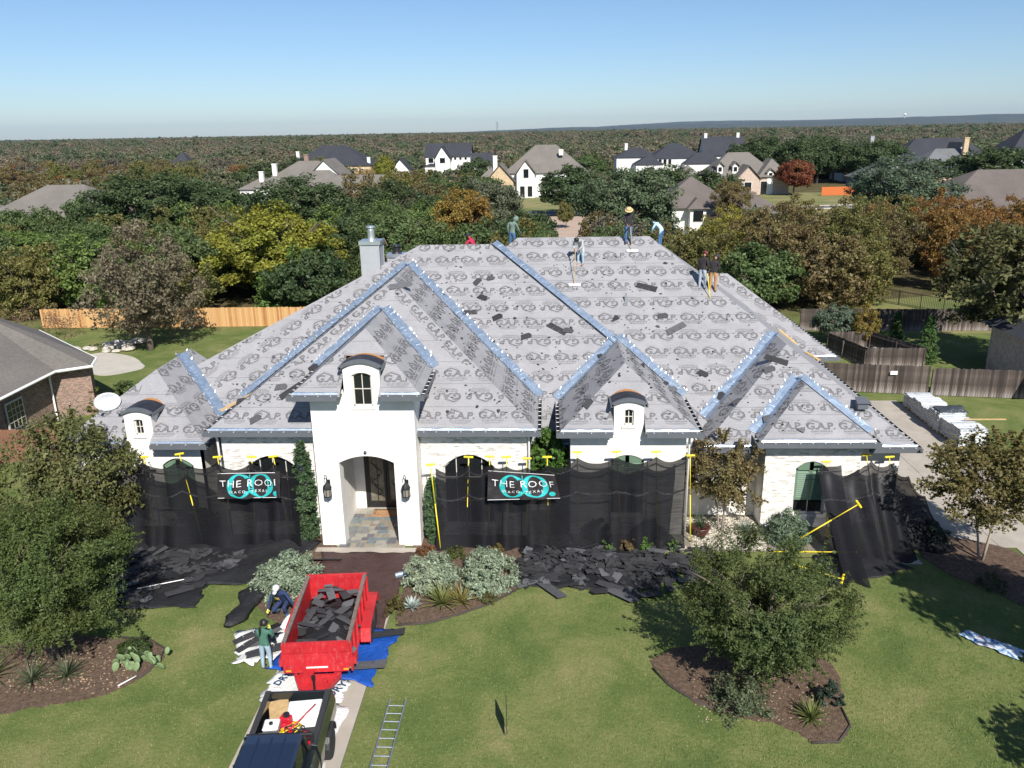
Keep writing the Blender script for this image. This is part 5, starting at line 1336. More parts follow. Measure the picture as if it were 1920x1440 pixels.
# boards and a vent on the roof
for p0, p1, w_, lb in (((-12.9, 29.6, 4.6), (-11.6, 30.6, 5.15), .22, 'yellow pine board at the foot of the left valley'), ((11.1, 38.0, 5.7), (11.8, 37.5, 5.15), .2, 'plywood offcut below the rear right wing'), ((12.6, 38.6, 4.45), (12.9, 37.5, 4.35), .18, 'narrow board standing at the right eave')):
    a, b_ = Vector(p0), Vector(p1); d = (b_ - a); u = Vector((0, 0, 1)).cross(d).normalized() * w_
    tag(MB().prism([a, a + u, b_ + u, b_], (0, 0, .035)).build('board', M['wood']), lb, 'board', 'boards on the roof')
hp(MB().box(12.05, 12.45, 30.0, 30.4, 4.5, 4.75).prism([(11.98, 29.93, 4.751), (12.52, 29.93, 4.751), (12.45, 30.4, 4.85), (12.05, 30.4, 4.85)], (0, 0, .04)), 'roof_vent', M['trim'])
for x, y in ((-4.6, 29.0), (-10.2, 34.0), (3.6, 36.2)): hp(MB().lathe([(.06, -.1), (.05, .35), (.05, .4)], 10, (x, y, zroof(x, y))), 'vent_pipe', M['flue'])

# ---- shingle bundles on pallets beside the drive
m, nt, b, N = newmat('bundle_wrap')
oi = N('ShaderNodeObjectInfo'); ge = N('ShaderNodeNewGeometry'); sp = N('ShaderNodeSeparateXYZ'); nt.links.new(ge.outputs['Normal'], sp.inputs[0])
f = noise(nt, 6, 4, .6)
nt.links.new(ramp(nt, mth(nt, 'ADD', mth(nt, 'MULTIPLY', f, .7), mth(nt, 'MULTIPLY', oi.outputs['Random'], .3)), [(.3, (.3, .34, .38)), (.45, (.55, .57, .58)), (.7, (.7, .71, .72))]), b.inputs['Base Color']); b.inputs['Roughness'].default_value = .3
bump(nt, b, f, .5, .05); M['bundle'] = m
mb = MB()
L, W, Hh = 1.32, .335, .088
prof = [(-W / 2, .012), (-W / 2 + .012, 0), (W / 2 - .012, 0), (W / 2, .012), (W / 2, Hh - .02), (W / 2 - .03, Hh - .004), (-W / 2 + .03, Hh - .004), (-W / 2, Hh - .02)]
mb.prism([(-L / 2, y, z) for y, z in prof], (L, 0, 0))
me_b = mb.mesh('shingle_bundle', M['bundle'])
me_d = MB().box(-L / 2 - .004, -L / 2 + .001, -W / 2 + .02, W / 2 - .02, .02, Hh - .03).mesh('dark_end', M['shingle'])
rr = random.Random(81)
pal_me = MB()
for k in range(3): pal_me.box(-.62, .62, -.5 + k * .44, -.4 + k * .44, .02, .1)
for k in range(6): pal_me.box(-.62 + k * .23, -.52 + k * .23, -.5, .5, .1, .12)
pal_me = pal_me.mesh('pallet', M['wood'])
for p_ in range(6):
    yc = 37.4 + p_ * 1.07; xc = 20.45 + rr.uniform(-.05, .05)
    pl = link('pallet', pal_me, loc=(xc, yc, .035)); tag(pl, 'wooden pallet under the white shingle bundles beside the driveway', 'pallet', 'pallets beside the driveway')
    for j in range((10, 9, 11, 8, 9, 8)[p_]):
        for i in range(3):
            o = link('shingle_bundle', me_b, loc=(xc + rr.uniform(-.035, .035), yc - .345 + i * .345, .158 + j * Hh), rot=(0, rr.uniform(-.01, .01), rr.uniform(-.02, .02)))
            tag(o, 'white wrapped shingle bundle in the stacks beside the driveway', 'shingle bundle', 'wrapped shingle bundles beside the driveway')
            link('wrap_seam', me_d, o)
m, nt, b, N = newmat('dark_stretch_film'); b.inputs['Base Color'].default_value = (.06, .07, .08, 1); b.inputs['Roughness'].default_value = .15; bump(nt, b, noise(nt, 5, 5, .7), 1, .1); M['film'] = m
sheet('stretch_film', [(19.75, 39.1, 1.02), (21.15, 39.1, 1.02), (21.2, 40.2, 1.0), (19.8, 40.2, 1.0)], 16, 12, M['film'], 'shiny dark stretch film bunched on top of the shingle stacks', 'stretch film', .1, .08, .08, 82, zfun=lambda u, v: .1 * math.sin(math.pi * v))
tag(MB().box(20.6, 22.6, 38.2, 38.3, 1.06, 1.1).build('board', M['wood']), 'long pine board across the shingle stacks', 'board')
tag(MB().tube([(17.5 + .25 * math.sin(i * 1.1), 41.6 - i * .35, .05) for i in range(14)], .02, 5).build('extension_cord', simple('orange_cord', (.6, .12, .03), .6), smooth=True), 'thin orange cord snaking over the driveway', 'cord')
# ================================================================ people
def pmat(name, c, rough=.85, var=.2):
    if name not in M: M[name] = simple(name, c, rough, var=var, vs=6, bmp=.2, bs=14)
    return M[name]
pmat('skin', (.33, .17, .11), .6, .08); pmat('skin_dark', (.2, .095, .06), .6, .08)
def person(loc, rz, J, cols, label, h=1.0, lean=(0, 0), gloves=None, head='cap', hood=False, long=True):
    """one continuous body grown over a posed skeleton; J: joint name -> (x right, y forward, z up)
       cols: shirt, trousers, shoes, skin, headgear materials"""
    K = ['shirt', 'trousers', 'shoes', 'skin', 'glove']
    V, E_, Rr, T = [], [], [], []
    idx = {}
    def v(n, p, r, rb=None):
        idx[n] = len(V); V.append(Vector(p)); Rr.append((r, rb or r)); return idx[n]
    def e(a, b, t): E_.append((idx[a], idx[b])); T.append(t)
    g = lambda n: Vector(J[n])
    v('pelvis', g('pelvis'), .14, .115); v('belly', (g('pelvis') + g('chest')) / 2, .145, .11); v('chest', g('chest'), .16, .115); v('neck', g('neck'), .058)
    hd = (g('head') - g('neck')).normalized()
    v('jaw', g('neck') + hd * .09, .07, .075); v('head', g('head'), .088, .1); v('crown', g('head') + hd * .09, .06, .07)
    e('pelvis', 'belly', 0); e('belly', 'chest', 0); e('chest', 'neck', 0); e('neck', 'jaw', 0 if hood else 3); e('jaw', 'head', 0 if hood else 3); e('head', 'crown', 0 if hood else 3)
    fc = Vector(J.get('look', (0, 1, -.2))).normalized()
    v('nose', g('head') - hd * .02 + fc * .115, .016); e('head', 'nose', 3)
    for s_, sd_ in (('l', -1), ('r', 1)):
        v(s_ + 'sh', g(s_ + 'sh'), .07); v(s_ + 'el', g(s_ + 'el'), .05); v(s_ + 'wr', g(s_ + 'wr'), .032)
        e('chest', s_ + 'sh', 0); e(s_ + 'sh', s_ + 'el', 0); e(s_ + 'el', s_ + 'wr', 0 if long else 3)
        d = (g(s_ + 'wr') - g(s_ + 'el')).normalized(); side = d.cross(Vector((0, 0, 1)))
        if side.length < .1: side = Vector((1, 0, 0))
        side.normalize(); up_ = side.cross(d)
        ht = 4 if gloves else 3
        v(s_ + 'palm', g(s_ + 'wr') + d * .075, .036, .024); e(s_ + 'wr', s_ + 'palm', ht)
        for k, (o_, L) in enumerate(((-.033, .058), (-.011, .07), (.012, .066), (.033, .05))):
            b0 = g(s_ + 'wr') + d * .105 + side * o_
            v('%sf%d' % (s_, k), b0, .0105); v('%sg%d' % (s_, k), b0 + d * L * .55 - up_ * .012, .0095); v('%sh%d' % (s_, k), b0 + d * L * .8 - up_ * .038, .0085)
            e(s_ + 'palm', '%sf%d' % (s_, k), ht); e('%sf%d' % (s_, k), '%sg%d' % (s_, k), ht); e('%sg%d' % (s_, k), '%sh%d' % (s_, k), ht)
        v(s_ + 't0', g(s_ + 'wr') + d * .05 - side * .045 * sd_ - up_ * .01, .0115); v(s_ + 't1', g(s_ + 'wr') + d * .09 - side * .065 * sd_ - up_ * .025, .0095); e(s_ + 'palm', s_ + 't0', ht); e(s_ + 't0', s_ + 't1', ht)
        v(s_ + 'hip', g(s_ + 'hip'), .1); v(s_ + 'kn', g(s_ + 'kn'), .07); v(s_ + 'an', g(s_ + 'an'), .052); td = Vector(J.get('toe', (0, .19, -.045)))
        v(s_ + 'heel', g(s_ + 'an') + Vector((0, -.03, -.05)), .042); v(s_ + 'toe', g(s_ + 'an') + td, .04, .034)
        e('pelvis', s_ + 'hip', 1); e(s_ + 'hip', s_ + 'kn', 1); e(s_ + 'kn', s_ + 'an', 1); e(s_ + 'an', s_ + 'toe', 2); e(s_ + 'an', s_ + 'heel', 2)
    me = bpy.data.meshes.new('sk'); me.from_pydata([p * h for p in V], E_, [])
    bm = bmesh.new(); bm.from_mesh(me); sk = bm.verts.layers.skin.verify(); bm.verts.ensure_lookup_table()
    for i, vv in enumerate(bm.verts):
        vv[sk].radius = (Rr[i][0] * h, Rr[i][1] * h); vv[sk].use_root = (i == 0)
    bm.to_mesh(me); bm.free()
    o = bpy.data.objects.new('sk', me); COL.objects.link(o)
    m1 = o.modifiers.new('s', 'SKIN'); m1.branch_smoothing = .6; m1.use_smooth_shade = True
    m2 = o.modifiers.new('u', 'SUBSURF'); m2.levels = m2.render_levels = 2
    bpy.context.view_layer.update()
    body = bpy.data.meshes.new_from_object(o.evaluated_get(bpy.context.evaluated_depsgraph_get()))
    bpy.data.objects.remove(o); bpy.data.meshes.remove(me)
    P0 = np.array([V[a] for a, _ in E_]) * h; P1 = np.array([V[b] for _, b in E_]) * h
    n = len(body.polygons); C = np.empty(n * 3); body.polygons.foreach_get('center', C); C = C.reshape(n, 3)
    D = P1 - P0; L2 = (D * D).sum(1)
    t = np.clip(((C[:, None] - P0) * D).sum(2) / L2, 0, 1)
    dist = np.linalg.norm(C[:, None] - (P0 + t[..., None] * D), axis=2) / np.array([max(Rr[a][0], Rr[b][0]) ** .6 for a, b in E_])
    near = dist.argmin(1); mi = np.array(T)[near]
    # shirt hem hangs below the belt
    pel = np.array(g('pelvis')) * h; up_t = np.array((g('chest') - g('pelvis')).normalized())
    hem = (C - pel) @ up_t
    trunk = np.isin(near, [0, 1]) | (mi == 1)
    mi[(mi == 1) & (hem > -.05 * h)] = 0; mi[(mi == 0) & (hem < -.05 * h) & np.isin(near, [0])] = 1
    body.materials.clear()
    mats = [cols['shirt'], cols['trousers'], cols.get('shoes', M['blackpaint']), cols['skin'], gloves or cols['skin']]
    for q in mats: body.materials.append(q)
    body.polygons.foreach_set('material_index', mi.astype(np.int32)); body.polygons.foreach_set('use_smooth', [True] * n); body.update()
    root = thing('person', label, 'person', loc, rz)
    link('body', body, root)
    # head covering in the head's own frame
    H = g('head') * h; zq = hd; fy = (fc - zq * fc.dot(zq)).normalized(); xq = fy.cross(zq)
    F = Matrix((xq, fy, zq)).transposed().to_4x4(); F.translation = H
    def hat(mb, name, mat):
        ob = mb.build(name, mat, root, smooth=True); ob.matrix_local = F
    hr = .118 * h
    if head in ('cap', 'capback'):
        hat(MB().lathe([(hr * 1.0, .015 * h), (hr * .98, .06 * h), (hr * .8, .105 * h), (hr * .4, .13 * h), (.01, .135 * h)], 14), 'cap', cols['hat'])
        s2 = 1 if head == 'cap' else -1
        hat(MB().prism([(-.075 * h, s2 * .09 * h, .02 * h), (-.06 * h, s2 * .19 * h, .005 * h), (0, s2 * .21 * h, .0), (.06 * h, s2 * .19 * h, .005 * h), (.075 * h, s2 * .09 * h, .02 * h)], (0, 0, .012)), 'cap_peak', cols['hat'])
    if head == 'straw':
        hat(MB().lathe([(.205 * h, .03 * h), (.21 * h, .035 * h), (.17 * h, .052 * h), (.125 * h, .06 * h), (.12 * h, .14 * h), (.08 * h, .165 * h), (.01, .17 * h)], 20), 'straw_hat', cols['hat'])
        hat(MB().lathe([(.127 * h, .062 * h), (.126 * h, .09 * h)], 18), 'hat_band', M['blackpaint'])
    if head in ('hair', 'ponytail', 'cap', 'capback'):
        hat(MB().lathe([(hr * .75, -.06 * h), (hr * 1.0, -.01 * h), (hr * 1.0, .03 * h), (hr * .85, .1 * h), (hr * .3, .128 * h)], 14, (0, -.014 * h, 0), sy=.92), 'hair', M['hair']) if head in ('hair', 'ponytail') else None
    if head == 'ponytail':
        hat(MB().tube([(0, -.1 * h, .05 * h), (0, -.16 * h, .0), (.01, -.16 * h, -.12 * h), (.02, -.12 * h, -.28 * h), (.02, -.1 * h, -.38 * h)], [.035, .045, .04, .03, .008], 8), 'ponytail', M['hair'])
        hat(MB().lathe([(hr * 1.02, .03 * h), (hr * .95, .09 * h), (hr * .4, .135 * h), (.01, .14 * h)], 14), 'cap', cols['hat'])
        hat(MB().prism([(-.075 * h, .09 * h, .035 * h), (-.06 * h, .19 * h, .02 * h), (.06 * h, .19 * h, .02 * h), (.075 * h, .09 * h, .035 * h)], (0, 0, .012)), 'cap_peak', cols['hat'])
    if hood:
        hat(MB().lathe([(hr * .95, -.12 * h), (hr * 1.22, -.02 * h), (hr * 1.15, .07 * h), (hr * .7, .15 * h), (.01, .17 * h)], 14, (0, -.02 * h, 0)), 'hood', cols['shirt'])
    return root
M['hair'] = simple('black_brown_hair', (.018, .012, .01), .5)
jeans, ljeans = pmat('blue_jeans', (.07, .14, .26)), pmat('light_jeans', (.3, .4, .48))
STAND = dict(pelvis=(0, 0, .95), chest=(0, .02, 1.32), neck=(0, .03, 1.47), head=(0, .06, 1.62), lsh=(-.19, .02, 1.39), rsh=(.19, .02, 1.39), lel=(-.25, 0, 1.1), rel=(.25, 0, 1.1), lwr=(-.24, .1, .87), rwr=(.24, .1, .87), lhip=(-.1, 0, .9), rhip=(.1, 0, .9), lkn=(-.12, .03, .5), rkn=(.12, .03, .5), lan=(-.13, 0, .09), ran=(.13, 0, .09))
def pose(**k): d = dict(STAND); d.update(k); return d
# woman at the white tarp, seen from behind, holding a shingle
person((-8.26, 19.78, 0), R(-8), pose(lel=(-.26, .1, 1.12), lwr=(-.12, .28, 1.08), rel=(.27, .12, 1.16), rwr=(.12, .26, 1.3), head=(.02, .08, 1.6), look=(.2, 1, -.45)),
       dict(shirt=pmat('green_jacket', (.05, .14, .1)), trousers=ljeans, shoes=M['blackpaint'], skin=M['skin'], hat=M['blackpaint']), 'person in a green jacket, jeans and black cap standing by the white tarp', .955, gloves=pmat('lime_glove', (.6, .68, .12)), head='ponytail')
sh1 = scrap((-8.1, 20.12, 1.2), 'half', .4, 'dark shingle held by the person in the green jacket', None, tilt=(1.0, .3))
# man crouching behind the trailer side
CR = dict(pelvis=(0, -.12, .5), chest=(0, .12, .86), neck=(0, .2, 1.0), head=(0, .27, 1.12), lsh=(-.2, .13, .92), rsh=(.2, .13, .92), lel=(-.42, .22, .72), rel=(.3, .22, .66), lwr=(-.62, .3, .62), rwr=(.32, .36, .42), lhip=(-.11, -.1, .47), rhip=(.11, -.1, .47), lkn=(-.2, .3, .48), rkn=(.22, .3, .3), lan=(-.2, .12, .09), ran=(.2, -.1, .12), look=(0, 1, -.6))
pm = person((-8.62, 22.55, .03), R(168), CR, dict(shirt=pmat('navy_hoodie', (.015, .03, .09)), trousers=jeans, skin=M['skin'], hat=pmat('pale_cap', (.55, .55, .55))), 'person in a navy hoodie with yellow emblem crouching beside the red trailer', 1.02, gloves=M['lime_glove'], head='cap')
em = MB()
for t in text_mesh('M', .17, 0, .012, 1, 1.2) + [[(x, y - .02) for x, y in q] for q in text_mesh('O', .2, 0, .008, 1, 1.0)]:
    em.poly([(x, .0, y) for x, y in t])
eo = link('yellow_emblem', em.mesh('yellow_emblem', pmat('yellow_ink', (.75, .55, .15))), pm); eo.location = (0, .265, .74); eo.rotation_euler = (R(28), 0, R(180))
sheet('white_bag', [(-8.45, 21.55, .02), (-8.0, 21.6, .02), (-7.95, 22.25, .02), (-8.4, 22.2, .02)], 10, 12, M['white_tarp'], 'crumpled white bag on the ground between the trailer and the crouching person', 'bag', .1, .12, .05, 95, zfun=lambda u, v: .3 * math.sin(math.pi * u) * math.sin(math.pi * v))
# roofers
def broom(hand, foot, label):
    """push broom from the hands to the sweeping head"""
    a, b_ = Vector(hand), Vector(foot); root = thing('push_broom', label, 'broom', tuple(b_))
    d = a - b_; MB().tube([(0, 0, .05), d * 1.0], .016, 6).build('handle', M['wood'], root)
    MB().box(-.28, .28, -.04, .04, .05, .1).build('head_block', M['whiteplastic'], root); MB().box(-.27, .27, -.035, .035, .0, .049).build('bristles', M['whiteplastic'], root)
BENT = pose(pelvis=(0, -.12, .93), chest=(0, .18, 1.18), neck=(0, .32, 1.24), head=(0, .44, 1.26), lsh=(-.19, .2, 1.22), rsh=(.19, .2, 1.22), lel=(-.24, .32, .98), rel=(.24, .32, .98), lwr=(-.1, .42, .8), rwr=(.12, .44, .86), lkn=(-.12, .02, .5), rkn=(.12, .02, .5), lhip=(-.1, -.1, .89), rhip=(.1, -.1, .89), look=(0, .5, -1))
zz = zR(38.15)
person((1.62, 38.2, zz - .08), R(152), BENT, dict(shirt=pmat('gray_shirt', (.42, .42, .43)), trousers=ljeans, shoes=M['skin'], skin=M['skin_dark'], hat=M['hair']), 'person in a gray shirt bent over a push broom on the roof slope', 1.0, head='hair')
broom((1.35, 37.7, zR(37.7) + 1.12), (1.3, 37.0, zR(37.0) + .03), 'push broom of the bent person in the gray shirt')
person((3.95, 39.25, zR(39.25) - .05), R(172), pose(lwr=(-.08, .3, .95), rwr=(.1, .3, 1.0), head=(0, .1, 1.6), look=(0, .7, -.7), lel=(-.27, .1, 1.12), rel=(.27, .1, 1.12)), dict(shirt=pmat('black_shirt', (.022, .018, .022)), trousers=pmat('mid_jeans', (.05, .12, .25)), skin=M['skin_dark'], hat=pmat('straw', (.58, .4, .2))), 'person in a straw hat and black shirt sweeping at the ridge', 1.0, head='straw')
broom((4.0, 38.95, zR(39.0) + .98), (4.1, 38.75, zR(38.75) + .03), 'push broom of the person in the straw hat')
person((-1.7, 40.45, 9.3), R(-25), pose(chest=(.03, .1, 1.3), neck=(.05, .2, 1.43), head=(.07, .3, 1.53), rel=(.3, .15, 1.05), rwr=(.3, .3, .88), look=(0, .8, -.6)), dict(shirt=pmat('sage_hoodie', (.13, .19, .16)), trousers=pmat('mid_jeans', (.05, .12, .25)), skin=M['skin_dark'], hat=M['hair']), 'person in a sage green hoodie with the hood up behind the right ridge', 1.0, head='none', hood=True)
person((-3.62, 40.15, 8.95), R(60), dict(CR), dict(shirt=pmat('crimson_shirt', (.4, .015, .06)), trousers=jeans, skin=M['skin_dark'], hat=pmat('dark_cap', (.03, .03, .06))), 'person in a crimson shirt crouching behind the left ridge', 1.02, head='capback', long=False)
person((5.5, 39.45, 9.5), R(62), BENT, dict(shirt=pmat('pale_blue_shirt', (.4, .6, .66)), trousers=pmat('mid_jeans', (.05, .12, .25)), skin=M['skin_dark'], hat=M['hair']), 'person in a pale blue shirt bending over at the right end of the ridge', .97, head='hair')
person((7.12, 36.85, zR(36.85) - .05), R(-35), pose(head=(.03, .12, 1.6), look=(.1, .7, -.6)), dict(shirt=pmat('black_shirt', (.022, .018, .022)), trousers=pmat('pale_gray_jeans', (.33, .38, .45)), skin=M['skin'], hat=pmat('maroon_cap', (.16, .03, .03))), 'person in a black shirt and pale gray jeans standing on the right hip', 1.0, head='capback')
person((7.58, 36.7, zR(36.7) - .05), R(-28), pose(head=(.05, .14, 1.58), look=(.3, .7, -.5)), dict(shirt=pmat('black_shirt', (.022, .018, .022)), trousers=pmat('khaki', (.4, .22, .09)), skin=M['skin'], hat=pmat('dark_cap', (.03, .03, .06))), 'person in a black shirt and khaki trousers standing on the right hip', 1.0, head='cap')
o = tag(MB().tube([(7.28, 36.55, zR(36.55) + .95), (7.42, 36.35, zR(36.35) + .03)], .02, 6).build('shovel_handle', M['yellow']), 'yellow handled tool held between the two people on the right hip', 'tool')
# ================================================================ foliage
def leaf_mat(name, far=False):
    m, nt, b, N = newmat(name)
    nt.nodes.remove(b)
    oi = N('ShaderNodeObjectInfo'); ge = N('ShaderNodeNewGeometry')
    ns = noise(nt, .9 if not far else .35, 3, .6, coord='Object')
    if far:
        tc = N('ShaderNodeTexCoord')
        zone = noise(nt, .004, 3, .6, vec=ge.outputs['Position'])
        k = mth(nt, 'ADD', mth(nt, 'MULTIPLY', oi.outputs['Random'], .55), mth(nt, 'MULTIPLY', zone, .45))
        base = ramp(nt, k, [(.2, (.1, .13, .07)), (.36, (.13, .16, .085)), (.48, (.165, .17, .095)), (.58, (.2, .175, .105)), (.68, (.22, .185, .135)), (.85, (.145, .16, .095))])
    else: base = oi.outputs['Color']
    v = mth(nt, 'ADD', .55 if not far else .8, mth(nt, 'MULTIPLY', ge.outputs['Random Per Island'], .9 if not far else .4))
    hs = N('ShaderNodeHueSaturation')
    nt.links.new(mth(nt, 'ADD', .455, mth(nt, 'MULTIPLY', ns, .09)), hs.inputs['Hue'])
    nt.links.new(v, hs.inputs['Value']); nt.links.new(base, hs.inputs['Color'])
    d = N('ShaderNodeBsdfDiffuse'); t = N('ShaderNodeBsdfTranslucent'); g = N('ShaderNodeBsdfGlossy'); g.inputs['Roughness'].default_value = .45; g.inputs[0].default_value = (.5, .5, .5, 1)
    nt.links.new(hs.outputs[0], d.inputs[0]); nt.links.new(hs.outputs[0], t.inputs[0])
    mx = N('ShaderNodeMixShader'); mx.inputs[0].default_value = .38; nt.links.new(d.outputs[0], mx.inputs[1]); nt.links.new(t.outputs[0], mx.inputs[2])
    m2 = N('ShaderNodeMixShader'); m2.inputs[0].default_value = .02; nt.links.new(mx.outputs[0], m2.inputs[1]); nt.links.new(g.outputs[0], m2.inputs[2])
    nt.links.new(m2.outputs[0], nt.nodes['Material Output'].inputs[0])
    return m
M['leaf'] = leaf_mat('foliage'); M['leaf_far'] = leaf_mat('distant_foliage', True)
M['bark'] = simple('bark', (.12, .095, .075), .95, var=.35, vs=4, bmp=.6, bs=12)
M['palebark'] = simple('pale_smooth_bark', (.36, .3, .24), .9, var=.2, vs=3)

def leaves(name, C, per, cr, leaf, seed, up=.35, out=.6, mat=None, asp=1.7, cen=None):
    """leaf quads clustered round the clump centres C (n,3)"""
    rg = np.random.default_rng(seed); n = len(C) * per
    c = np.repeat(C, per, 0); q = rg.normal(0, 1, (n, 3)); q /= np.linalg.norm(q, axis=1)[:, None]
    p = c + q * (rg.uniform(0, 1, (n, 1)) ** .5) * cr * np.array([1, 1, .8])
    cen = np.array(cen if cen is not None else C.mean(0))
    o = p - cen; o /= np.linalg.norm(o, axis=1)[:, None] + 1e-6
    nr = rg.normal(0, 1, (n, 3)) + o * out * 1.6 + np.array([0, 0, up * 1.6]); nr /= np.linalg.norm(nr, axis=1)[:, None]
    a = np.cross(nr, rg.normal(0, 1, (n, 3))); a /= np.linalg.norm(a, axis=1)[:, None]; b = np.cross(nr, a)
    s = leaf * rg.uniform(.55, 1.35, (n, 1)); a *= s * asp * .5; b *= s * .5
    V = np.stack([p - a, p + b * .9 - a * .1, p + a, p - b * .9 + a * .1], 1).astype(np.float32)
    me = bpy.data.meshes.new(name); me.vertices.add(n * 4); me.loops.add(n * 4); me.polygons.add(n)
    me.vertices.foreach_set('co', V.ravel()); me.loops.foreach_set('vertex_index', np.arange(n * 4, dtype=np.int32))
    me.polygons.foreach_set('loop_start', np.arange(0, n * 4, 4, dtype=np.int32)); me.update(); me.validate()
    me.materials.append(mat or M['leaf'])
    return me

def ball_clumps(n, seed, fill=.5, squash=1.0, lump=.28, flat=.0):
    """clump centres for a lumpy round crown: radius 1, height from -squash to squash"""
    rg = np.random.default_rng(seed)
    d = rg.normal(0, 1, (n, 3)); d /= np.linalg.norm(d, axis=1)[:, None]
    r = fill + (1 - fill) * rg.uniform(0, 1, n) ** .6
    k = rg.normal(0, 1, (7, 3)); k /= np.linalg.norm(k, axis=1)[:, None]
    bump_ = ((d @ k.T).clip(.3, 1) - .3).max(1) / .7
    r = r * (1 - lump + lump * 1.5 * bump_)
    p = d * r[:, None] * np.array([1, 1, squash]); p[:, 2] = np.maximum(p[:, 2], -squash * (.75 - flat))
    return p

def shoots(C, n, seed, lo=.85, ln=.38, k=7):
    """adds strings of small clumps that reach out of the crown like young shoots"""
    rg = np.random.default_rng(seed); pick = C[rg.integers(0, len(C), n)]; d = pick / (np.linalg.norm(pick, axis=1)[:, None] + 1e-6)
    d = d + rg.normal(0, .35, d.shape) + np.array([0, 0, .25]); d /= np.linalg.norm(d, axis=1)[:, None]
    t = np.linspace(0, 1, k)[None, :, None] * (ln * rg.uniform(.4, 1.2, (n, 1, 1)))
    return (pick[:, None, :] * lo + d[:, None, :] * t).reshape(-1, 3)

def trunk_mesh(name, seed, limbs=6, spread=.75, mat=None, r0=.055, fork=.35, stems=1):
    """unit tree: foot at 0, limbs reach up to height 1, spread in radius"""
    rr = random.Random(seed); mb = MB()
    for s_ in range(stems):
        ox, oy = (0, 0) if stems == 1 else (.1 * math.cos(s_ * 2.1), .1 * math.sin(s_ * 2.1))
        k = 1 / stems ** .5
        mb.tube([(ox * .3, oy * .3, -.03), (ox + rr.uniform(-.02, .02), oy + rr.uniform(-.02, .02), fork * .5), (ox * 1.8, oy * 1.8, fork)], [r0 * 1.25 * k, r0 * k, r0 * .85 * k], 8)
        for i in range(limbs):
            a = 6.283 * (i + rr.random() * .6) / limbs + s_; h0 = fork * rr.uniform(.75, 1.0); sp = spread * rr.uniform(.5, 1)
            e_ = Vector((ox + sp * math.cos(a), oy + sp * math.sin(a), rr.uniform(.62, .95))); s0 = Vector((ox * 1.5, oy * 1.5, h0)); md = s0.lerp(e_, .5) + Vector((0, 0, .06))
            mb.tube([s0, md, e_], [r0 * .55 * k, r0 * .32 * k, r0 * .1], 6)
            for j in range(3):
                f = rr.uniform(.4, .95); q = s0.lerp(e_, f); a2 = a + rr.uniform(-1.2, 1.2)
                mb.tube([q, q + Vector((.28 * math.cos(a2), .28 * math.sin(a2), rr.uniform(.05, .25)))], [r0 * .18 * k, r0 * .05], 5)
    return mb.mesh(name, mat or M['bark'], smooth=True)

TRUNK = [trunk_mesh('trunk', i, 6, .7) for i in range(3)]
TRUNK_M = trunk_mesh('trunk', 9, 4, .6, M['palebark'], .03, .4, 3)
CROWN = {
 'oak': [leaves('crown', ball_clumps(170, 20 + i, .45, .8, .34), 85, .2, .058, 20 + i) for i in range(4)],
 'loose': [leaves('crown', ball_clumps(130, 40 + i, .35, .95, .36), 75, .2, .055, 40 + i) for i in range(3)],
 'brush': [leaves('crown', ball_clumps(170, 60 + i, .25, 1.0, .34), 62, .17, .05, 60 + i, up=.1, out=.3) for i in range(3)],
}
BIG = {'oak': [leaves('crown', ball_clumps(240, 80 + i, .42, .8, .38), 130, .16, .034, 80 + i) for i in range(3)], 'loose': [leaves('crown', ball_clumps(200, 90 + i, .33, .95, .38), 125, .15, .034, 90 + i) for i in range(2)], 'brush': [leaves('crown', ball_clumps(240, 95 + i, .22, 1.0, .36), 95, .13, .032, 95 + i, up=.1, out=.3) for i in range(2)]}
def color(o, c, j=.12):
    k = 1.14 + rnd.uniform(-j, j); o.color = (c[0] * k * (1 + rnd.uniform(-.06, .06)), c[1] * k, c[2] * k, 1)
GREEN, DKGREEN, OLIVE, YGREEN, BRIGHT = (.095, .135, .05), (.07, .1, .043), (.15, .145, .048), (.22, .215, .035), (.125, .185, .05)
BROWN, RUST, GRAYBR, REDD, OCHRE = (.165, .135, .06), (.22, .125, .04), (.17, .145, .105), (.22, .075, .04), (.22, .17, .045)
def tree(x, y, rad, top, col, kind='oak', label='tree', group=None, squash=None, zb=None, trunk=True, name=None, cmesh=None, tmesh=None, ry=None, th=None):
    """tapered trunk with limbs and a crown of leaf faces; rad: crown radius, top: height"""
    root = thing(name or {'oak': 'oak_tree', 'loose': 'autumn_tree', 'brush': 'brushy_tree'}.get(kind, 'tree'), label, 'tree', (x, y, 0), 0, group)
    bot = top * .2 if zb is None else zb
    if trunk:
        t = link('trunk', tmesh or rnd.choice(TRUNK), root, rot=(0, 0, rnd.uniform(0, 6.28)), scale=(rad, rad, th or top * .93))
    c = link('crown', cmesh or rnd.choice(CROWN[kind]), root, loc=(0, 0, (top + bot) / 2), rot=(0, 0, rnd.uniform(0, 6.28)), scale=(rad, ry or rad, (top - bot) / 2 / .8))
    color(c, col)
    return root

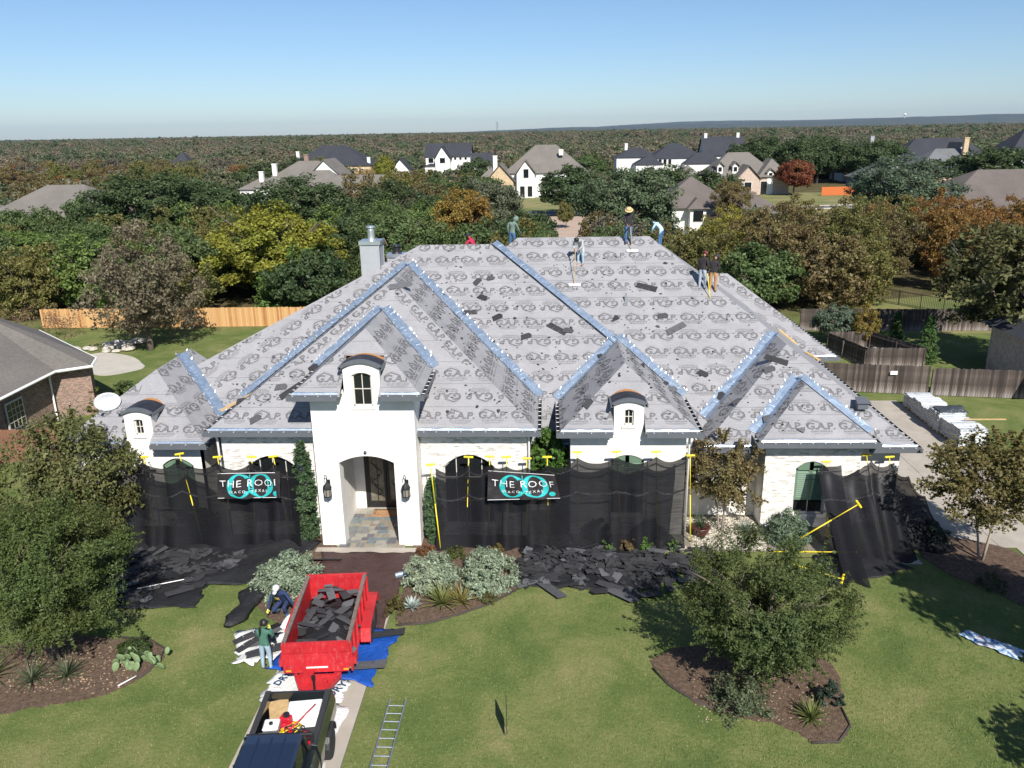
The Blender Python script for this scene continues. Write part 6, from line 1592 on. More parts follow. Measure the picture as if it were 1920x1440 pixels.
# ---- trees that stand on the lot (finer leaves)
def fine(n, per, seed, cr, leaf, **k):
    kk = {q: k.pop(q) for q in ('fill', 'squash', 'lump', 'flat') if q in k}
    ns = k.pop('shoot', 0); C = ball_clumps(n, seed, **kk)
    me = leaves('crown', C, per, cr, leaf, seed, **k)
    if ns:
        m2 = leaves('crown', shoots(C, ns, seed + 1), 18, .03, leaf, seed + 2, **k)
        bm = bmesh.new(); bm.from_mesh(me); bm.from_mesh(m2); bm.to_mesh(me); bm.free(); bpy.data.meshes.remove(m2)
    return me
fo = fine(320, 190, 101, .15, .017, fill=.4, squash=.8, lump=.36, asp=2.2, shoot=260)
fo2 = fine(330, 185, 102, .14, .016, fill=.35, squash=.8, lump=.42, asp=2.2, shoot=320)
tree(-15.0, 20.3, 2.35, 4.7, (.09, .115, .036), cmesh=fo, label='dense live oak growing in the island bed at the lower left', zb=.95)
tree(-17.4, 26.3, 2.25, 5.1, (.125, .125, .048), 'loose', cmesh=fine(190, 80, 103, .2, .038, fill=.35, squash=.95, lump=.3, shoot=90), label='green and reddish tree at the left corner of the house', zb=1.0, tmesh=TRUNK_M, name='crape_myrtle')
tree(6.1, 19.6, 2.5, 3.9, (.09, .12, .042), cmesh=fo2, label='round live oak in the bed on the right front lawn', zb=-.05)
tree(6.75, 28.55, 1.42, 3.65, (.16, .135, .06), 'loose', cmesh=fine(130, 75, 104, .2, .042, fill=.3, squash=.95, lump=.35, shoot=90), label='small red leaved tree in the pebbles beside the middle bay', zb=1.2, tmesh=TRUNK_M, name='crape_myrtle')
tree(15.6, 26.4, 2.15, 4.5, (.15, .13, .05), 'loose', cmesh=fine(170, 75, 105, .2, .042, fill=.35, squash=.9, lump=.3, shoot=90), label='multi stemmed small tree beside the driveway on the right', zb=1.7, tmesh=TRUNK_M, name='crape_myrtle')
tree(.05, 29.1, .85, 3.8, (.075, .14, .03), 'oak', cmesh=fine(70, 45, 106, .25, .12, fill=.4, squash=.9, lump=.3), label='glossy magnolia standing in the recess beside the right brick bay', zb=1.9, name='magnolia')
tree(17.2, 17.0, 2.5, 9.0, GREEN, label='oak at the right edge whose shade falls on the lawn', zb=2.6)
tree(14.9, 12.6, 2.2, 4.6, GREEN, label='oak beyond the lower right corner whose shade falls on the lawn', zb=1.6)
tree(-29.4, 56.6, 3.95, 8.0, (.155, .138, .09), 'brush', cmesh=fine(240, 55, 107, .16, .038, fill=.25, squash=1.0, lump=.25, up=.1, out=.2), label='gray brown half bare tree on the left back lawn', zb=1.5, name='bare_tree')
tree(29.6, 52.2, 4.3, 8.3, (.095, .1, .042), 'oak', cmesh=fine(210, 70, 108, .18, .05, fill=.4, squash=.9, lump=.3), label='tall dark tree on the right back lawn', zb=2.6)
tree(20.9, 57.6, 1.45, 2.6, (.12, .15, .1), 'oak', label='gray green shrub tree behind the right rear wing', zb=.4); tree(22.5, 56.2, 1.0, 2.7, OCHRE, 'loose', label='yellow leaved small tree by the fenced enclosure', zb=.6)

# ---- columns, cones
def column(x, y, r, h, col, label, seed, cone=False, name='cypress'):
    rg = np.random.default_rng(seed); n = 230
    z = rg.uniform(.02, .98, n); a = rg.uniform(0, 6.283, n)
    pr = (np.sin(np.pi * np.clip(z * .9 + .1, 0, 1)) ** .5 * (1 - .35 * z)) if not cone else (1.02 - z) * (.75 + .25 * np.sin(z * 40))
    rr_ = pr * (rg.uniform(.55, 1, n))
    C = np.stack([r * rr_ * np.cos(a), r * rr_ * np.sin(a), h * z], 1)
    root = thing(name, label, 'tree', (x, y, 0))
    c = link('crown', leaves('crown', C, 42, .13 if not cone else .2, .05 if not cone else .07, seed, up=.8, out=.5, asp=2.4, cen=(0, 0, h * .4)), root); color(c, col)
    link('trunk', MB().tube([(0, 0, -.02), (0, 0, h * .6)], [.07, .03], 7).mesh('trunk', M['bark']), root)
column(-9.22, 27.62, .52, 4.2, (.085, .14, .065), 'tall narrow cypress beside the left side of the entrance tower', 201); column(-4.32, 27.6, .36, 2.65, (.085, .14, .065), 'small narrow cypress right of the entrance tower', 202)
column(24.7, 56.4, .85, 2.5, (.075, .13, .045), 'small pine behind the enclosure, the left one of two', 203, True, 'pine_tree'); column(25.1, 52.4, 1.0, 3.1, (.075, .14, .045), 'small pine behind the enclosure, the right and taller one', 204, True, 'pine_tree')

# ---- shrubs and bed plants
def shrub(x, y, r, h, col, label, seed, n=60, per=60, leaf=.05, cat='shrub', name='shrub', asp=1.7, up=.5):
    rg = np.random.default_rng(seed)
    d = rg.normal(0, 1, (n, 3)); d /= np.linalg.norm(d, axis=1)[:, None]; d[:, 2] = np.abs(d[:, 2])
    C = d * (rg.uniform(.35, 1, (n, 1)) ** .7) * np.array([r, r, h * .92]); C[:, 2] += .04
    o = link(name, leaves(name, C, per, min(r, h) * .2, leaf, seed, up=up, asp=asp, cen=(0, 0, h * .2)), loc=(x, y, 0)); color(o, col)
    return tag(o, label, cat)
SAGE = (.25, .31, .215)
shrub(-9.02, 24.35, 1.25, 1.2, SAGE, 'wide silver sage bush beside the brown tarp on the left', 301, 130, 80, .055, asp=2.2)
shrub(-4.0, 24.55, 1.0, 1.2, SAGE, 'silver sage bush right of the brown tarp, behind the yuccas', 302, 110, 80, .055, asp=2.2); shrub(-2.05, 24.85, 1.05, 1.15, SAGE, 'silver sage bush at the right end of the entrance bed', 303, 110, 80, .055, asp=2.2); shrub(-2.35, 23.95, .55, .95, SAGE, 'smallest silver sage bush, in front of the other two', 304, 60, 70, .055, asp=2.2)
shrub(9.2, 28.0, .95, 1.15, (.16, .21, .14), 'round gray green rosemary bush below the green shutter', 305, 100, 70, .05, asp=2.6); shrub(-5.0, 22.75, .42, .6, (.12, .1, .035), 'small flowering bush at the left tip of the entrance bed', 306, 40, 40, .04)
shrub(5.2, 18.5, .95, .95, (.11, .14, .075), 'low dark shrub under the round oak', 307, 70, 60, .045); shrub(7.6, 18.6, .4, .75, (.05, .07, .05), 'small dark bush behind the lower right yucca', 308, 30, 50, .045)
shrub(-12.6, 20.5, .5, .55, (.055, .085, .03), 'dark rosemary behind the prickly pear', 309, 45, 60, .05, asp=3, up=1.2); shrub(14.4, 27.9, .8, .75, (.045, .065, .045), 'dark low bush at the foot of the garage netting', 310, 60, 50, .05)
for i, (x, y, r, h, c, lb) in enumerate(((2.3, 27.05, .3, .5, (.1, .16, .05), 'bright green perennial right of the leaning shingle strip'), (2.95, 27.0, .4, .4, (.15, .11, .05), 'brown dried perennial in the pebble bed'), (3.6, 27.0, .34, .55, (.09, .17, .04), 'lime green perennial before the middle bay netting'), (4.7, 27.1, .32, .55, (.09, .15, .05), 'green perennial at the right end of the long netting'), (-1.9, 26.6, .3, .45, (.14, .11, .04), 'yellowing perennial between sage and netting'), (-4.55, 26.6, .4, .4, (.16, .085, .04), 'rusty dry grass at the foot of the small cypress'), (-3.4, 26.4, .4, .4, (.08, .1, .03), 'low green plant behind the sage bushes'), (3.2, 27.3, .5, .5, (.2, .09, .04), 'orange brown grass tuft behind the perennials'), (-1.95, 23.45, .35, .35, (.1, .1, .035), 'small flowering plant at the curved bed edge'), (15.0, 24.6, .5, .5, (.07, .085, .04), 'low shrub in the bed beside the drive'), (16.8, 24.6, .5, .45, (.12, .06, .05), 'reddish low shrub in the bed beside the drive'))):
    shrub(x, y, r, h, c, lb, 320 + i, 26, 40, .045, 'plant', 'perennial')
for i, (x, y, r, h, c, lb) in enumerate(((-24.6, 44.2, 1.1, 1.7, GREEN, 'dense shrub at the brick corner of the left neighbour'), (-23.4, 45.6, 1.2, 1.1, OLIVE, 'olive shrub beside the left neighbour house'), (-26.3, 42.9, .9, 2.3, OLIVE, 'tall thin shrub against the lit brick wall'), (-40, 60.5, 3.2, 3.1, (.2, .13, .09), 'reddish bush at the left end of the cedar fence'), (-11.8, 29.6, .8, 2.5, GREEN, 'dark shrub behind the left netting'), (-14.0, 28.3, 1.0, 1.1, DKGREEN, 'dark hedge plant behind the left netting, under the shutter'), (1.9, 28.0, .55, .8, DKGREEN, 'dark shrub under the middle bay window, left one'), (3.9, 28.0, .6, .8, DKGREEN, 'dark shrub under the middle bay window, right one'))):
    shrub(x, y, r, h, c, lb, 340 + i, 50, 45, .08)

def blades(x, y, n, L, w_, col, label, seed, name='yucca', cat='plant', droop=.5, elev=(15, 80), z0=.03, th=.0):
    """rosette of sword leaves; each leaf is a part"""
    rr = random.Random(seed); root = thing(name, label, cat, (x, y, z0))
    m_ = M.get('blade') 
    for i in range(n):
        a = 6.283 * i * .381966 + rr.uniform(-.2, .2); e_ = R(elev[0] + (elev[1] - elev[0]) * (1 - i / n)); l_ = L * rr.uniform(.8, 1.1)
        pts = []
        for k in range(5):
            t = k / 4; r_ = l_ * t * math.cos(e_ - droop * t * .3); z = l_ * t * math.sin(e_) - droop * l_ * t * t * .35 * math.cos(e_)
            pts.append((r_, max(z, .01 + .01 * k)))
        vs = []
        for k, (r_, z) in enumerate(pts):
            ww = w_ * (1, 1.15, .95, .6, .06)[k]; c_, s_ = math.cos(a), math.sin(a)
            vs += [(r_ * c_ - ww * s_, r_ * s_ + ww * c_, z + ww * .5), (r_ * c_, r_ * s_, z), (r_ * c_ + ww * s_, r_ * s_ - ww * c_, z + ww * .5)]
        o = link('leaf', MB().add(vs, [(3 * k + j, 3 * k + j + 1, 3 * k + j + 4, 3 * k + j + 3) for k in range(4) for j in (0, 1)]).mesh('leaf', M['leaf'], smooth=True), root); color(o, col, .25)
    return root
blades(-3.5, 23.25, 70, .85, .022, (.17, .19, .06), 'large yucca rosette before the sage bushes', 401); blades(-2.85, 23.35, 45, .7, .022, (.24, .21, .07), 'yellower yucca rosette right of the large one', 402)
blades(-4.48, 23.0, 26, .42, .05, (.32, .37, .34), 'pale blue agave at the front of the entrance bed', 403, 'agave', droop=.15, elev=(10, 70))
blades(6.95, 17.95, 64, .62, .02, (.13, .16, .05), 'spiky yucca in the tip of the right bed', 404); blades(7.7, 28.4, 50, .6, .016, (.17, .21, .19), 'blue gray spiky plant in the pebbles before the recess', 405)
blades(-14.95, 19.1, 70, .8, .012, (.1, .125, .07), 'fine leaved grass clump at the front of the island bed, left one', 406, 'grass_clump', droop=1.1); blades(-14.05, 19.35, 70, .75, .012, (.1, .125, .07), 'fine leaved grass clump beside the oak trunk in the island bed', 407, 'grass_clump', droop=1.1); blades(-16.3, 19.2, 40, .9, .03, (.14, .17, .07), 'spiky plant at the left frame edge', 408)
pt = thing('planter_pot', 'dark red pot with a spiky grass in the pebbles', 'planter', (5.9, 28.15, 0)); MB().lathe([(.2, .02), (.3, .2), (.34, .36), (.38, .38), (.36, .42), (.3, .41), (.28, .36)], 18).build('pot', simple('oxblood_glaze', (.1, .02, .025), .3), pt, smooth=True)
blades(5.9, 28.15, 60, .6, .012, (.08, .12, .06), 'spiky grass growing in the dark red pot', 409, 'grass_clump', z0=.36, droop=.9)
# prickly pear: pads are parts
pc = thing('prickly_pear', 'prickly pear cactus at the edge of the island bed', 'cactus', (-12.15, 19.9, .02)); M['pad'] = simple('cactus_pad', (.17, .24, .11), .6, var=.15)
rr = random.Random(17)
for i in range(30):
    x, y = rr.uniform(-.75, .75), rr.uniform(-.28, .3); lev = rr.choice((0, 0, 1)); s_ = rr.uniform(.075, .115)
    o = MB().lathe([(.25, -1), (.75, -.7), (1, 0), (.85, .6), (.4, .95), (.05, 1.05)], 10, sy=.18).build('pad', M['pad'], pc, smooth=True); o.scale = (s_, s_, s_ * 1.35); o.location = (x, y, s_ * 1.2 + lev * .22); o.rotation_euler = (rr.uniform(-.5, .4), rr.uniform(-.4, .4), rr.uniform(-.7, .7))

# ---- named trees of the belt behind the house
named = [(-51.7, 105, 8.3, 10.6, DKGREEN, 'oak', 'broad dark oak behind the tan roofed house on the left'), (-54, 82, 5.2, 6.6, BRIGHT, 'loose', 'bright green tree at the far left behind the fence'), (-34.5, 80, 4, 6.9, OLIVE, 'loose', 'olive thin tree between gray brown tree and yellow green tree'), (-25, 74, 6.1, 9.1, YGREEN, 'loose', 'big yellow green tree behind the cedar fence'), (-30, 105, 7.8, 9.8, DKGREEN, 'oak', 'dark oak in front of the beige roofed house'), (-22, 110, 6, 8.8, DKGREEN, 'oak', 'dark oak right of the beige roofed house'), (-13.8, 73, 4.7, 8.6, GREEN, 'oak', 'green oak right behind the chimneys'), (-18.6, 82, 4.5, 8.0, DKGREEN, 'oak', 'dark oak left of the chimneys'), (-8.6, 85, 4.2, 9.2, (.21, .14, .035), 'oak', 'orange brown oak behind the left ridge'), (-7.2, 112, 4.6, 9.4, (.13, .145, .09), 'loose', 'gray green oak left of the gravel drive'), (-1.5, 78, 2.6, 6.6, GREEN, 'oak', 'small green tree behind the hooded person'), (4.3, 152, 5.4, 8.5, DKGREEN, 'oak', 'dark oak on the lawn of the gabled house'), (9.5, 95, 6.4, 10.5, (.11, .14, .075), 'oak', 'large oak with pale branches behind the straw hat person'), (6.5, 76, 3.0, 6.2, GREEN, 'oak', 'low oak behind the ridge broom'), (3.2, 132, 1.35, 4.1, OLIVE, 'oak', 'little round tree on the gravel drive'), (13, 72, 4, 6.6, OLIVE, 'brush', 'olive brush tree behind the right ridge end'), (20.6, 74, 4.3, 8, BROWN, 'brush', 'brown tree above the rear right wing'), (26.8, 76, 4.2, 7.9, OLIVE, 'brush', 'olive brown tree right of the rear wing'), (32.8, 80, 4, 7.0, BROWN, 'brush', 'brown tree left of the tall dark tree'), (49.8, 118, 7, 10.5, (.1, .13, .08), 'oak', 'big gray green oak at the right beside the street'), (56.8, 192, 4, 7.6, REDD, 'oak', 'round red tree beside the brick house with dormers'), (41.3, 85, 4, 7.6, RUST, 'brush', 'rust coloured tree below the right gray roof'), (25.5, 115, 2.6, 7.8, BROWN, 'loose', 'brown tree leaning on the near tan house'), (88, 170, 8.5, 10.2, DKGREEN, 'oak', 'dark oak at the right edge beyond the gray roof'), (38, 156, 1.9, 3.6, RUST, 'loose', 'small rusty street tree before the brick house'), (-44, 225, 3, 9, YGREEN, 'oak', 'yellow green tree beside the arched tan house'), (-47, 215, 2.6, 6.5, (.32, .22, .1), 'loose', 'pale orange tree beside the beige roof end'), (23, 165, 6, 8.0, DKGREEN, 'oak', 'dark oak left of the brick house with dormers'), (17, 78, 3.4, 7, YGREEN, 'brush', 'yellowish brush behind the pale blue shirt'), (-66, 80, 5, 7.5, GREEN, 'loose', 'green tree below the left tan roof'), (-44.5, 78, 4.3, 6.3, GREEN, 'loose', 'green tree behind the reddish bush'), (-12, 150, 5, 7.5, GREEN, 'oak', 'green oak left of the gabled house'), (60, 92, 5, 7.5, (.13, .15, .05), 'loose', 'leafy tree at the right edge below the gray roof')]
for x, y, r_, t_, c, k, lb in named: tree(x, y, r_, t_, c, k, lb, 'trees behind the house', cmesh=rnd.choice(BIG[k]) if y < 125 else None)
for i in range(7): tree(56 + i * 6.2, 232 + 6 * math.sin(i * 2.1), 6.3, 12.3 - .5 * abs(i - 2), DKGREEN, 'oak', ['dark oak in the dense grove right of the dark roofed house'][0], 'oak grove behind the brick house')
# ================================================================ fences, neighbours, far houses
m, nt, b, N = newmat('new_cedar'); oi = N('ShaderNodeObjectInfo'); f = noise(nt, 3, 4, .7, mapscale=(5, 5, .8))
nt.links.new(ramp(nt, mth(nt, 'ADD', mth(nt, 'MULTIPLY', oi.outputs['Random'], .7), mth(nt, 'MULTIPLY', f, .3)), [(.15, (.34, .15, .05)), (.35, (.48, .26, .1)), (.8, (.56, .35, .16))]), b.inputs['Base Color']); b.inputs['Roughness'].default_value = .85; M['cedar'] = m
M["cedar2"] = simple('orange_stained_cedar', (.5, .13, .03), .8, var=.15, vs=.6)
m, nt, b, N = newmat('weathered_fence')
oi = N('ShaderNodeObjectInfo'); f = noise(nt, 3, 4, .7, mapscale=(6, 6, .7))
tc = N('ShaderNodeTexCoord'); sp = N('ShaderNodeSeparateXYZ'); nt.links.new(tc.outputs['Object'], sp.inputs[0])
low = N('ShaderNodeMapRange'); low.inputs[1].default_value = .75; low.inputs[2].default_value = .1; nt.links.new(sp.outputs[2], low.inputs[0])
v = mth(nt, 'ADD', mth(nt, 'MULTIPLY', f, .55), mth(nt, 'ADD', mth(nt, 'MULTIPLY', oi.outputs['Random'], .3), mth(nt, 'MULTIPLY', low.outputs[0], mth(nt, 'MULTIPLY', f, .5))))
nt.links.new(ramp(nt, v, [(.3, (.035, .026, .022)), (.5, (.075, .058, .05)), (.66, (.16, .13, .115)), (.85, (.3, .27, .25))]), b.inputs['Base Color']); b.inputs['Roughness'].default_value = .95
M['oldfence'] = m
def fence(p0, p1, h, mat, label, seed=0, w_=.14, posts=True):
    """pickets one by one, rails and posts behind"""
    rr = random.Random(seed); p0, p1 = Vector((*p0, 0)), Vector((*p1, 0)); d = p1 - p0; L = d.length; a = math.atan2(d.y, d.x)
    root = thing('wooden_fence', label, 'fence', tuple(p0), a)
    me = [MB().prism([(0, 0, .03), (w_ - .008, 0, .03), (w_ - .008, 0, h - .03 + k * .02), (w_ - .03, 0, h + k * .02), (.025, 0, h + k * .02), (0, 0, h - .03 + k * .02)], (0, .02, 0)).mesh('picket', mat) for k in range(3)]
    n = min(int(L / w_), 295)
    for i in range(n): link('picket', rr.choice(me), root, loc=(i * w_, rr.uniform(-.004, .004), 0))
    for z in (.3, h - .3): link('rail', MB().box(0, L, .021, .06, z, z + .09).mesh('rail', mat), root)
    for i in range(int(L / 2.4) + 1): link('post', MB().box(i * 2.4, i * 2.4 + .09, .061, .15, 0, h - .1).mesh('post', mat), root)
fence((-42, 63.8), (-19.5, 63.9), 1.62, M['cedar'], 'new yellow cedar fence across the left back lawn', 1)
fence((16.0, 46.3), (22.1, 45.3), 1.72, M['oldfence'], 'weathered dark fence closing the end of the driveway', 2); fence((22.2, 45.25), (27.6, 44.5), 1.66, M['oldfence'], 'weathered fence and gate right of the driveway end', 3)
fence((19.5, 61.3), (36, 60.6), 1.7, M['oldfence'], 'dark weathered fence along the right back lawn', 4)
fence((20.7, 51.1), (24.4, 51.0), 1.3, M['oldfence'], 'front side of the small fenced enclosure', 5); fence((24.4, 51.0), (22.6, 55.6), 1.3, M['oldfence'], 'right side of the small fenced enclosure', 6); fence((20.7, 51.1), (19.6, 55.4), 1.3, M['oldfence'], 'left side of the small fenced enclosure', 7); fence((19.6, 55.4), (22.6, 55.6), 1.3, M['oldfence'], 'rear side of the small fenced enclosure', 8)
M['brownfence'] = simple('brown_cedar', (.2, .095, .06), .85, var=.3, vs=1.2)
fence((-29.5, 35.0), (-23.6, 35.3), 1.75, M['brownfence'], 'brown fence at the left edge before the neighbour house', 9)
fence((62.5, 190), (74, 190.5), 1.9, M['cedar2'], 'orange stained fence right of the round red tree', 10, .3); fence((25, 196), (34, 196), 1.9, M['cedar2'], 'orange stained fence left of the brick house with dormers', 11, .3)
tag(MB().box(19.9, 20.3, 46.0 - .5, 46.0 - .48, 1.2, 1.42).build('notice_plate', M['white'], bevel=.0), 'small pale notice plate on the dark driveway fence', 'sign')
# iron fence beyond
def iron_fence(p0, p1, h, label):
    p0, p1 = Vector((*p0, 0)), Vector((*p1, 0)); d = p1 - p0; L = d.length; root = thing('iron_fence', label, 'fence', tuple(p0), math.atan2(d.y, d.x))
    for z in (.15, h - .1): link('rail', MB().box(0, L, 0, .03, z, z + .04).mesh('rail', M['iron']), root)
    me = MB().box(0, .05, 0, .05, 0, h).mesh('post', M['iron']); mb = MB()
    for i in range(int(L / 2) + 1): link('post', me, root, loc=(i * 2, 0, 0))
    for i in range(int(L / .15)): mb.box(i * .15, i * .15 + .02, .005, .025, .15, h)
    tag(link('bars', mb.mesh('bars', M['iron']), root), kind='stuff')
iron_fence((-4, 100), (8, 100), 1.5, 'thin black iron fence before the gravel drive'); iron_fence((29.5, 72), (36.5, 62), 1.3, 'black iron fence climbing behind the right back lawn')
# condenser units and other small things
def ac(x, y, label, mat):
    r = thing('air_conditioner', label, 'air conditioner', (x, y, 0)); MB().box(-.45, .45, -.45, .45, .05, .85).build('casing', mat, r, bevel=.04); MB().lathe([(.36, .851), (.36, .87), (.1, .88)], 18).build('fan_grille', M['iron'], r); MB().box(-.5, .5, -.5, .5, -.02, .049).build('plinth', M['concrete'], r)
ac(-27.3, 37.9, 'gray air conditioner beside the left neighbour house', M['rim']); ac(21.6, 52.6, 'white unit inside the small enclosure, left one', M['whiteplastic']); ac(22.7, 52.4, 'white unit inside the small enclosure, right one', M['whiteplastic'])
# patio and pool rocks
outline_sheet('patio', [(-31.6, 51.4), (-29.4, 50.0), (-27.6, 51.6), (-28.3, 53.0), (-30.0, 54.8), (-32.8, 55.8), (-33.5, 53.5)], .03, M['patio'], seed=21, jit=.02)
M['rock'] = simple('pale_boulder', (.46, .42, .36), .9, var=.25, vs=1.5, bmp=.5, bs=3)
rr = random.Random(23)
for i in range(16):
    x, y, s_ = -33.5 + rr.uniform(-1.6, 2.6), 56.4 + rr.uniform(-1, 2.2), rr.uniform(.25, .6)
    o = MB().lathe([(.6, 0), (1, .3), (.85, .75), (.35, 1.0)], 7).build('boulder', M['rock']); o.location = (x, y, 0); o.scale = (s_ * 1.2, s_, s_ * .8); o.rotation_euler = (0, 0, rr.uniform(0, 6)); tag(o, 'pale boulder in the rock edging behind the patio', 'boulder', 'boulders behind the patio')

def shingle_roof(name, c):
    m, nt, b, N = newmat(name)
    tc = N('ShaderNodeTexCoord'); f1 = noise(nt, 6, 3, .7, mapscale=(1, 1, 3)); f2 = noise(nt, .4, 4, .6)
    f = mth(nt, 'ADD', mth(nt, 'MULTIPLY', f1, .6), mth(nt, 'MULTIPLY', f2, .4))
    nt.links.new(ramp(nt, f, [(.3, tuple(v * .7 for v in c)), (.5, c), (.7, tuple(v * 1.3 for v in c))]), b.inputs['Base Color']); b.inputs['Roughness'].default_value = .9; b.inputs['Specular IOR Level'].default_value = .25
    bump(nt, b, f1, .4, .05)
    return m
M['roof_tan'] = shingle_roof('weathered_tan_shingles', (.16, .145, .13)); M['roof_dark'] = shingle_roof('charcoal_shingles', (.04, .043, .052)); M['roof_gray'] = shingle_roof('gray_shingles', (.135, .14, .145)); M['roof_brown'] = shingle_roof('brown_gray_shingles', (.13, .11, .1))
M['wallw'] = simple('white_render', (.72, .71, .68), .85, var=.04); M['wallt'] = simple('tan_stone', (.5, .38, .24), .9, var=.2, vs=2); M['wallb'] = simple('pale_brick', (.46, .36, .3), .9, var=.25, vs=4); M['wallg'] = simple('slate_blue_siding', (.13, .15, .19), .8)

def house(name, label, loc, blocks, rz=0.0, wins=(), chims=()):
    """blocks: (kind, x0, x1, y0, y1, eave, ridge, wall, roof [, along]) in the house's frame; wins on front faces (x, z, w, h, y)"""
    root = thing(name, label, 'house', loc, rz)
    for q in blocks:
        kind, x0, x1, y0, y1, ze, zr, wl, rf = q[:9]; along = q[9] if len(q) > 9 else ('x' if x1 - x0 >= y1 - y0 else 'y')
        xm, ym = (x0 + x1) / 2, (y0 + y1) / 2; ov = .5
        ins = .3
        MB().box(x0 + ins, x1 - ins, y0 + ins, y1 - ins, -.3, ze).build('wall', M[wl], root)
        X0, X1, Y0, Y1 = x0 - ov + ins, x1 + ov - ins, y0 - ov + ins, y1 + ov - ins
        if kind == 'hip':
            hh = min(X1 - X0, Y1 - Y0) / 2
            a, b_ = ((X0 + hh, ym, zr), (X1 - hh, ym, zr)) if along == 'x' else ((xm, Y0 + hh, zr), (xm, Y1 - hh, zr))
            c = [(X0, Y0, ze), (X1, Y0, ze), (X1, Y1, ze), (X0, Y1, ze)]
            fs = [(0, 1, 5, 4), (1, 2, 5), (2, 3, 4, 5), (3, 0, 4)] if along == 'x' else [(0, 1, 4), (1, 2, 5, 4), (2, 3, 5), (3, 0, 4, 5)]
            MB().add(c + [a, b_], fs + [(3, 2, 1, 0)]).build('roof', M[rf], root)
        else:
            if along == 'x': prof = [(X0, Y0, ze), (X0, ym, zr), (X0, Y1, ze)]; off = (X1 - X0, 0, 0); gb = [[(x, y0 + ins, ze), (x, y1 - ins, ze), (x, ym, zr - .25)] for x in (x0 + ins, x1 - ins)]
            else: prof = [(X0, Y0, ze), (xm, Y0, zr), (X1, Y0, ze)]; off = (0, Y1 - Y0, 0); gb = [[(x0 + ins, y, ze), (x1 - ins, y, ze), (xm, y, zr - .25)] for y in (y0 + ins, y1 - ins)]
            r_ = MB(); p_ = [Vector(v) for v in prof]; dz = Vector((0, 0, -.18))
            r_.prism(p_ + [p_[2] + dz, p_[1] + dz, p_[0] + dz], off); r_.build('roof', M[rf], root)
            for k, g_ in enumerate(gb): MB().prism(g_, (0, .2 * (1 if k == 0 else -1), 0) if along != 'x' else (.2 * (1 if k == 0 else -1), 0, 0)).build('gable_wall', M[wl], root)
    for x, z, w_, h_, y in wins:
        wd = MB().box(x - w_ / 2 - .1, x + w_ / 2 + .1, y - .06, y - .02, z - .1, z + h_ + .1).build('window', M['white'], root)
        MB().box(x - w_ / 2, x + w_ / 2, y - .09, y - .062, z, z + h_).build('pane', M['glass'], wd)
    for x, y, z0, z1, mt in chims: MB().box(x - .5, x + .5, y - .45, y + .45, z0, z1).box(x - .58, x + .58, y - .53, y + .53, z1, z1 + .2).build('chimney', M[mt], root)
    return root
house('suburban_house', 'house with a large tan hip roof and white chimney at the left', (-76, 128, 0), [('hip', -11, 11, -8, 8, 3.2, 8.2, 'wallw', 'roof_tan'), ('hip', -16, -6, -10, 2, 3.0, 6, 'wallw', 'roof_tan')], chims=[(-9.4, -8.6, 0, 5.6, 'wallw'), (10.5, -6, 0, 5.2, 'wallw')])
house('suburban_house', 'long house with beige roofs and three chimneys', (-55, 198, 0), [('hip', -13, 9, -8, 9, 3.6, 9.2, 'wallw', 'roof_tan'), ('gable', 2, 17, -9, -1, 3.2, 6.0, 'wallw', 'roof_tan', 'x'), ('hip', -18, -9, -5, 5, 3.0, 5.6, 'wallw', 'roof_tan'), ('gable', -2, 7, -3, 8, 5.2, 9.6, 'wallw', 'roof_tan', 'y')], wins=[(13, 1, 1.4, 1.6, -8.7), (15.3, 1, 1.4, 1.6, -8.7)], chims=[(-9, -4, 4, 8.6, 'wallw'), (-13, -2, 3, 6.8, 'wallw'), (-3.5, 4, 7, 10.4, 'redbrick')])
house('suburban_house', 'large dark roofed house with arched tan wing', (-73, 292, 0), [('hip', -15, 12, -9, 10, 5.4, 11.6, 'wallt', 'roof_dark'), ('hip', 3, 14, -13, -2, 5.0, 7.5, 'wallt', 'roof_dark'), ('hip', -18, -4, -12, -2, 4.0, 7.5, 'wallw', 'roof_dark')], wins=[(7, 2, 1.6, 2.0, -12.7), (10.5, 2, 1.6, 2.0, -12.7)], chims=[(-13, -5, 5, 9.6, 'wallw'), (12.5, -9, 3, 7.4, 'wallw')])
house('suburban_house', 'white farmhouse with charcoal roof and steep gables', (-34, 292, 0), [('gable', -8, 8, -4, 6, 7.4, 11.6, 'wallw', 'roof_dark', 'x'), ('gable', -4.2, 1.4, -8, 2, 6.6, 10.8, 'wallw', 'roof_dark', 'y'), ('gable', 8, 15.5, -3, 5, 4.4, 8.2, 'wallw', 'roof_dark', 'x'), ('hip', -8, -3.4, -7, -3, 4.2, 5.0, 'wallw', 'roof_dark')], wins=[(-5.9, 5.2, 1.7, 1.6, -3.7), (-1.4, 5.2, 1.8, 1.7, -7.7), (2.6, 6.1, .8, .8, -3.7), (4.4, 6.1, .8, .8, -3.7), (6.2, 6.1, .8, .8, -3.7), (-5.9, 1.4, 1.8, 1.6, -6.7)])
house('pavilion', 'small white gabled pavilion beside the white farmhouse', (-49.5, 285, 0), [('gable', -3.2, 3.2, -4, 4, 3.2, 7.0, 'wallw', 'roof_dark', 'y')], wins=[(0, .4, 2.6, 2.4, -3.7)])
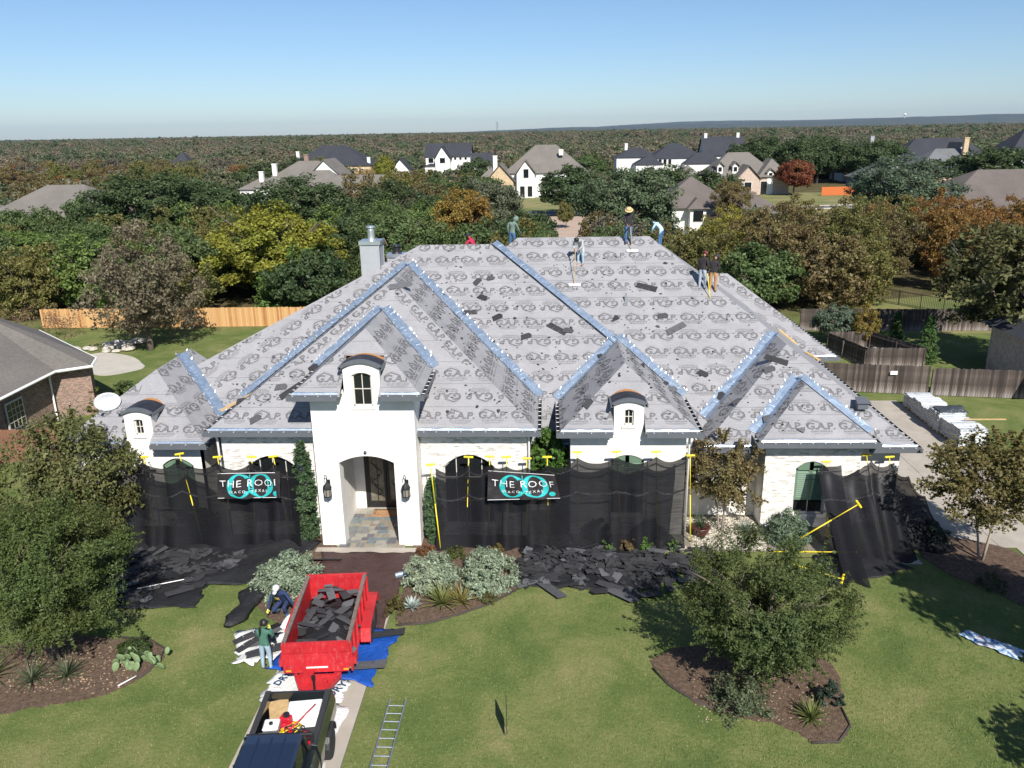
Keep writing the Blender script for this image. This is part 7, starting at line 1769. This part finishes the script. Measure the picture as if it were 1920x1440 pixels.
house('suburban_house', 'pale gabled house with big brown roof in the centre', (-3, 203, 0), [('hip', -7, 13, -6, 9, 5.6, 11.9, 'wallw', 'roof_tan'), ('gable', -11.2, -4.4, -8.5, 3, 3.9, 7.9, 'wallt', 'roof_tan', 'y'), ('gable', -4.2, .6, -8, 2, 5.5, 8.8, 'wallw', 'roof_tan', 'y'), ('hip', -14, -6, -4, 6, 3.6, 7.2, 'wallw', 'roof_tan')], wins=[(-1.7, 4.6, 1.2, 2.0, -7.7), (-2.6, .3, 1.1, 2.4, -7.7), (-.8, .3, 1.1, 2.4, -7.7), (-5.3, .2, 1.5, 2.4, -8.2)], chims=[(-9.3, -1, 4, 9.4, 'wallw'), (6.6, -2.5, 9.5, 10.6, 'wallw')])
house('suburban_house', 'wide white house with several charcoal roofs', (48, 305, 0), [('hip', -23, -8, -5, 6, 5.6, 8.8, 'wallw', 'roof_dark'), ('hip', -11, 8, -8, 8, 5.2, 10.2, 'wallw', 'roof_dark'), ('hip', -17, -7, -14, -4, 3.4, 6.6, 'wallw', 'roof_dark'), ('gable', 8, 23, -5, 7, 5.8, 12.2, 'wallw', 'roof_dark', 'x'), ('gable', 16, 22.5, -9, 1, 4.8, 8.2, 'wallw', 'roof_dark', 'y'), ('hip', 0, 14, -13, -3, 3.4, 7.0, 'wallw', 'roof_dark')], wins=[(-7.6, 5.6 - 2.4, 1.1, 1.6, -7.7), (-5.9, 3.2, 1.1, 1.6, -7.7), (-4.2, 3.2, 1.1, 1.6, -7.7), (-12, .6, 3, 1.8, -13.7)], chims=[(-19, 0, 8, 10.2, 'wallw'), (9.5, 1, 11, 13.2, 'wallw'), (21, 1, 11, 13.2, 'wallw')])
house('suburban_house', 'pale brick house with two dormers, arched porch and tan roof', (46.5, 203, 0), [('hip', -9, 9, -5, 8, 3.6, 9.4, 'wallb', 'roof_tan'), ('gable', -2.4, 3.4, -8.5, 2, 3.6, 6.8, 'wallb', 'roof_tan', 'y'), ('hip', 3, 10.5, -7.5, 4, 4.0, 8.0, 'wallb', 'roof_tan'), ('hip', -16, -8, -3, 6, 3.2, 6.6, 'wallb', 'roof_tan'), ('hip', -10, -5, -7, 1, 3.4, 5.6, 'wallb', 'roof_tan'), ('gable', -6.2, -4.3, -4.2, 0, 6.4, 7.5, 'wallw', 'roof_tan', 'y'), ('gable', -2.6, -.7, -4.2, 0, 6.4, 7.5, 'wallw', 'roof_tan', 'y'), ('gable', 4.8, 6.8, -7.6, -3, 5.0, 6.0, 'wallw', 'roof_tan', 'y')], wins=[(-5.25, 5.2, .8, 1.0, -3.9), (-1.65, 5.2, .8, 1.0, -3.9), (5.8, 4.1, .8, .8, -7.3), (.5, .7, 1.6, 2.2, -8.2), (-7.5, .9, 1.6, 1.8, -6.7), (5.2, .0, 3.0, 3.0, -7.2)])
house('suburban_house', 'near house with brown gray hip roof and cream wall beyond the right ridge', (23.5, 124, 0), [('hip', -8, 4, -6, 6, 4.2, 8.3, 'wallw', 'roof_brown'), ('hip', -3.4, -.6, -7.5, -2, 4.2, 5.6, 'wallw', 'roof_brown'), ('hip', 2, 11, -5, 6, 3.2, 6.2, 'wallw', 'roof_brown'), ('hip', -1, 6, -9, -4, 2.6, 3.7, 'wallw', 'roof_brown')], wins=[(-2, 2.4, 1.4, 1.5, -7.2), (2.5, .2, 3.0, 2.0, -8.7)])
house('suburban_house', 'dark roofed house with gray chimney far right of the grove', (93, 245, 0), [('hip', -9, 9, -6, 6, 4.5, 9.8, 'wallw', 'roof_dark'), ('hip', -6, 4, -12, -3, 3.6, 7.4, 'wallw', 'roof_brown')], chims=[(0, -1, 8, 12, 'chim')])
house('suburban_house', 'wide charcoal roof with steep dormer walls on the right', (106, 232, 0), [('hip', -14, 14, -8, 8, 5, 11.5, 'wallw', 'roof_dark'), ('gable', -2, 7, -10, 2, 5, 10.5, 'wallw', 'roof_dark', 'y')])
house('suburban_house', 'tall charcoal roofed house at the right edge with white gable', (133, 232, 0), [('hip', -12, 4, -8, 8, 6, 13.8, 'wallw', 'roof_dark'), ('hip', -4, 14, -6, 8, 5, 11.2, 'wallw', 'roof_dark'), ('gable', 3, 9, -12, -2, 5, 9.2, 'wallw', 'roof_dark', 'y')], chims=[(-2, -2, 10, 13.4, 'chim'), (4, 0, 10, 13, 'wallt')])
house('suburban_house', 'gray roofed house with tan stone chimney and tan gable on the right', (91, 192, 0), [('hip', -10, 10, -6, 8, 4.2, 9.8, 'wallt', 'roof_gray'), ('gable', -9, -2, -9, 2, 3.6, 6.2, 'wallt', 'roof_gray', 'y')], chims=[(2.5, -1, 7, 12, 'wallt')])
house('suburban_house', 'low slate blue house behind the orange stained fence', (79, 200, 0), [('hip', -6, 6, -5, 6, 3.4, 6.8, 'wallg', 'roof_gray')], wins=[(-4.2, .6, .9, 1.8, -4.7)])
house('suburban_house', 'near brown gray hip roof at the right edge', (69, 130, 0), [('hip', -12, 16, -9, 9, 3.2, 8.3, 'wallb', 'roof_brown'), ('hip', -17, -6, -8, 3, 3.0, 5.4, 'wallb', 'roof_brown')])
house('suburban_house', 'small dark roof peak among the woods on the left', (-128, 290, 0), [('hip', -5, 5, -5, 5, 4, 10.5, 'wallw', 'roof_dark')])
# brick neighbour on the left: uneven plan under one roof
nb = thing('brick_house', 'red brick neighbour house with gray shingle roof at the left edge', 'house', (-32, 42, 0))
ev = [(-26.6, 30), (-26.75, 41.0), (-25.3, 42.0), (-25.9, 43.6), (-33.6, 50.6), (-46, 50.6), (-46, 30)]
zr = [(-34, 38, 6.0), (-33.5, 44.0, 6.0)]
def nbp(mb, nm, mt, par=None): return mb.build(nm, M[mt], par or nb, world=True)
e3 = [(x, y, 3.0) for x, y in ev]
for q in ([e3[0], e3[1], zr[1], zr[0]], [e3[1], e3[2], zr[1]], [e3[2], e3[3], zr[1]], [e3[3], e3[4], zr[1]], [e3[4], e3[5], zr[1]], [e3[5], e3[6], zr[0], zr[1]], [e3[6], e3[0], zr[0]]):
    nbp(MB().prism(q, (0, 0, -.12)), 'roof_slope', 'roof_tan')
wp = [(-27.3, 30.5), (-27.35, 41.3), (-25.75, 42.5), (-26.4, 43.9), (-34.0, 50.0), (-45.5, 50.0), (-45.5, 30.5)]
for a, b_ in zip(wp, wp[1:] + wp[:1]):
    d = Vector((b_[0] - a[0], b_[1] - a[1], 0)).normalized(); n_ = Vector((d.y, -d.x, 0)) * -.2
    nbp(MB().prism([(a[0], a[1], 0), (b_[0], b_[1], 0), (b_[0], b_[1], 2.95), (a[0], a[1], 2.95)], n_), 'brick_wall', 'redbrick')
for a, b_ in ((e3[0], e3[1]), (e3[1], e3[2]), (e3[2], e3[3]), (e3[3], e3[4])): nbp(MB().tube([Vector(a) + Vector((0, 0, -.05)), Vector(b_) + Vector((0, 0, -.05))], .08, 6), 'white_gutter', 'white')
nbp(MB().tube([(-27.0, 41.0, 2.9), (-27.2, 41.05, 2.6), (-27.2, 41.05, .1)], .06, 8), 'downspout', 'white')
wn_ = nbp(MB().box(-27.29, -27.24, 37.2, 38.6, .85, 2.35), 'window', 'frame'); nbp(MB().box(-27.235, -27.22, 37.3, 38.5, .95, 2.25), 'pane', 'glass', wn_)
mb = MB()
for k in range(1, 4): mb.box(-27.219, -27.21, 37.3 + k * .3 - .015, 37.3 + k * .3 + .015, .95, 2.25)
for k in range(1, 4): mb.box(-27.219, -27.21, 37.3, 38.5, .95 + k * .33 - .015, .95 + k * .33 + .015)
nbp(mb, 'mullions', 'frame', wn_)
nbp(MB().box(-31.6, -31.3, 38.0, 38.3, 4.4, 4.75), 'roof_vent', 'flue')
# right neighbour corner
house('suburban_house', 'gray brick house corner with dark eave at the right frame edge', (32.4, 46.5, 0), [('hip', -4.6, 6, -5, 4.5, 3.0, 5.6, 'wallb', 'roof_dark')])

# ---- streets, lawns
def strip(name, pts, z, mat): tag(link(name, MB().poly([(x, y, z) for x, y in pts]).mesh(name, mat)), kind='structure')
M['road'] = simple('asphalt', (.14, .135, .13), .95, var=.12, vs=.5); M['kerb'] = simple('kerb_concrete', (.5, .47, .42), .9)
m, nt, b, N = newmat('far_lawn'); f = noise(nt, .12, 5, .65); nt.links.new(ramp(nt, f, [(.35, (.1, .13, .03)), (.5, (.17, .17, .055)), (.68, (.26, .21, .095))]), b.inputs['Base Color']); b.inputs['Roughness'].default_value = .95; M['flawn'] = m
strip('lawn', [(-14, 160), (26, 163), (86, 171), (90, 200), (-14, 200)], .008, M['flawn']); strip('lawn', [(-8, 104), (14, 104), (40, 118), (84, 150), (84, 162), (-14, 151)], .012, M['flawn']); strip('lawn', [(-75, 140), (-38, 140), (-38, 185), (-75, 185)], .008, M['flawn']); strip('lawn', [(-62, 235), (-20, 235), (-20, 284), (-62, 284)], .008, M['flawn'])
strip('street', [(-16, 152), (26, 155), (86, 163), (86, 169), (26, 161), (-16, 158)], .016, M['road'])
for p_ in (((-16, 158), (26, 161), (86, 169)), ((-16, 152), (26, 155), (86, 163))): tag(MB().prism([(x, y, 0) for x, y in p_] + [(x, y + .35, 0) for x, y in p_[::-1]], (0, 0, .14)).build('kerb', M['kerb']), kind='structure')
strip('gravel_drive', [(1.2, 104), (7.8, 104), (8.8, 151), (-.5, 151)], .02, simple('pink_gravel', (.4, .3, .23), .95, var=.12, vs=.4)); strip('street', [(-60, 232), (-24, 232), (-24, 238), (-60, 238)], .016, M['road'])
strip('lawn', [(26, 60), (40, 60), (40, 76), (28, 72)], .01, M['flawn'])

# ---- woodland: individual trees first, the far wood as one mass
EXC = [(-90, -60, 112, 142), (-78, -34, 140, 214), (-95, -56, 276, 312), (-64, -16, 232, 304), (-18, 18, 186, 220), (22, 74, 284, 322), (26, 62, 186, 216), (12, 36, 112, 134), (-14, 90, 148, 186), (-8, 16, 98, 150), (80, 150, 178, 250), (48, 90, 116, 144), (-140, -118, 280, 300), (60, 92, 186, 214), (34, 50, 116, 150), (50, 100, 222, 242), (60, 150, 188, 250), (18, 62, 216, 300)]
def free(x, y, m_=3): return not any(a - m_ < x < b_ + m_ and c - m_ < y < d + m_ for a, b_, c, d in EXC) and not (-3.2 < x / y * 135 < 9 and y > 72 and y < 160)
def zone_label(x, y, lb):
    """say where in the woods the tree stands, by things one can find"""
    r_ = x / y
    w_ = ('beyond the left neighbour house' if r_ < -.52 else 'behind the new cedar fence' if r_ < -.3 else 'behind the chimneys' if r_ < -.1 else 'behind the ridge of the roof' if r_ < .12 else 'behind the rear right wing' if r_ < .32 else 'behind the dark fence on the right') if y < 104 else ('in the far woods at the left edge' if r_ < -.45 else 'near the long beige roofed house' if r_ < -.2 else 'near the white farmhouse' if r_ < -.06 else 'near the pale gabled house' if r_ < .12 else 'near the brick house with dormers' if r_ < .33 else 'near the charcoal roofs on the right')
    return lb.split(' in the ')[0].split(' among ')[0].split(' behind ')[0] + ' ' + w_
rr = random.Random(77); cnt = 0
KIND = {'green': (GREEN, 'oak', 'green tree in the belt of woods behind the house'), 'dark': (DKGREEN, 'oak', 'dark evergreen oak among the trees behind the house'), 'olive': (OLIVE, 'brush', 'olive autumn tree in the belt of woods behind the house'), 'brown': (BROWN, 'brush', 'brown autumn tree in the belt of woods behind the house'), 'gray': (GRAYBR, 'brush', 'gray half bare tree in the woods behind the house'), 'rust': (RUST, 'brush', 'rusty autumn tree in the woods behind the house'), 'bright': (BRIGHT, 'loose', 'bright green leafy tree behind the cedar fence')}
placed = [(x, y) for x, y, *_ in named]
tries = 0
while cnt < 215 and tries < 9000:
    tries += 1
    near_ = cnt < 95
    y = rr.uniform(67, 104) if near_ else rr.uniform(104, 300)
    x = rr.uniform(-.72, .7) * y
    if not free(x, y) or (abs(x + 29) < 8 and y < 64): continue
    sp = 3.6 if near_ else 6
    if any((x - a) ** 2 + (y - b_) ** 2 < sp * sp for a, b_ in placed): continue
    if near_:
        if x < -36: k = rr.choice(('bright', 'green', 'olive', 'green'))
        elif x < -2: k = rr.choice(('green', 'dark', 'olive', 'dark', 'bright'))
        else: k = rr.choice(('olive', 'brown', 'olive', 'green', 'brown', 'gray') if x < 34 else ('rust', 'brown', 'olive', 'rust'))
        t_ = rr.uniform(4.6, 6.8); r_ = rr.uniform(2.6, 3.8)
        if .1 < x / y < .29: t_ = min(t_, 5.3)
    else:
        k = rr.choice(('green', 'dark', 'green', 'dark', 'olive', 'brown') if x > -90 and x < 110 else ('brown', 'rust', 'olive', 'gray', 'brown'))
        if y < 190 and x < -80: k = rr.choice(('brown', 'rust', 'olive', 'gray'))
        t_ = rr.uniform(5, 8.5); r_ = rr.uniform(3.5, 6)
    c, kd, lb = KIND[k]; lb = zone_label(x, y, lb); tree(x, y, r_, t_, c, kd, lb, 'woods behind the house', zb=t_ * .08); placed.append((x, y)); cnt += 1

def far_wood():
    """the wood that runs to the skyline: crowns set on points, one object"""
    rg = np.random.default_rng(9); P_, S_ = [], []
    def put(n, y0, y1, s0, s1):
        u = rg.uniform(0, 1, n); y = np.sqrt(y0 ** 2 + u * (y1 ** 2 - y0 ** 2)); x = y * rg.uniform(-1.15, 1.1, n); s = rg.uniform(s0, s1, n)
        for a, b_, c in zip(x, y, s):
            if b_ > 420 or free(a, b_, 2): P_.append((a, b_, 0)); S_.append(c)
    put(2300, 105, 330, 3.2, 5.2); put(7400, 330, 1000, 4.5, 7.0); put(7800, 1000, 2600, 8, 12); put(8500, 2600, 7800, 11, 16)
    me = bpy.data.meshes.new('distant_wood'); me.from_pydata(P_, [], [])
    at = me.attributes.new('size', 'FLOAT', 'POINT'); at.data.foreach_set('value', np.array(S_, np.float32))
    o = link('distant_wood', me); tag(o, 'brown and green wooded plain running to the skyline', 'woods', kind='stuff')
    col = bpy.data.collections.new('far_crowns')
    for i in range(4):
        cm = leaves('far_crown', ball_clumps(80, 500 + i, .45, .62, .3) + np.array([0, 0, .45]), 42, .26, .11, 500 + i, mat=M['leaf_far'])
        col.objects.link(bpy.data.objects.new('far_crown', cm))
    ng = bpy.data.node_groups.new('wood', 'GeometryNodeTree')
    ng.interface.new_socket('Geometry', in_out='INPUT', socket_type='NodeSocketGeometry'); ng.interface.new_socket('Geometry', in_out='OUTPUT', socket_type='NodeSocketGeometry')
    gi, go = ng.nodes.new('NodeGroupInput'), ng.nodes.new('NodeGroupOutput')
    ip = ng.nodes.new('GeometryNodeInstanceOnPoints'); ci = ng.nodes.new('GeometryNodeCollectionInfo'); ci.inputs['Collection'].default_value = col; ci.inputs['Separate Children'].default_value = True; ci.inputs['Reset Children'].default_value = True
    na = ng.nodes.new('GeometryNodeInputNamedAttribute'); na.data_type = 'FLOAT'; na.inputs['Name'].default_value = 'size'
    rv = ng.nodes.new('FunctionNodeRandomValue'); rv.data_type = 'FLOAT_VECTOR'; rv.inputs[1].default_value = (0, 0, 6.28)
    mp = ng.nodes.new('GeometryNodeMeshToPoints')
    L_ = ng.links.new
    L_(gi.outputs[0], mp.inputs[0]); L_(mp.outputs[0], ip.inputs['Points']); L_(ci.outputs[0], ip.inputs['Instance']); ip.inputs['Pick Instance'].default_value = True
    L_(na.outputs[0], ip.inputs['Scale']); L_(rv.outputs[0], ip.inputs['Rotation']); L_(ip.outputs[0], go.inputs[0])
    md = o.modifiers.new('wood', 'NODES'); md.node_group = ng
far_wood()

# ---- blue hills at the skyline, with two tiny towers
def hills(name, y, pts, depth, mat, seed):
    rr = random.Random(seed); mb = MB(); n = 90; xs = [pts[0][0] + (pts[-1][0] - pts[0][0]) * i / n for i in range(n + 1)]
    def hz(x):
        for (xa, za), (xb, zb) in zip(pts, pts[1:]):
            if xa <= x <= xb: t = (x - xa) / (xb - xa); t = t * t * (3 - 2 * t); return za + (zb - za) * t
        return 0
    rows = []
    for j, (f, k) in enumerate(((0, 0), (.25, .55), (.5, .9), (.75, 1.0), (1, .9))):
        rows.append([(x, y + depth * f, max(-1, hz(x) * k + (rr.uniform(-1, 1) * 4 if j else -2))) for x in xs])
    mb.v = [p for r_ in rows for p in r_]; mb.f = [(j * (n + 1) + i, j * (n + 1) + i + 1, (j + 1) * (n + 1) + i + 1, (j + 1) * (n + 1) + i) for j in range(4) for i in range(n)]; mb.m = [0] * len(mb.f)
    tag(link(name, mb.mesh(name, mat, smooth=True)), kind='structure')
m, nt, b, N = newmat('wooded_hill'); f = noise(nt, .006, 6, .7); nt.links.new(ramp(nt, f, [(.35, (.022, .032, .02)), (.55, (.045, .05, .03)), (.72, (.09, .085, .055))]), b.inputs['Base Color']); b.inputs['Roughness'].default_value = .95; M['hill'] = m
hills('hills', 8200, [(-9500, 14), (-4000, 16), (-1200, 22), (300, 42), (1800, 66), (3300, 80), (4400, 102), (5600, 120), (8000, 130)], 2600, M['hill'], 1)
hills('hills', 12500, [(-9500, 5), (-2000, 20), (500, 70), (2500, 130), (4000, 120), (8000, 160)], 1500, M['hill'], 2)
wt = thing('water_tower', 'tiny white water tower on the blue ridge at the right', 'water tower', (3950, 9500, 84)); MB().lathe([(2, 0), (2, 26), (12, 34), (16, 42), (12, 50), (2, 54)], 12).build('tank', M['white'], wt)
pyl = thing('lattice_mast', 'thin lattice mast on the skyline left of centre', 'mast', (-150, 2600, 0))
for sx, sy in ((-1, -1), (1, -1), (1, 1), (-1, 1)): MB().tube([(sx * 3, sy * 3, 0), (sx * .5, sy * .5, 46)], .35, 5).build('mast_leg', M['trim'], pyl)
for z, w_ in ((30, 5), (37, 6.5), (43, 4)): MB().box(-w_, w_, -.3, .3, z, z + .6).build('cross_arm', M['trim'], pyl)

# ---- air: faint haze round everything below the sky
hz = MB().box(-15500, 15500, -150, 16500, -1.0, 270).mesh('haze', None or M['white']); hz.materials.clear()
mh = bpy.data.materials.new('haze_air'); mh.use_nodes = True; nt = mh.node_tree; nt.nodes.remove(nt.nodes['Principled BSDF'])
vol = nt.nodes.new('ShaderNodeVolumePrincipled'); vol.inputs['Color'].default_value = (.55, .75, 1.0, 1); vol.inputs['Density'].default_value = 3.2e-5; vol.inputs['Anisotropy'].default_value = .2
nt.links.new(vol.outputs[0], nt.nodes['Material Output'].inputs['Volume']); hz.materials.append(mh)
tag(link('haze', hz), 'thin blue haze over the distant plain', 'haze', kind='stuff')
